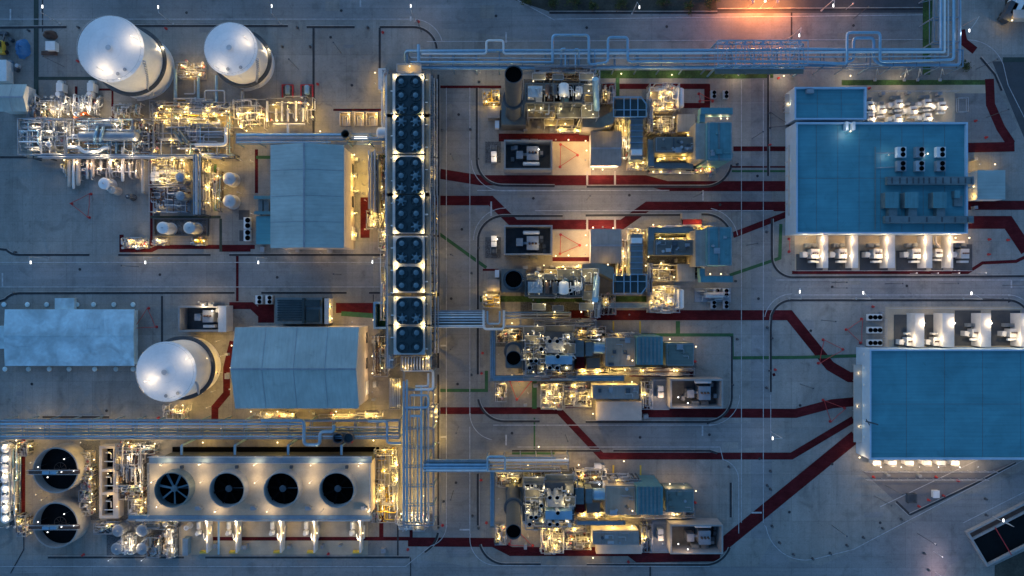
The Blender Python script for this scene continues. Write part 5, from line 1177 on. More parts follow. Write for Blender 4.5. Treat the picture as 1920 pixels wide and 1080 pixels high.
for i, (x0,x1) in enumerate([(102,132),(160,196)]):
    pump(x0+16, 170, ('left' if i == 0 else 'right')+' large motor pump above the left metering skid', 'large motor pumps', sc=1.5, ang=-PI/2, motor='white_metal')
    r, rf = box_body('motor_hood', ('left' if i == 0 else 'right')+' blue grey box cabinet above the large motor pumps', 'cabinet', x0+3, 155, x0+15, 171, 2.6, 'wall_white'); 
    skid('pump_skid', ('left' if i == 0 else 'right')+' pump suction skid with white upright pipes above metering skid', 'pump skid', x0-28+i*10, 180, x0+34, 224, 11+i, 3.2, pipes=20, ves=2, valves=9, lamps=[(x0-20+i*10,196),(x0+22,190),(x0-4,214),(x0+26,214),(x0+6,204)], power=330, col=SOFT, mts=WH, frame=False, base=None, along=.9, rmax=.38)
m = MB(); a = P(139,221,2.5); b = P(159,212,2.5); m.bar(a,b,.8,.3); m.wbox(a.x-.3,a.y-.3,a.x+.3,a.y+.3,0,2.4); m.wbox(b.x-.3,b.y-.3,b.x+.3,b.y+.3,0,2.4); m.thing('hoist_beam','orange_metal','bright orange hoist beam slanting above the metering skid','beam')
skid('manifold','row of arched pale pipes under the largest tank','manifold',213,196,272,226,13,2.6,pipes=12,ves=0,valves=4,lamps=[(222,222),(246,222),(266,224)],power=240,mts=('clad','galv','blue_pipe'),frame=False,base=None,along=.9,rmax=.26)
# tank outlet lines
for i, (x, y0, mt, rr) in enumerate([(329,130,'blue_pipe',.5),(372,142,'blue_pipe',.42),(406,142,'blue_pipe',.42),(455,172,'steel',.5)]):
    pipe([(x,y0,1.2),(x,225,1.2)],rr,mt,ORD[i]+' long straight pipe from left running down from white tanks')
pipe([(331,186,2),(384,186,2),(384,170,2),(421,170,2),(421,198,2),(406,198,2)],.2,'galv','thin zigzag pipe between the two white tanks')
pipe([(346,176,1.5),(365,176,1.5),(365,150,1.5)],.2,'galv','short thin hooked pipe between the white tanks')
skid('valve_skid','small lit valve cluster between the two white tanks','valve skid',334,118,388,150,14,2.2,pipes=8,ves=1,valves=9,lamps=[(340,122),(358,121),(378,123),(350,138),(372,138)],power=260,mts=('clad','galv','silver'),frame=False)
skid('valve_skid','yellow lit valve row under the second white tank','valve skid',330,186,420,224,15,2.6,pipes=16,ves=0,valves=12,lamps=[(338,216),(358,212),(380,216),(400,214),(416,216),(345,202),(398,200)],power=520,mts=('clad','galv','yellow_metal'),frame=False,base=None)
skid('valve_skid','small square valve cage lit yellow below largest tank','valve skid',288,192,318,226,16,2.6,pipes=8,ves=0,valves=5,lamps=[(292,216),(310,218),(302,200)],power=380,mts=('clad','galv'),frame=True,base=None)
skid('valve_skid','yellow lit valve row right of the long straight pipes','valve skid',440,190,508,246,17,2.6,pipes=16,ves=1,valves=12,lamps=[(446,214),(464,208),(486,214),(500,224),(476,236),(450,236)],power=480,mts=('clad','galv','white_metal'),frame=False,base=None)
# pump set with red frames
for i, (x0,x1) in enumerate([(528,550),(563,587)]):
    a = P(x0,158,.5); b = P(x1,182,.5); r = T('pump_curb',('left' if i == 0 else 'right')+' red curb frame with dark motor, top middle left yard','curb',(x0+x1)/2,170,0,'red curbed motors')
    m = MB(); t=.4; m.wbox(a.x,a.y-t,b.x,a.y,.05,.5); m.wbox(a.x,b.y,a.x+t,a.y-t,.05,.5); m.wbox(b.x-t,b.y,b.x,a.y-t,.05,.5); m.build('curb', 'red_metal', r)
    m = MB(); m.wbox(a.x+t,b.y,b.x-t,a.y-t,.05,.2); m.build('pit_floor', 'gravel', r)
    m = MB(); c = (a+b)/2; m.capsule((c.x+.3,c.y+1.2,1.2),(c.x+.3,c.y-1.2,1.2),.75,14); m.build('motor', 'blue_steel' if i == 0 else 'blue_pipe', r)
skid('pump_skid','pump skid with tall white upright pipes below red curbs','pump skid',500,184,592,236,18,3.2,pipes=6,ves=1,valves=10,lamps=[(512,196),(540,190),(560,192),(578,196),(590,206),(520,226),(556,224),(586,224)],power=380,mts=WH,frame=False,base=None)
for i, x in enumerate((501,518,529,540,555,569)):
    pipe([(x,190+(i%2)*14,2.4),(x,228,2.4)],.32,'white_metal',ORD[i]+' short white upright pipe from left below red curbs')
pipe([(512,233,2.6),(572,233,2.6)],.3,'white_metal','white header pipe joining the short upright pipes')
pipe([(540,232,5),(540,252,5)],.35,'white_metal','white link pipe down to the rack behind the tall hall')
rack('narrow blue pipe rack behind the tall gabled hall',443,250,735,268,6,step=40,levels=(0,1.8),lamps=[(462,245,4),(600,246,3.6),(690,270,5),(712,250,5)],power=360)
for i, (y, rr, mt, x1) in enumerate([(253,.42,'blue_pipe',640),(258,.2,'galv',735),(262,.3,'blue_steel',735),(267,.25,'blue_pipe',620)]): pipe([(444,y,6.4),(x1,y,6.4)],rr,mt,ORD[i]+' pipe from the top on narrow rack behind the tall hall')
r = T('vent_stack','black open round vent stack behind the tall gabled hall','stack',647,251,9); r.location.z = 0; ORG[r.name] = r.location.copy()
q = P(647,251,9); R0 = 8*K(9); m = MB(); m.lathe(q.x,q.y,[(R0+.2,0),(R0,9),(R0-.15,9),(R0-.2,6)],28); m.build('shell','enclosure_dark',r); m = MB(); m.wcyl(q.x,q.y,R0-.18,5.8,6,24); m.build('interior','black',r)
m = MB(); m.capsule(P(710,250,6),P(730,250,6),1.7,20); q = P(720,250,3); m.wbox(q.x-.4,q.y-1,q.x+.4,q.y+1,0,5); m.thing('expansion_drum','white_metal','pale horizontal drum beside the air coolers behind tall hall','vessel')
m = MB(); m.box(664,256,688,262,4.6,5.2); q = P(676,259,3); m.wcyl(q.x,q.y,.2,0,4.7,8); m.thing('light_shelf','lamp_white','bright white lit panel beside the black vent stack','lamp panel')
# lit pit with bays
for i, (x0,x1) in enumerate([(636,656),(664,682),(686,708)]):
    a = P(x0,210,1.6); b = P(x1,234,1.6); r = T('valve_pit',ORD[i]+' lit walled valve bay from left, beside topmost air coolers','bay',(x0+x1)/2,222,0,'lit walled valve bays'); m = MB(); t=.25
    m.wbox(a.x,a.y-t,b.x,a.y,.05,1.6); m.wbox(a.x,b.y,a.x+t,a.y-t,.05,1.6); m.wbox(b.x-t,b.y,b.x,a.y-t,.05,1.6); m.build('wall','wall_tan',r)
    m = MB(); m.wbox(a.x+t,b.y,b.x-t,a.y-t,.05,.2); m.build('bay_floor','wall_tan',r)
    m = MB(); m.wpipe([(a.x+.8,b.y,.8),(a.x+.8,a.y-1.2,.8),(b.x-.9,a.y-1.2,.8),(b.x-.9,b.y,.8)],.2,8); m.build('pipe','galv',r)
    lamp(r,x1-3,214,3,380,GOLD)
# area under metering: vertical pipes
for i, (x, y0, y1, mt, rr) in enumerate([(130,300,348,'wall_tan',.5),(138,298,352,'white_metal',.4),(147,296,345,'wall_tan',.6),(164,300,334,'clad',.35),(174,298,330,'wall_tan',.45),(190,300,322,'galv',.3),(207,298,322,'clad',.5),(230,276,338,'white_metal',.45),(243,306,330,'clad',.3),(268,298,360,'wall_tan',.45)]):
    pipe([(x,y0,2.2),(x,y1,2.2),(x,y1,.2)],rr,mt,ORD[i]+' pale upright pipe from left below the metering skid')
skid('pipe_manifold','low lit pipe manifold below the large horizontal drum','manifold',124,300,262,340,21,2.2,pipes=14,ves=1,valves=8,lamps=[(142,304),(166,306),(204,304),(222,312),(240,304),(184,316),(255,320)],power=260,col=PEACH,mts=('clad','wall_tan','galv'),frame=False,base=None,along=.9)
rack('central dark pipe rack between yellow lit equipment left of tall hall',362,296,378,402,6,axis='y',step=26,mt='dark_steel',levels=(0,2),lamps=[(384,310,3.5),(386,350,3.5),(354,330,3.5)],power=420)
for i, (x, rr, mt) in enumerate([(364,.25,'blue_steel'),(369,.4,'galv'),(375,.25,'blue_steel')]): pipe([(x,290,6.4),(x,402,6.4)],rr,mt,ORD[i]+' pipe from left on the central dark pipe rack')
skid('chemical_skid','yellow lit chemical dosing skid left of the central dark rack','dosing skid',288,300,356,350,22,3.2,pipes=18,ves=2,hves=1,valves=10,lamps=[(300,304),(322,300),(340,306),(318,330),(334,338),(300,340)],power=520,mts=('clad','galv','steel'),frame=True,base='wall_tan')
skid('chemical_skid','lit pump strip right of the central dark rack','dosing skid',380,300,398,395,23,2.4,pipes=12,ves=2,valves=9,lamps=[(388,318),(389,352),(390,380)],power=420,mts=('clad','galv','white_metal'),frame=False,base=None,along=.9)
skid('heater_skid','unlit grey heater skid below the yellow dosing skid','heater skid',288,352,358,400,24,3,pipes=16,ves=0,hves=2,valves=6,lamps=[(292,396)],power=120,mts=('steel','rust','galv'),frame=True,base='steel')
m = MB(); m.box(283,322,298,331,2.6,3); m.box(283,334,298,339,2.6,3); q = P(290,331,2); m.wbox(q.x-.9,q.y-1,q.x+.9,q.y+1,0,2.6); m.thing('light_box','white_metal','pair of bright white cabinets on the left of yellow dosing skid','cabinet')
sp = [o for o in COL.objects if o.name == 'light_box'][0]; light(sp, P(291,330,6.5), 500, SOFT)
r = T('flood_mast','lamp mast lighting the yellow ground left of tall hall','lamp mast',418,312,0)
for x, y in ((414,306),(420,352),(450,300),(395,306),(402,330),(402,370)): lamp(r,x,y,4.2,420,GOLD,pole=0)
r = T('flood_mast','lamp posts lighting the ground between hall and central green path','lamp mast',452,330,0)
for x, y in ((468,300),(445,360),(470,400)): lamp(r,x,y,4.2,300,GOLD,pole=0)
skid('manifold','brightest small lit manifold in the red framed pit bottom left of tanks','manifold',233,446,281,466,25,2,pipes=12,ves=1,valves=14,lamps=[(242,452),(250,462),(260,458),(270,461)],power=260,mts=WH,frame=False,base='slab')
for i, x in enumerate((300,372)): skid('dosing_pump_skid',('left' if i == 0 else 'right')+' yellow lit pump skid under the two small bund tanks','dosing skid',x-10,446,x+18,460,26+i,2,pipes=6,ves=0,hves=1,valves=6,lamps=[(x-6,450),(x+10,452)],power=260,mts=('clad','yellow_metal','galv'),frame=False)
for i, y in enumerate((418,441)): ac_unit(463,y,0,('upper' if i == 0 else 'lower')+' white twin fan condenser left of the blue annex','twin condensers by the annex',2.0,3.4,1.4)
def dark_pads():
    for x0,y0,x1,y1 in ((448,394,468,412),(449,432,459,452),(288,393,300,405)): sheet(rect(x0,y0,x1,y1),.05).struct('pavement','asphalt')
dark_pads()
# blue annex left of the hall
r, rf = box_body('annex','blue flat roofed annex attached to left side of the tall hall','annex',480,405,507,458,4.5,'duct_blue','roof_blue')
for y in (367,396):
    m = MB(); m.box(476,y,507,y+6,4.6,5.2); q = P(480,y+3,4); m.wbox(q.x-.3,q.y-.3,q.x+.3,q.y+.3,0,4.6); m.build('duct','filter_blue',r)
m = MB(); m.box(484,374,492,396,3.4,4); m.box(495,374,504,396,3.4,4); q = P(494,385,2); m.wbox(q.x-1,q.y-1.5,q.x+1,q.y+1.5,0,3.5); m.build('exhaust_duct','duct_blue',r)
# right of the hall: pipes along wall
for i, (x, y0, y1, mt, rr) in enumerate([(692,282,392,'silver',.3),(697,286,392,'galv',.25),(703,280,398,'clad',.3),(710,300,400,'dark_steel',.6),(725,290,440,'blue_steel',.4)]):
    pipe([(x,y0,5),(x,y1,5)],rr,mt,ORD[i]+' tall straight pipe from left between hall and air coolers')
skid('pump_skid','lit pump skid with white pipes between tall hall and air coolers','pump skid',690,396,732,432,31,3,pipes=14,ves=1,valves=8,lamps=[(697,402),(700,420),(716,400),(724,420)],power=420,mts=WH,frame=True,base=None,along=.9)
skid('pump_skid','small lit pump skid beside fifth air cooler bank','pump skid',712,432,736,470,32,3,pipes=10,ves=1,valves=6,lamps=[(718,440),(730,460)],power=320,mts=WH,frame=True,base=None)
r = T('flood_mast','wall lamps lighting the yellow strip right of tall hall','lamp mast',684,340,0)
for y in (300,325,345,362): lamp(r,680,y,4,520,GOLD,pole=0)
lamp(r,684,375,4,420,(1,.5,.2),pole=0); lamp(r,684,430,4,420,(1,.5,.2),pole=0); lamp(r,660,474,4,260,PEACH,pole=0); lamp(r,600,474,4,300,PEACH,pole=0); lamp(r,540,474,4,200,PEACH,pole=0)
# above second hall
r, rf = box_body('cooler_house','teal louvred cooler house above the wide gabled hall','cooler house',516,558,604,607,5.5,'teal_dark','duct_blue')
m = MB()
for i in range(9): m.box(520,562+i*4.6,568,564.5+i*4.6,5.5,5.9)
m.box(572,562,600,574,5.5,6.3); m.box(574,580,598,604,5.5,6.1); m.box(566,559,571,606,5.5,6.4); m.build('louvre','teal_dark',rf)
firewall(609,560,616,607,5,'pale screen wall right of the teal cooler house')
lamp(r,621,575,4,260,GOLD); lamp(r,622,597,4,260,GOLD); lamp(r,700,600,3.5,200,PEACH); lamp(r,660,604,3.5,260,PEACH)
for i, x in enumerate((485,504)): ac_unit(x,562,0,('left' if i == 0 else 'right')+' white twin fan condenser left of teal cooler house','twin condensers by cooler house',2.0,2.6,1.3)
bund(700,566,735,617,'pale walled pipe pit left of the lowest air coolers','blue_pipe',4.2,'lawn',.6)
pipe([(729,566,5),(729,616,5)],.3,'galv','grey upright pipe in pale walled pit by the air coolers')
# transformer pit beside the lower tank
def pit(label, x0,y0,x1,y1,h,tpos,tlabel,group,sc=1.2,flip=1,lamps=(),power=300,col=SOFT,style=0):
    b_ = bund(x0,y0,x1,y1,label,'concrete_wall',h,'dark_steel',.45)  # near-black floor colour paints in the shadow down in the pit
    t = transformer(*tpos,tlabel,group,flip=flip,sc=sc,bund_=None,style=style,mt='steel')
    R_ = random.Random(len(label)); q0 = P(tpos[0],tpos[1],2)
    for k in range(4):
        m = MB(); x = q0.x+R_.choice((-4.6,-3.6,4.0,4.9)); y = q0.y-2.5+5*R_.random(); hh = 1.2+1.8*R_.random(); m.wbox(x-.5,y-.6,x+.5,y+.6,.2,hh); m.build('equipment_box', R_.choice(('radiator','steel','dark_steel')), t)
    for q in lamps: lamp(b_,*q,power,col,head='lamp_white')
pit('open walled transformer pit above lower white tank',334,574,413,622,5,(385,592),'transformer in the open pit above lower white tank','pit transformers',1.2,1,[(380,572,6),(398,583,6)],600)
lamp([o for o in COL.objects if o.name.startswith('bund_wall')][-1],372,566,5,420,PEACH); 
firewall(410,574,424,622,5,'thick pale wall right of the open pit above lower tank')
r = T('flood_mast','lamp posts lighting yellow ground around lower white tank','lamp mast',415,650,0)
for x, y in ((404,640),(412,668),(408,700),(396,735),(375,640),(386,765)): lamp(r,x,y,4.2,420,GOLD,pole=0)
skid('valve_skid','lit tank outlet valves under the lower white tank','valve skid',308,756,362,786,41,2.2,pipes=8,ves=0,valves=9,lamps=[(324,768),(338,770),(352,768),(342,760)],power=300,mts=('clad','wall_tan','galv'),frame=False,base=None,along=.9)
skid('pump_skid','yellow lit pump row along the lower edge of wide hall','pump skid',485,770,560,786,42,2.2,pipes=12,ves=0,hves=1,valves=8,lamps=[(500,776),(530,778),(548,776)],power=330,mts=('clad','white_metal','galv'),frame=False,base=None)
skid('pump_skid','yellow lit pump row at lower right corner of wide hall','pump skid',600,770,720,788,43,2.2,pipes=14,ves=1,hves=0,valves=8,lamps=[(625,778),(655,776),(688,776),(705,780)],power=460,mts=('clad','white_metal','galv'),frame=False,base=None)
# bottom left water treatment
skid('filter_skid','row of bright round filters along the left edge beside dark basins','filter skid',-12,826,18,985,44,2.6,pipes=14,ves=0,valves=10,lamps=[(4,836),(8,862),(6,890),(8,920),(6,950),(8,975)],power=330,col=SOFT,mts=WH,frame=False,base='slab')
for i in range(8):
    y = 842+i*19; q = P(6,y,3); r = T('filter_drum',ORD[i]+' round white filter drum from top along the left edge','filter',6,y,0,'filter drums along the left edge'); 
    m = MB(); m.wcyl(q.x,q.y,1.3,.2,2.2,20); m.build('shell','white_metal',r); m = MB(); m.dome(q.x,q.y,1.3,2.2,.7,20); m.build('lid','white',r)
skid('pump_skid','yellow lit pumps between left filters and dark basins','pump skid',20,826,42,985,45,2.4,pipes=16,ves=1,valves=14,lamps=[(26,840),(30,866),(30,896),(28,925),(30,955),(34,978)],power=260,mts=('clad','yellow_metal','galv','blue_pipe'),frame=False,base=None,along=.9)
r = T('flood_mast','lamp posts lighting ground left of the dark basins','lamp mast',62,930,0)
for x, y in ((58,838),(56,868),(66,928),(76,938),(46,990),(56,1000)): lamp(r,x,y,4,260,GOLD,pole=0)
sm = T('sump_structure','concrete three bay sump structure right of the dark basins','sump',203,905,0)
a = P(186,836,3); b = P(222,972,3); m = MB(); t=.8
m.wbox(a.x,b.y,a.x+t,a.y,.05,3); m.wbox(b.x-1.6,b.y,b.x,a.y,.05,3)
for k in range(4): y = a.y-(a.y-b.y-t)*k/3; m.wbox(a.x+t,y-t,b.x-1.6,y,.05,3)
m.build('wall','wall_tan',sm); m = MB(); m.wbox(a.x+t,b.y+.02,b.x-1.6,a.y-.02,.06,.3); m.build('water','black',sm)
for k in range(3):
    y = a.y-(a.y-b.y)*(k+.45)/3; m = MB(); m.wpipe([(a.x+2,y+1.2,.3),(a.x+2,y+1.2,3.2),(b.x-2,y+1.2,3.2),(b.x-2,y-.6,3.2)],.16,6); m.wpipe([(a.x+1.6,y-1.4,3),(b.x-1,y-1.4,3)],.14,6); m.build('pipe','galv',sm)
for x, y in ((202,848),(202,888),(202,930),(219,862),(219,905),(219,950)): lamp(sm,x,y,4.6,150,GOLD,size=.3)
skid('valve_skid','upper tan valve cage between upper dark basin and sump','valve skid',160,844,180,870,46,2.6,pipes=6,valves=4,ves=0,lamps=[(166,850),(176,862)],power=200,mts=('clad','galv'))
skid('valve_skid','middle tan valve cage between dark basins and sump','valve skid',160,893,180,914,47,2.6,pipes=6,valves=4,ves=0,lamps=[(168,898),(177,908)],power=200,mts=('clad','galv'))
skid('valve_skid','lower tan valve cage between lower dark basin and sump','valve skid',160,936,180,962,48,2.6,pipes=6,valves=4,ves=0,lamps=[(168,942),(177,955)],power=200,mts=('clad','galv'))
skid('pipe_manifold','brown lit upright pipe bundle left of cooling tower','manifold',228,826,276,905,49,3.6,pipes=26,ves=1,valves=12,lamps=[(258,832),(270,838),(290,832),(256,888),(240,860),(262,912)],power=420,col=SOFT,mts=('rust','clad','wall_tan','galv'),frame=True,base=None,along=.8)
skid('valve_skid','small lit valve cage at lower left corner of cooling tower','valve skid',248,932,276,960,50,2.6,pipes=8,valves=6,ves=1,lamps=[(262,956),(254,940),(272,942)],power=330,mts=('clad','white_metal','galv'))
skid('backwash_manifold','bright tangled pipe manifold between the four grey filter vessels','manifold',230,998,258,1034,51,3,pipes=22,ves=0,valves=14,lamps=[(244,1005),(236,1018),(250,1022),(243,1030)],power=260,col=SOFT,mts=('white_metal','clad','silver'),frame=False,base='slab')
for x, y, l in ((202,1052,'left'),(264,1052,'right')):
    r = T('lamp_post',l+' low lamp post below the four grey filter vessels','lamp post',x,y,0,'low lamp posts by the filter vessels'); lamp(r,x,y,3.5,120,COOL,pole=0,head='lamp_white')
skid('dosing_skid','lit dosing skid with cream drums right of grey filter vessels','dosing skid',308,986,334,1040,52,2.6,pipes=10,ves=4,valves=6,lamps=[(316,996),(316,1018),(322,1034)],power=300,col=SOFT,mts=('white_metal','wall_tan','clad'),frame=False)
small_tank(349,990,4.5,2.5,'white','small white round tank below left end of cooling tower','small round tanks by dosing skid')
r, rf = box_body('blue_cabinet','narrow blue cabinet right of the lit dosing skid','cabinet',342,1010,352,1042,2.4,'blue_steel')
# right of cooling tower
skid('pump_skid','yellow lit pump and valve column right of the cooling tower','pump skid',704,838,748,975,53,3,pipes=26,ves=2,hves=2,valves=16,lamps=[(716,846),(736,850),(720,884),(740,900),(712,920),(736,940),(720,960),(745,872)],power=420,mts=('clad','galv','silver','yellow_metal'),frame=True,base=None,deck=2)
skid('pump_skid','brightly lit pump cluster at the foot of vertical rack','pump skid',744,958,806,990,54,3,pipes=20,ves=3,valves=14,lamps=[(752,964),(772,970),(790,964),(800,975),(782,985)],power=330,col=SOFT,mts=WH,frame=False,base=None,rmax=.35)
skid('valve_skid','small bright valve cluster right of vertical rack by red path','valve skid',806,755,822,780,55,2.6,pipes=8,ves=0,valves=8,lamps=[(812,762),(816,772)],power=330,mts=WH,frame=False,base=None)
skid('valve_skid','bright valve clusters along the right side of air coolers','valve skid',808,250,820,345,56,4,pipes=14,ves=0,valves=12,lamps=[(812,262),(814,292),(814,325)],power=330,mts=WH,frame=True,base=None,along=.9)
skid('valve_skid','small lit valve cluster right of the sixth air cooler bank','valve skid',806,500,822,560,57,4,pipes=10,ves=0,valves=10,lamps=[(812,515),(814,550)],power=330,mts=WH,frame=True,base=None,along=.9)
r, rf = box_body('equipment_box','pale framed blue box right of the third air cooler bank','cabinet',806,311,817,357,4,'blue_steel','white_metal')
skid('valve_skid','lit valve strip left of first air coolers','valve skid',722,140,734,290,58,5,pipes=12,ves=0,valves=10,lamps=[(728,170),(728,215),(728,262)],power=240,mts=WH,frame=True,base=None,along=.9)
skid('valve_skid','lit valve strip left of lowest air coolers','valve skid',718,470,734,600,59,5,pipes=12,ves=0,valves=8,lamps=[(726,520),(726,560)],power=160,mts=('galv','blue_steel','silver'),frame=True,base=None,along=.9)

DK = ('steel','rust','galv','clad','dark_steel','blue_steel')
rack('thin dark pipe rack along lower edge of the left process area',62,290,440,297,3.5,step=30,mt='dark_steel',lamps=[(120,300,3),(210,300,3),(290,299,3),(340,300,3)],power=260)
for i, (y, rr, mt) in enumerate([(291,.2,'blue_steel'),(294,.28,'galv'),(297,.18,'steel')]): pipe([(62+i*9,y,3.8),(440-i*12,y,3.8)],rr,mt,ORD[i]+' thin pipe from the top along lower edge of left process area')
skid('pipe_manifold','dark unlit pipe knot between the two horizontal drum skids','manifold',262,228,302,292,61,4,pipes=24,ves=1,valves=8,lamps=[(274,240),(288,280)],power=150,mts=DK,base='steel',frame=True,deck=1)
skid('pipe_manifold','amber lit dense pipe field just under the big tank valves','manifold',300,196,440,218,62,3.4,pipes=32,ves=1,valves=14,lamps=[(312,204),(346,210),(386,205),(424,208)],power=300,mts=DK,base=None,frame=True,deck=1)
skid('pipe_manifold','dense grey pipe field left of the white metering skid pumps','manifold',64,196,100,228,63,3.4,pipes=18,ves=1,valves=8,lamps=[(78,210),(92,220)],power=260,mts=DK,base=None,frame=True)
skid('pipe_manifold','dense amber pipe field between heater skid and two grey vessels','manifold',400,316,420,398,64,3,pipes=12,ves=0,valves=6,lamps=[(408,330),(408,372)],power=220,mts=DK,base=None,frame=False,along=.9)
skid('pipe_manifold','dense pipe field between tall hall wall and air cooler headers','manifold',704,290,732,396,65,5,pipes=26,ves=1,valves=10,lamps=[(716,310),(716,350),(720,384)],power=200,mts=DK,base=None,frame=True,along=.9,deck=1)
skid('pipe_manifold','dense pipe field beside wide hall and lowest air coolers','manifold',704,628,732,704,66,4,pipes=22,ves=0,valves=8,lamps=[(716,650),(716,690)],power=180,mts=DK,base=None,frame=True,along=.9)
skid('pipe_manifold','dense lit pipe field between cooling tower and lower left rack','manifold',230,830,300,848,67,3,pipes=20,ves=1,valves=8,lamps=[(246,838),(284,838)],power=260,mts=DK,base=None,frame=True)

for k, (x0,y0,x1,y1,lm,lab) in enumerate([(158,870,184,893,[(170,880)],'upper dark pipe tangle between the valve cages beside sump'),(158,914,184,936,[(172,926)],'lower dark pipe tangle between the valve cages beside sump'),(226,905,278,932,[(244,915),(266,922)],'dark pipe tangle left of first cooling tower fan'),(276,966,340,986,[(296,976),(326,978)],'dark pipe tangle below the left end of cooling tower'),(186,975,232,996,[(200,986)],'dark pipe tangle above grey filter vessels'),(284,1000,308,1040,[(296,1020)],'dark pipe tangle between filter vessels and dosing skid'),(44,960,62,1000,[(52,985)],'small dark pipe tangle left of lower dark basin'),(44,826,64,852,[(56,836)],'small dark pipe tangle left of upper dark basin'),(700,900,712,975,[(706,940)],'slim pipe tangle at right end of cooling tower')]):
    skid('pipe_manifold', lab, 'manifold', x0,y0,x1,y1, 400+k, 3, pipes=16, ves=1, valves=6, lamps=lm, power=220, mts=DK, base=None, frame=True)
# ================================================================ gas turbine trains
def stack(root, px, py, rp, z, mt='stack_steel'):
    q = P(px,py,z); R = rp*K(z); m = MB(); m.lathe(q.x,q.y,[(R*1.12,0),(R*1.12,6),(R,9),(R,z),(R-.18,z),(R-.2,z-1.2)],36); s = m.build('stack', mt, root)
    m = MB(); m.wcyl(q.x,q.y,R-.15,z-1.2,z-.7,28); m.build('flue_shade', 'black', s)  # black disc just under the rim paints the darkness inside the stack
    m = MB()
    for zz in (z*.5,):
        m.lathe(q.x,q.y,[(R+.01,zz),(R+.7,zz),(R+.7,zz+.12),(R+.01,zz+.12)],28)
        for hh in (.6,1.1): m.tube([(q.x+(R+.66)*math.cos(2*PI*i/28), q.y+(R+.66)*math.sin(2*PI*i/28), zz+hh) for i in range(29)],.05,4)
    m.build('gallery', 'dark_steel', s)
    m = MB(); m.bar((q.x+R+.3,q.y-.25,0),(q.x+R+.3,q.y-.25,z-5),.08); m.bar((q.x+R+.3,q.y+.25,0),(q.x+R+.3,q.y+.25,z-5),.08); m.build('ladder', 'galv', s)
    return q, R
def poly_duct(root, pts, z0, z1, mt, name='duct'):
    m = MB(); W = [P(x,y,z1) for x, y in pts]; poly = [(v.x,v.y) for v in W]
    ar = sum(poly[i][0]*poly[(i+1)%len(poly)][1]-poly[(i+1)%len(poly)][0]*poly[i][1] for i in range(len(poly)))
    if ar < 0: poly.reverse()
    m.prism(poly, z0, z1); return m.build(name, mt, root)
def roof_bits(root, x0, y0, x1, y1, z, seed, n=7, mts=('galv','steel','dark_steel')):
    R = random.Random(seed)
    for k in range(n):
        x = x0+3+(x1-x0-6)*R.random(); y = y0+3+(y1-y0-6)*R.random(); q = P(x,y,z); m = MB(); t = R.random()
        if t < .4: m.wcyl(q.x,q.y,.22+.25*R.random(),z+.01,z+.5+.5*R.random(),12); nm = 'roof_vent'
        elif t < .75: w = .4+.7*R.random(); h = .3+.6*R.random(); m.wbox(q.x-w,q.y-h,q.x+w,q.y+h,z+.01,z+.3+.6*R.random()); nm = 'roof_hatch'
        else: L = 2+3*R.random(); m.wpipe([(q.x,q.y,z),(q.x,q.y,z+.35),(q.x+L*.6,q.y,z+.35),(q.x+L*.6,q.y-L*.3,z+.35),(q.x+L*.6,q.y-L*.3,z)],.1,6); nm = 'roof_pipe'
        m.build(nm, R.choice(mts), root)
    a = P(x0+1,y0+1,z); b = P(x1-1,y1-1,z); m = MB(); m.rail([(a.x,a.y,z),(b.x,a.y,z),(b.x,b.y,z),(a.x,b.y,z)],.9,.06,True); m.build('roof_rail', 'steel', root)
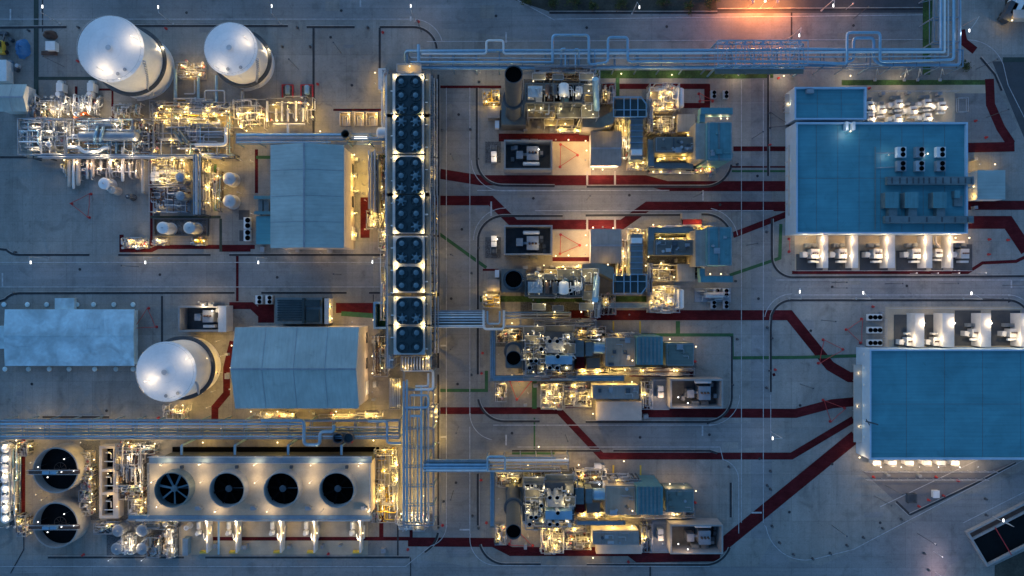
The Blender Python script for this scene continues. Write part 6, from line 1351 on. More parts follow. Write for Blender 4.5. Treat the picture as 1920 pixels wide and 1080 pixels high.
def train_a(n, seed):
    g = lambda s: s
    r = T('heat_recovery_unit', n+' heat recovery unit with tall black mouthed chimney and lit gratings', 'boiler', 1040, 225, 0)
    q, R = stack(r, 963, 139, 17, 43)
    m = MB(); m.box(985,160,1092,191,0,19); m.build('casing', 'dark_steel', r)
    m = MB(); m.box(940,190,986,234,0,7); m.build('breeching', 'enclosure_dark', r)
    m = MB(); a = P(985,157,21.5); b = P(1093,192,21.5)
    for i in range(7): x = a.x+(b.x-a.x)*i/6; m.bar((x,a.y,21.4),(x,b.y,21.4),.3); m.bar((x,a.y,0),(x,a.y,21.4),.26); m.bar((x,b.y-.3,0),(x,b.y-.3,21.4),.26)
    for y in (a.y,(a.y+b.y)/2,b.y): m.bar((a.x,y,21.4),(b.x,y,21.4),.3)
    m.build('frame', 'enclosure_dark', r)
    m = MB(); m.box(990,161,1017,182,19.05,22); m.build('plenum', 'clad', r)
    for x0,y0,x1,y1,z0,z1,mt in ((1026,162,1036,186,19,21,'rust'),(1068,160,1078,186,19,20.5,'black'),(1080,164,1090,180,19,22.5,'steel'),(1018,176,1050,190,19,19.6,'black'),(1040,160,1047,190,19,20,'black'),(1005,184,1016,190,19,20.5,'clad'),(1054,184,1066,191,19,19.9,'filter_blue')):
        m = MB(); m.box(x0,y0,x1,y1,z0+.03,z1); m.build('equipment_box', mt, r)  # black ones paint in shaded gaps on the casing top, the rest are equipment
    for x, mt, rr in ((1057,'white_metal',1.35),(1026,'rust',.55),(1040,'dark_steel',.7)):
        m = MB(); m.capsule(P(x,159,23),P(x,178,23),rr,18); m.build('steam_drum', mt, r)
    R_ = random.Random(seed); m = MB()
    for k in range(22):
        x = 990+100*R_.random(); y = 160+14*R_.random(); m.pipe([(x,y,19),(x,y,22.5),(x+5,y,22.5),(x+5,y+12,22.5),(x+5,y+12,20)],.1+.12*R_.random(),6)
    m.build('pipe', 'galv', r)
    for k in range(24):
        x = 988+130*R_.random(); m = MB(); zz = 6+11*R_.random(); y = 197+20*R_.random(); m.pipe([(x,y,.5),(x,y,zz),(x+6,y,zz),(x+6,194,zz)],.1+.15*R_.random(),8); m.build('riser_pipe', R_.choice(('silver','galv','clad')), r)
    for x0,y0,x1,y1,z,mt in ((988,196,1040,209,15,'grating'),(1045,197,1090,222,13,'grating'),(990,209,1040,222,9,'grating'),(1090,197,1122,222,14,'grating'),(1020,225,1075,236,5,'grating'),(998,139,1022,151,17,'grating'),(1036,141,1056,151,15,'grating'),(1086,139,1112,152,17,'grating'),(1092,160,1113,176,16,'grating'),(1096,180,1112,194,13,'enclosure_dark')):
        m = MB(); m.box(x0,y0,x1,y1,z-.15,z); p = m.build('platform', mt, r)
        a = P(x0,y0,z); b = P(x1,y1,z); m = MB(); m.rail([(a.x,a.y,z),(b.x,a.y,z),(b.x,b.y,z),(a.x,b.y,z)],1.1,.08,True); m.build('handrail', 'galv', p)
        m = MB()
        for x in (a.x+.3,b.x-.3): m.wbox(x-.12,b.y,x+.12,b.y+.24,0,z-.15)
        m.build('platform_post', 'steel', p)
    for x, y, z, pw in ((1022,143,20,300),(1112,146,20,420),(992,206,17.5,200),(1024,213,12,330),(1014,202,17.5,240),(1052,204,16,260),(1075,212,16,260),(1098,203,17,300),(1112,214,17,300),(1033,226,8,520),(1060,232,8,520),(1050,244,4,300),(1020,246,4,160),(1085,246,4,300),(1058,180,26,260),(1024,178,24.5,160),(1085,176,24,160),(1000,152,20,200)):
        lamp(r, x, y, z, pw*(1 if z < 10 else .6), GOLD if z < 10 else (1,.78,.34), size=.5 if pw > 400 else .35)
    m = MB(); m.pipe([(1116,148,22),(1119,205,14)],.9,12); m.build('downcomer', 'blue_pipe', r)
    poly_duct(r, [(1092,223),(1122,222),(1156,205),(1150,232),(1125,240),(1092,238)], 0, 10, 'grating', 'inlet_duct')
    # blue exhaust duct
    d = T('exhaust_duct', 'blue exhaust duct with ribs on the '+n+' train', 'duct', 1190, 250, 0)
    m = MB(); m.box(1154,186,1211,218,6.5,9); m.build('duct', 'teal_dark', d)
    m = MB(); a = P(1150,182,10); b = P(1212,219,10); m.rail([(a.x,a.y,9),(b.x-1.5,a.y,9),(b.x,a.y-2,9),(b.x,b.y,9),(a.x,b.y,9)],1.2,.18,True)
    for x in (1170,1182,1196): m.bar(P(x,184,9.6),P(x,219,9.6),.25)
    m.bar(P(1150,206,9.6),P(1212,206,9.6),.2); m.build('frame', 'blue_pipe', d)
    m = MB(); m.box(1182,219,1205,299,3,7.2); dd = m.build('duct', 'duct_blue', d)
    m = MB()
    for k in range(7): m.box(1181,222+k*11,1206,224+k*11,3,7.5)
    m.build('rib', 'blue_steel', dd)
    m = MB(); m.box(1184,280,1204,290,7.2,8.4); m.build('hood', 'white_metal', dd)
    for x, y in ((1160,190),(1205,190),(1160,215),(1205,215),(1194,295)): q = P(x,y,6.4); m = MB(); m.wbox(q.x-.2,q.y-.2,q.x+.2,q.y+.2,0,6.5); m.build('column', 'steel', d)
    lamp(d, 1166, 226, 4, 420, GOLD); lamp(d, 1172, 245, 4, 300, GOLD); lamp(d, 1175, 275, 4, 240, PEACH); lamp(d, 1216, 262, 4, 90, GOLD)
    # turbine enclosure and filter house
    e, rf = box_body('turbine_enclosure', 'dark grey turbine enclosure of the '+n+' train', 'turbine', 1228, 257, 1304, 286, 8.5, 'enclosure_dark')
    m = MB(); m.box(1215,262,1227,312,4,6); m.box(1216,305,1300,316,2.5,4.6); m.build('duct', 'duct_blue', e)
    m = MB(); m.box(1262,258,1264,286,8.5,8.75); m.box(1288,270,1293,273,8.5,9); m.build('roof_seam', 'dark_steel', rf)
    roof_bits(rf, 1229, 258, 1303, 285, 8.5, seed+50, 12)
    for x, y, pw in ((1238,298,360),(1282,296,420),(1262,296,160),(1300,252,260),(1290,252,160),(1240,250,100),(1225,322,110),(1275,324,110)): lamp(e, x, y, 4, pw, GOLD)
    f, rf = box_body('air_filter_house', 'tall blue inlet filter house at right end of the '+n+' train', 'filter house', 1326, 229, 1372, 301, 13.5, 'filter_blue')
    m = MB(); m.box(1304,231,1326,299,1,11.5); m.build('louvre', 'filter_grey', f)
    m = MB(); m.box(1314,202,1374,214,8,11); m.box(1312,214,1322,229,8,10.5); m.build('crossover_duct', 'filter_blue', f)
    roof_bits(rf, 1327, 230, 1371, 300, 13.5, seed+51, 5, ('filter_blue','steel'))
    m = MB(); m.box(1347,229,1350,301,13.5,13.8); m.build('roof_seam', 'duct_blue', rf)
    for x, y, pw in ((1332,222,330),(1352,222,330),(1364,222,160)): lamp(f, x, y, 8.5, pw, (1,.72,.4))
    for k, x in enumerate((1338,1361)): ac_unit(x, 177, 0, ('left' if k == 0 else 'right')+' small dark twin fan unit near the '+n+' filter house', 'twin fan units near the filter houses', 1.6, 2.4, 1.2, 'galv')
    skid('lube_skid', 'lit lube oil skid under the '+n+' filter house', 'lube skid', 1308, 300, 1342, 326, seed+1, 2.6, pipes=10, ves=1, valves=8, lamps=[(1318,306),(1330,316),(1314,320)], power=330, mts=('clad','yellow_metal','galv'), frame=False)
    skid('fuel_skid', 'small lit fuel gas skid below the ribbed duct of the '+n+' train', 'fuel skid', 1174, 297, 1210, 320, seed+2, 2.8, pipes=10, ves=1, valves=8, lamps=[(1182,303),(1196,312),(1206,304)], power=300, mts=WH, frame=True)
    skid('feedwater_skid', 'big yellow lit feedwater skid above the '+n+' turbine enclosure', 'feedwater skid', 1212, 164, 1268, 214, seed+3, 5, pipes=34, ves=4, hves=2, valves=22, lamps=[(1222,172),(1240,180),(1256,172),(1226,196),(1244,202),(1260,196),(1236,218),(1264,220)], power=360, mts=('clad','silver','white_metal'), base='wall_tan', deck=2)
    m = MB(); m.capsule(P(1274,168,3.4),P(1274,200,3.4),1.3,18); c = P(1274,184,2); m.wbox(c.x-.9,c.y-1.6,c.x+.9,c.y+1.6,0,2.4); m.thing('blowdown_drum', 'white_metal', 'pale horizontal drum right of the '+n+' feedwater skid', 'vessel')
    h, rf = box_body('ribbed_shed', 'grey ribbed shed between feedwater skid and filter house, '+n+' train', 'shed', 1270, 214, 1303, 247, 5, 'filter_grey')
    for k, (x0,y0,x1,y1,zz,al,lm,lab) in enumerate([(1214,222,1266,254,3.4,None,[(1226,232),(1250,240)],'tangled pipe bank north of the turbine enclosure'),(1230,289,1302,303,2.4,.1,[(1246,296),(1284,296)],'yellow lit pipe bank between enclosure and low duct'),(1040,238,1104,250,2.6,.1,[(1056,244),(1082,244)],'yellow lit pipe bank under the boiler gratings'),(1150,222,1180,300,3,.9,[(1164,236),(1168,272)],'amber pipe bank beside the ribbed duct'),(1124,160,1152,200,3,.9,[(1136,176)],'dark pipe bank between boiler and blue duct'),(990,192,1092,222,11,.3,[(1008,206),(1040,212),(1072,206)],'tall scaffold of pipes against the boiler side'),(1096,158,1114,196,15,.9,[(1104,170)],'slim scaffold of pipes at the duct end of the boiler'),(1206,196,1216,256,6,.9,[(1211,240)],'slim dark pipe run right of the blue duct'),(1302,228,1312,300,6,.9,[(1307,262)],'slim dark pipe run left of the filter louvres'),(1216,318,1306,326,2,.1,[(1240,322)],'low pipe run along the kerb side of the turbine'),(1000,140,1112,154,9,.2,[(1040,148),(1090,148)],'high pipe scaffold on the far boiler side')]):
        skid('pipe_bank', lab+', '+n+' train', 'pipe bank', x0, y0, x1, y1, seed+20+k, zz, pipes=20, ves=1 if k < 5 else 0, valves=6, lamps=lm, power=260, mts=('steel','rust','galv','clad','dark_steel','steel'), base=None if k != 1 else 'steel', frame=True, along=al, deck=1 if k < 5 else 4, rmax=.32)
    # control cabin
    c, qq = hall('pale low gabled control cabin beside the lit yard of the '+n+' train', 1107, 246, 1165, 311, 6, 7, 278, 'x', 'cabin', 'roof_slate', 'wall_white', 'control_cabin', seams=0)
    for x, y, z, pw in ((1098,264,5.5,1100),(1098,300,5.5,1100),(1100,282,5,400),(1130,318,4,900),(1150,316,4,700),(1112,317,4,500),(1112,238,9.5,300),(1140,238,9.5,300),(1170,262,4.5,330),(1170,296,4.5,330),(1042,262,5,200),(1066,262,5.5,420)):
        lamp(c, x, y, z, pw, PEACH if y > 250 else GOLD)
    pit(n+' train transformer pit with high walls, left of the lit yard', 945, 262, 1036, 318, 6, (990,288), 'transformer inside the walled pit of the '+n+' train', 'pit transformers', 1.35, 1, [(1010,280,7.5)], 160, SOFT, 1)
    s = T('auxiliary_transformer', 'small white twin box transformer at left end of the '+n+' train', 'transformer', 925, 290, 0)
    a = P(910,266); b = P(939,305); m = MB(); m.wbox(a.x,b.y,b.x,a.y,.05,.25); m.build('oil_pit', 'gravel', s)
    for y in (288,299): m = MB(); c_ = P(926,y,2.5); m.wbox(c_.x-.8,c_.y-.75,c_.x+.8,c_.y+.75,.25,2.5); m.build('casing', 'white_metal', s)
    m = MB(); c_ = P(926,277,2); 
    for k in range(5): m.wbox(c_.x-1.0+k*.4,c_.y-.8,c_.x-.85+k*.4,c_.y+.8,.25,2)
    m.build('radiator', 'radiator', s); lamp(s, 932, 294, 4.6, 260, SOFT, head='lamp_white')
    skid('blowdown_skid', 'small lit skid left of the chimney on the '+n+' train', 'blowdown skid', 905, 172, 938, 198, seed+4, 3, pipes=10, ves=1, valves=6, lamps=[(912,190),(926,196),(934,176)], power=360, mts=('clad','steel','yellow_metal'))
    k_, rf = box_body('instrument_cabin', 'small grey instrument cabin beside chimney foot of the '+n+' train', 'cabin', 914, 199, 937, 221, 3.2, 'roof_slate')
    k_, rf = box_body('white_cabinet', 'slim white cabinet by chimney foot of the '+n+' train', 'cabinet', 928, 226, 936, 240, 2.4, 'white')
train_a('first upper', 100)
yc = (540-375)*S
XF[0] = lambda v: Vector((v.x, 2*yc - v.y, v.z)); XF[1] = True
train_a('second mirrored', 140)
XF[0] = None; XF[1] = False

def train_b(n, seed, which):
    r = T('heat_recovery_unit', n+' heat recovery unit with white pipework and round black vents', 'boiler', 1025, 660, 0)
    stack(r, 963, 672, 14.5, 38)
    m = MB(); m.box(980,622,1076,694,0,13); m.build('casing', 'dark_steel', r)
    m = MB(); m.box(948,640,980,690,0,6); m.build('breeching', 'enclosure_dark', r)
    m = MB(); m.box(1023,667,1073,683,13,18.5); m.build('steam_drum_house', 'blue_pipe', r)
    m = MB(); m.box(1026,640,1056,662,13,17); m.build('plenum', 'steel', r)
    for x0,y0,x1,y1,z1,mt in ((1006,634,1022,648,15,'dark_steel'),(984,664,1000,684,14.5,'dark_steel'),(1004,684,1020,694,15,'enclosure_dark'),(1058,664,1076,668,16,'steel'),(1050,686,1074,694,15,'dark_steel'),(1060,624,1076,640,15,'enclosure_dark'),(986,626,1000,638,14,'black')):
        m = MB(); m.box(x0,y0,x1,y1,13.03,z1); m.build('equipment_box', mt, r)  # the black one paints in a shaded gap between the equipment
    vents = [(1031,640),(1045,640),(1015,655),(996,677),(1005,677),(993,690),(1031,690),(1045,690),(1046,669)]
    for k, (x, y) in enumerate(vents):
        q = P(x,y,20); R = 4.3*K(20); m = MB(); m.lathe(q.x,q.y,[(R+.06,13),(R,20),(R-.08,20),(R-.1,18.5)],16); v = m.build('vent_pipe', 'galv', r)
        m = MB(); m.wcyl(q.x,q.y,R-.08,19.4,19.7,14); m.build('interior', 'black', v)  # shallow black disc paints the shade inside the vent
    R_ = random.Random(seed)
    for k in range(64):
        x = 980+95*R_.random(); y = 624+70*R_.random(); zz = 14+4.5*R_.random(); dx, dy = R_.choice(((7,0),(-7,0),(0,7),(0,-7),(12,4)))
        m = MB(); m.pipe([(x,y,13),(x,y,zz),(x+dx,y,zz),(x+dx,y+dy,zz),(x+dx+dy*.5,y+dy,zz),(x+dx+dy*.5,y+dy,13)],.08+.2*R_.random()**2,7); m.build('pipe', R_.choice(('silver','white_metal','clad','galv','steel')), r)
    for k in range(16):
        x = 984+88*R_.random(); y = 626+66*R_.random(); q = P(x,y,15); m = MB(); m.lathe(q.x,q.y,[(.35,13),(.4,13.8),(.5,14.2),(.2,14.7),(.3,15),(.001,15.05)],10); m.build('valve', R_.choice(('silver','white_metal')), r)
    for x0,y0,x1,y1,z in ((982,612,1020,624,12),(1022,610,1076,622,10),(984,694,1020,703,10),(1056,644,1078,662,15),(984,628,1012,650,16)):
        m = MB(); m.box(x0,y0,x1,y1,z-.15,z); p = m.build('platform', 'grating', r)
        a = P(x0,y0,z); b = P(x1,y1,z); m = MB(); m.rail([(a.x,a.y,z),(b.x,a.y,z),(b.x,b.y,z),(a.x,b.y,z)],1.1,.08,True); m.build('handrail', 'galv', p)
    for x, y, z, pw in ((990,626,18,220),(1004,640,18,220),(1018,630,18,220),(1018,660,17,260),(988,672,17,300),(990,660,17.5,220),(1066,632,17,330),(1064,692,16,330),(1072,690,14,300),(1018,692,16,260),(1044,652,20,200),(1058,655,18,220),(960,704,6,360),(935,664,5,300),(960,618,5,300),(1008,610,14,200),(1062,612,13,200)):
        lamp(r, x, y, z, pw*.6, (1,.76,.36), size=.4 if pw > 290 else .28)
    d = T('exhaust_diffuser', 'blue grey exhaust duct sections of the '+n+' train', 'duct', 1106, 655, 0)
    m = MB(); m.box(1079,638,1095,669,2,8.5); m.box(1098,641,1111,668,2,8); m.build('duct', 'duct_blue', d)
    m = MB(); m.capsule(P(1113,652,7),P(1134,652,7),1.7,20); m.build('turbine_casing', 'blue_pipe', d)
    m = MB(); m.box(1100,671,1125,691,0,4.5); m.build('enclosure', 'enclosure_dark', d)
    m = MB(); m.box(1081,668,1096,691,0,4); m.build('fuel_box', 'red_paint', d)
    lamp(d, 1092, 697, 4, 420, GOLD); lamp(d, 1120, 698, 3.5, 420, GOLD); lamp(d, 1088, 625, 4, 300, GOLD); lamp(d, 1124, 637, 5, 120, COOL, head='lamp_white')
    e, rf = box_body('turbine_enclosure', 'tan grey roofed turbine enclosure of the '+n+' train', 'turbine', 1135, 633, 1191, 687, 9.5, 'filter_grey', 'roof_tan')
    roof_bits(rf, 1136, 634, 1190, 686, 9.5, seed+52, 8)
    lamp(e, 1186, 676, 12.5, 150, GOLD, pole=9.5); lamp(e, 1146, 694, 4, 420, GOLD); lamp(e, 1172, 694, 4, 300, GOLD)
    f, rf = box_body('air_filter_house', 'blue louvred inlet filter house of the '+n+' train', 'filter house', 1194, 631, 1243, 684, 12, 'filter_blue')
    m = MB()
    for k in range(6): m.box(1197+k*7.4,632,1201+k*7.4,683,12,12.25)
    m.build('roof_rib', 'duct_blue', rf)
    k_, rf = box_body('generator_enclosure', 'teal roofed generator enclosure at right end of the '+n+' train', 'generator', 1248, 643, 1301, 686, 7, 'filter_teal')
    roof_bits(rf, 1249, 644, 1300, 685, 7, seed+53, 6, ('filter_teal','steel'))
    lamp(k_, 1256, 636, 5, 360, PEACH); lamp(k_, 1282, 636, 5, 260, PEACH); lamp(k_, 1264, 696, 4, 300, PEACH); lamp(k_, 1305, 650, 4.5, 160, PEACH); lamp(k_, 1225, 692, 3.5, 260, GOLD)
    for k, (x0,y0,x1,y1,zz,al,lm,lab) in enumerate([(1080,690,1140,702,2.4,.1,[(1096,696),(1126,696)],'amber pipe bank below the exhaust sections'),(1142,688,1300,702,2.2,.1,[(1160,695),(1206,695),(1270,695)],'long low pipe bank below the enclosures'),(930,616,980,642,3,None,[(942,624),(966,632)],'dark pipe bank beside the chimney foot'),(1076,610,1134,636,3.4,None,[(1090,620),(1116,626)],'pipe bank above the exhaust sections'),(1056,716,1098,728,2.4,.1,[(1078,722)],'small amber pipe bank right of condensate skid'),(980,612,1078,634,10,.3,[(1000,622),(1050,624)],'tall scaffold of pipes on near boiler side'),(980,690,1078,704,9,.3,[(1000,698),(1050,698)],'tall scaffold of pipes on far boiler side'),(1134,622,1194,632,7,.1,[(1160,626)],'pipe run along the upper side of the enclosures'),(1056,728,1108,762,2,None,[(1072,742)],'scattered small pipes left of the package cabin'),(1200,712,1220,766,2.4,.9,[(1210,740)],'slim pipe run left of the twin box transformer'),(982,634,1020,692,17,None,[],'upper pipe cage on the boiler roof')]):
        skid('pipe_bank', lab+', '+n+' train', 'pipe bank', x0, y0, x1, y1, seed+20+k, zz, pipes=20, ves=1 if k < 5 else 0, valves=6, lamps=lm, power=260, mts=('steel','rust','galv','clad','dark_steel','steel'), base=None, frame=True, along=al, deck=1 if k < 5 else 4, rmax=.32)
    b_, rf = box_body('package_cabin', 'pale flat package cabin below the pipe tray of the '+n+' train', 'cabin', 1111, 722, 1198, 748, 6, 'wall_white', 'roof_slate')
    roof_bits(rf, 1112, 723, 1197, 747, 6, seed+54, 7)
    m = MB(); m.box(1118,753,1203,770 if which else 788,.05,2.6); m.build('lean_to', 'wall_tan', b_)
    for x, y, pw in ((1107,760,520),(1104,744,300),(1112,776,300),(1150,716,360),(1185,716,360),(1205,740,160)): lamp(b_, x, y, 4, pw, GOLD)
    s = T('auxiliary_transformer', 'small white twin box transformer beside the pit of the '+n+' train', 'transformer', 1238, 740, 0)
    a = P(1221,710); b = P(1253,768); m = MB(); m.wbox(a.x,b.y,b.x,a.y,.05,.2); m.build('oil_pit', 'steel', s)
    for y in (729,741): m = MB(); c_ = P(1239,y,2.5); m.wbox(c_.x-.8,c_.y-.75,c_.x+.8,c_.y+.75,.2,2.5); m.build('casing', 'white_metal', s)
    m = MB(); c_ = P(1234,735,2); m.wbox(c_.x-.4,c_.y-1.1,c_.x+.4,c_.y+1.1,.2,2); m.build('radiator', 'radiator', s)
    m = MB(); a = P(1222,712); b = P(1252,766); m.rail([(a.x,a.y,.1),(b.x,a.y,.1),(b.x,b.y,.1),(a.x,b.y,.1)],1.8,.09,True); m.build('guard_fence', 'galv', s)
    lamp(s, 1243, 750, 4.6, 330, PEACH, head='lamp_white')
    pit(n+' train transformer pit with pale walls at lower right of train', 1257, 711, 1356, 766, 6, (1310,735), 'transformer inside the walled pit of the '+n+' train', 'pit transformers', 1.35, -1, [(1272,745,7.6),(1290,756,7)], 330, PEACH, 1)
    skid('condensate_skid', 'brightly lit pipe skid below the heat recovery unit of the '+n+' train', 'condensate skid', 1013, 716, 1055, 764, seed+3, 4, pipes=30, ves=3, valves=18, lamps=[(1020,724),(1044,722),(1030,738),(1022,754),(1040,756),(1050,744)], power=380, mts=WH, base='wall_tan', deck=1)
    skid('sampling_skid', 'lit slope of valves left of the condensate skid, '+n+' train', 'sampling skid', 928, 716, 950, 752, seed+4, 2.6, pipes=8, ves=1, valves=6, lamps=[(944,722),(934,740)], power=300, mts=('clad','dark_steel','galv'), base=None)
    y_ = T('flood_mast', 'lamp posts lighting the tan yards beside the condensate skid, '+n+' train', 'lamp mast', 975, 725, 0)
    for x, y, pw in ((974,722,700),(990,738,300),(1076,726,420),(1090,745,300),(1066,752,300),(1085,712,300)): lamp(y_, x, y, 4.4, pw, GOLD, pole=0)
train_b('third', 200, 0)
dY = -265*S
XF[0] = lambda v: Vector((v.x, v.y+dY, v.z))
train_b('fourth lowest', 240, 1)
XF[0] = None
# equipment above the fourth train
k_, rf = box_body('white_cabinet', 'small white cabinet with dark end above fourth train', 'cabinet', 1115, 871, 1128, 882, 2.2, 'white_metal')
m = MB(); m.box(1128,872,1134,882,0,2); m.build('radiator', 'radiator', k_)
pump(1117, 896, 'dark pump with yellow coupling above fourth train', None, sc=1.4, mt='dark_steel', motor='dark_steel')
lamp(k_, 1085, 872, 4.5, 420, PEACH); lamp(k_, 1140, 880, 4.5, 420, PEACH); lamp(k_, 1170, 865, 4, 200, PEACH); lamp(k_, 1010, 838, 5, 260, GOLD)
skid('pump_skid', 'long low pale equipment deck right of the second feedwater skid', 'pump skid', 1302, 540, 1370, 566, 301, 1.6, pipes=8, ves=0, hves=1, valves=4, lamps=(), mts=('galv','steel'), frame=False, base='steel')
for k, x in enumerate((1344,1361)): ac_unit(x, 549, .3, ('left' if k == 0 else 'right')+' white twin fan unit on the pale deck near second train', 'twin fan units on the pale deck', 1.8, 2.6, 1.2)
platform('lit pale blue walkway below the second train by red path', 1120, 568, 1225, 577, 3, [(1060,585),(1100,582),(1180,590)], mt='blue_steel', power=300)
r, rf = box_body('red_roofed_tool_box', 'crate with red and tan striped top near second train', 'crate', 1281, 411, 1316, 426, 1.6, 'red_paint', 'red_metal'); m = MB(); m.box(1281,421,1316,426,1.61,1.75); m.build('stripe', 'wall_tan', r)
k_, rf = box_body('platform_shelter', 'grey flat shelter above the red striped crate', 'shelter', 1279, 399, 1315, 411, 2.6, 'roof_slate')
# red truck and orange lamps at the top edge
def truck(px, py, label, ang, mt='red_metal'):
    c = P(px,py); r = T('tanker_truck', label, 'truck', px, py)
    def w(x,y,z): return (c.x+x*math.cos(ang)-y*math.sin(ang), c.y+x*math.sin(ang)+y*math.cos(ang), z)
    m = MB(); p = [w(-4,-1.2,0)[:2],w(2,-1.2,0)[:2],w(2,1.2,0)[:2],w(-4,1.2,0)[:2]]; m.prism(p,.9,2.8); m.build('body', mt, r)
    m = MB(); p = [w(2.2,-1.15,0)[:2],w(4,-1.05,0)[:2],w(4,1.05,0)[:2],w(2.2,1.15,0)[:2]]; m.prism(p,.7,2.6); cb_ = m.build('cab', 'white_metal', r)
    m = MB(); p = [w(3.4,-1,0)[:2],w(4.03,-.95,0)[:2],w(4.03,.95,0)[:2],w(3.4,1,0)[:2]]; m.prism(p,1.6,2.62); m.build('windscreen', 'glass', cb_)
    for x in (-3,-1.6,3):
        for y in (-1.1,1.1): m = MB(); m.tube([w(x,y-.15,.5),w(x,y+.15,.5)],.5,14); m.build('wheel', 'rubber', r)
    return r
truck(1885, 22, 'dark truck with white cab parked at the upper right corner', 1.1, 'dark_steel')
truck(1900, 12, 'pale truck beside another at the upper right corner', 1.1, 'white_metal')
for i, x in enumerate((1412,1435,1458)):
    r = T('orange_lamp_post', ORD[i]+' orange glowing lamp from left at the top edge', 'lamp', x, 3, 0, 'orange lamps at the top edge')
    lamp(r, x, 3, 5.5, 9000, (1,.26,.06), pole=0, head='lamp_orange', size=.9)
    light(r, P(x+(x-1435)*1.3, -4, 5), 4500, (1,.32,.10))
r = T('orange_lamp_post', 'faint orange lamp post at top, right of the lit yard', 'lamp', 1600, 8, 0); lamp(r, 1600, 6, 6, 900, (1,.5,.3), pole=0, head='lamp_orange')
r = T('pink_lamp_post', 'pinkish lamp post at the bottom edge near dark basin', 'lamp', 1772, 1085, 0); lamp(r, 1772, 1085, 6, 1500, (1,.62,.62), pole=0, head='lamp_orange'); lamp(r, 1768, 1045, 6, 700, (1,.7,.7), pole=0, head='lamp_white', size=.25)
r = T('flood_mast', 'lamp mast lighting the pale roads below upper transformer bays', 'lamp mast', 1600, 514, 0)
for x in (1720, 1760, 1800, 1850): lamp(r, x, 512, 5, 260, (1,.75,.65), pole=0, head='lamp_white', size=.25)
# yellow lit bits top right
r, rf = box_body('site_hut', 'yellow lit hut at the top right corner', 'hut', 1900, 18, 1940, 34, 3, 'wall_tan'); lamp(r, 1898, 38, 4, 260, GOLD)
# general area masts that light the paved aprons; cool ones, and pinkish ones on right road, added to brighten ground
mastl = [(790,60,'by curved kerb above the air coolers',PEACH,800),(560,130,'in open yard between second tank and red curbs',PEACH,200),(640,100,'in the open yard left of dark drain',PEACH,200),(850,300,'beside the vertical road near first train',SOFT,700),(850,480,'beside vertical road near second train',SOFT,700),(850,650,'beside vertical road near third train',SOFT,420),(860,800,'beside vertical road at the lower crossing',SOFT,600),(1100,375,'on the crossing road between first and second trains',SOFT,600),(1300,370,'on crossing road near the upper control building',SOFT,350),(1060,815,'on the crossing road above fourth train',SOFT,700),(640,515,'on left middle road near air coolers',SOFT,420),(260,500,'on left middle road below the lit manifold',PEACH,300),(1410,260,'beside right vertical road by upper control building',SOFT,350),(1830,130,'below the pipe rack corner at upper right',PEACH,350),(1600,35,'on top road left of the rack corner',PEACH,400),(1840,560,'on right road above lower transformer bays',PEACH,420),(1560,540,'on right road below control building corner',PEACH,260),(1400,460,'beside right vertical road near second filter house',SOFT,300),(120,125,'right of the dark green strip, left yard',PEACH,300),(850,920,'beside vertical road near fourth train',SOFT,420),(1850,220,'in dark yard right of the control building',PEACH,260),(1640,930,'added to brighten open apron left of triangular yard',COOL,420),(1500,720,'added to brighten apron between kerb and lower blue roof',COOL,300),(1560,985,'added to brighten open apron inside curved bollard row',COOL,300),(1720,1000,'beside diagonal road near the dark basin',(1,.82,.85),600),(1560,530,'added to brighten right road below the first transformer bay',(1,.78,.74),500),(1660,532,'added to brighten right road below the middle transformer bays',(1,.72,.68),600),(1760,532,'added to brighten right road below the last transformer bay',(1,.70,.66),700),(1880,535,'added to brighten right road near photo right edge',(1,.74,.78),600),(1540,600,'added to brighten apron left of dark radiator row',COOL,420),(1660,910,'beside fence of the triangular yard',PEACH,300)]
for x, y, l, c, pw in mastl:
    r = T('area_fill_mast', 'slender area light mast '+l, 'lamp mast', x, y, 0, 'slender area light masts')
    m = MB(); q = P(x,y); m.wcyl(q.x,q.y,.09,0,9,8,.06); m.build('pole', 'dark_steel', r); h = P(x,y,9); m = MB(); m.wbox(q.x-.2,q.y-.2,q.x+.2,q.y+.2,9,9.15); m.build('lamp_head', 'dark_steel', r)
    light(r, (q.x,q.y,8.8), pw, c)

ZB = {'upper first train': [(1150,226),(1168,228),(1232,302),(1252,300),(1290,303),(1216,222),(1262,218),(1100,228),(1035,244),(1072,244),(1010,240),(985,246),(1128,174),(1140,178),(1240,250),(1266,252),(1330,330),(1170,300)],
 'second train': [(1150,520),(1168,514),(1232,440),(1252,436),(1290,438),(1216,524),(1100,505),(1035,500),(1072,501),(1010,504),(985,502),(1240,492),(1266,489),(1330,424),(1330,498),(910,548)],
 'third train': [(1142,698),(1160,702),(1182,696),(1208,700),(1232,694),(1262,700),(1090,700),(1110,624),(1092,622),(1146,622),(1066,728),(1004,722),(955,708),(1280,694),(1210,780),(985,758)],
 'fourth train': [(1142,962),(1160,966),(1182,960),(1208,964),(1232,958),(1262,962),(1090,964),(1110,888),(1092,886),(1066,990),(1004,990),(955,968),(1280,958),(985,1022)],
 'tall gabled hall': [(668,300),(668,330),(670,360),(668,400),(668,440),(496,468),(560,470),(620,470)],
 'wide gabled hall': [(702,640),(704,664),(702,690),(704,720),(702,748),(428,664),(430,704),(480,776),(590,774)],
 'cooling tower': [(700,880),(704,900),(702,930),(356,1012),(408,1020),(462,1022),(545,1022),(606,1022),(640,1020),(720,1030)],
 'upper control building': [(1484,200),(1484,250),(1822,300),(1824,390),(1480,420),(1650,178),(1700,176),(1756,178)],
 'lower blue building': [(1612,650),(1618,668),(1614,848),(1650,586),(1920,584),(1660,888),(1720,890)]}
R_ = random.Random(77); proto = None
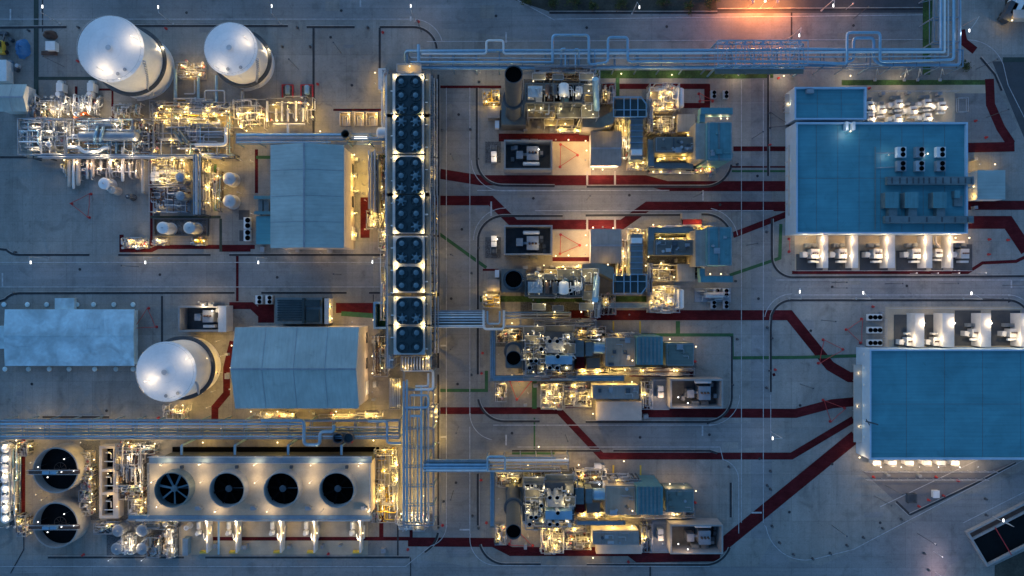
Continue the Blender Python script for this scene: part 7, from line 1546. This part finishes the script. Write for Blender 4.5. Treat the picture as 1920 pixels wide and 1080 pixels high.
for zone, pts in ZB.items():
    for x, y in pts:
        c = P(x, y)
        if proto is None:
            proto = T('junction_box', 'small grey junction box standing on the ground of the '+zone, 'junction box', x, y, 0, 'small junction boxes around the plant')
            m = MB(); m.wbox(c.x-.45,c.y-.3,c.x+.45,c.y+.3,.12,1.5); m.wbox(c.x-.5,c.y-.35,c.x+.5,c.y+.35,1.5,1.58); m.build('casing', 'steel', proto)
            m = MB(); m.wbox(c.x-.55,c.y-.4,c.x+.55,c.y+.4,.02,.12); m.build('plinth', 'concrete_wall', proto); p0 = c
        else:
            o = copy_tree(proto, c-p0); o['label'] = 'small grey junction box standing on the ground of the '+zone; o.rotation_euler.z = R_.choice((0, PI/2, .1)); k = .8+.9*R_.random(); o.scale = (k, k*(.7+.6*R_.random()), .8+.5*R_.random())
# ================================================================ camera, dusk sky, soft last light
cam = bpy.data.cameras.new('camera'); co = bpy.data.objects.new('camera', cam); COL.objects.link(co)
co.location = (0,0,D); co.rotation_euler = (0,0,0); cam.sensor_width = 36; cam.lens = 36*D/307.5; cam.clip_start = .5; cam.clip_end = 4000
SC.camera = co
w = bpy.data.worlds.new('World'); SC.world = w; w.use_nodes = True
nt = w.node_tree; bg = nt.nodes['Background']
sky = nt.nodes.new('ShaderNodeTexSky'); sky.sky_type = 'NISHITA'; sky.sun_disc = False
SUN_EL, SUN_ROT = math.radians(6.0), math.radians(-40)
sky.sun_elevation = SUN_EL; sky.sun_rotation = SUN_ROT; sky.ozone_density = 4.0; sky.air_density = 1.0; sky.dust_density = .2
nt.links.new(sky.outputs[0], bg.inputs[0]); bg.inputs[1].default_value = .15
sd = bpy.data.lights.new('sun', 'SUN'); sd.energy = .25; sd.angle = math.radians(40); sd.color = (.35,.60,1.0)
so = bpy.data.objects.new('sun', sd); COL.objects.link(so)
so.rotation_euler = Vector((.55,-.75,-.75)).to_track_quat('-Z','Y').to_euler()
vs = SC.view_settings; vs.view_transform = 'Standard'; vs.look = 'None'; vs.exposure = 1.06; vs.gamma = 1; vs.use_curve_mapping = False
SC.cycles.use_denoising = True
SC.cycles.max_bounces = 4; SC.cycles.diffuse_bounces = 2; SC.cycles.glossy_bounces = 2; SC.cycles.sample_clamp_indirect = 3
SC.cycles.use_light_tree = True
print('OBJECTS', len(SC.objects), 'LIGHTS', sum(o.type == 'LIGHT' for o in SC.objects))
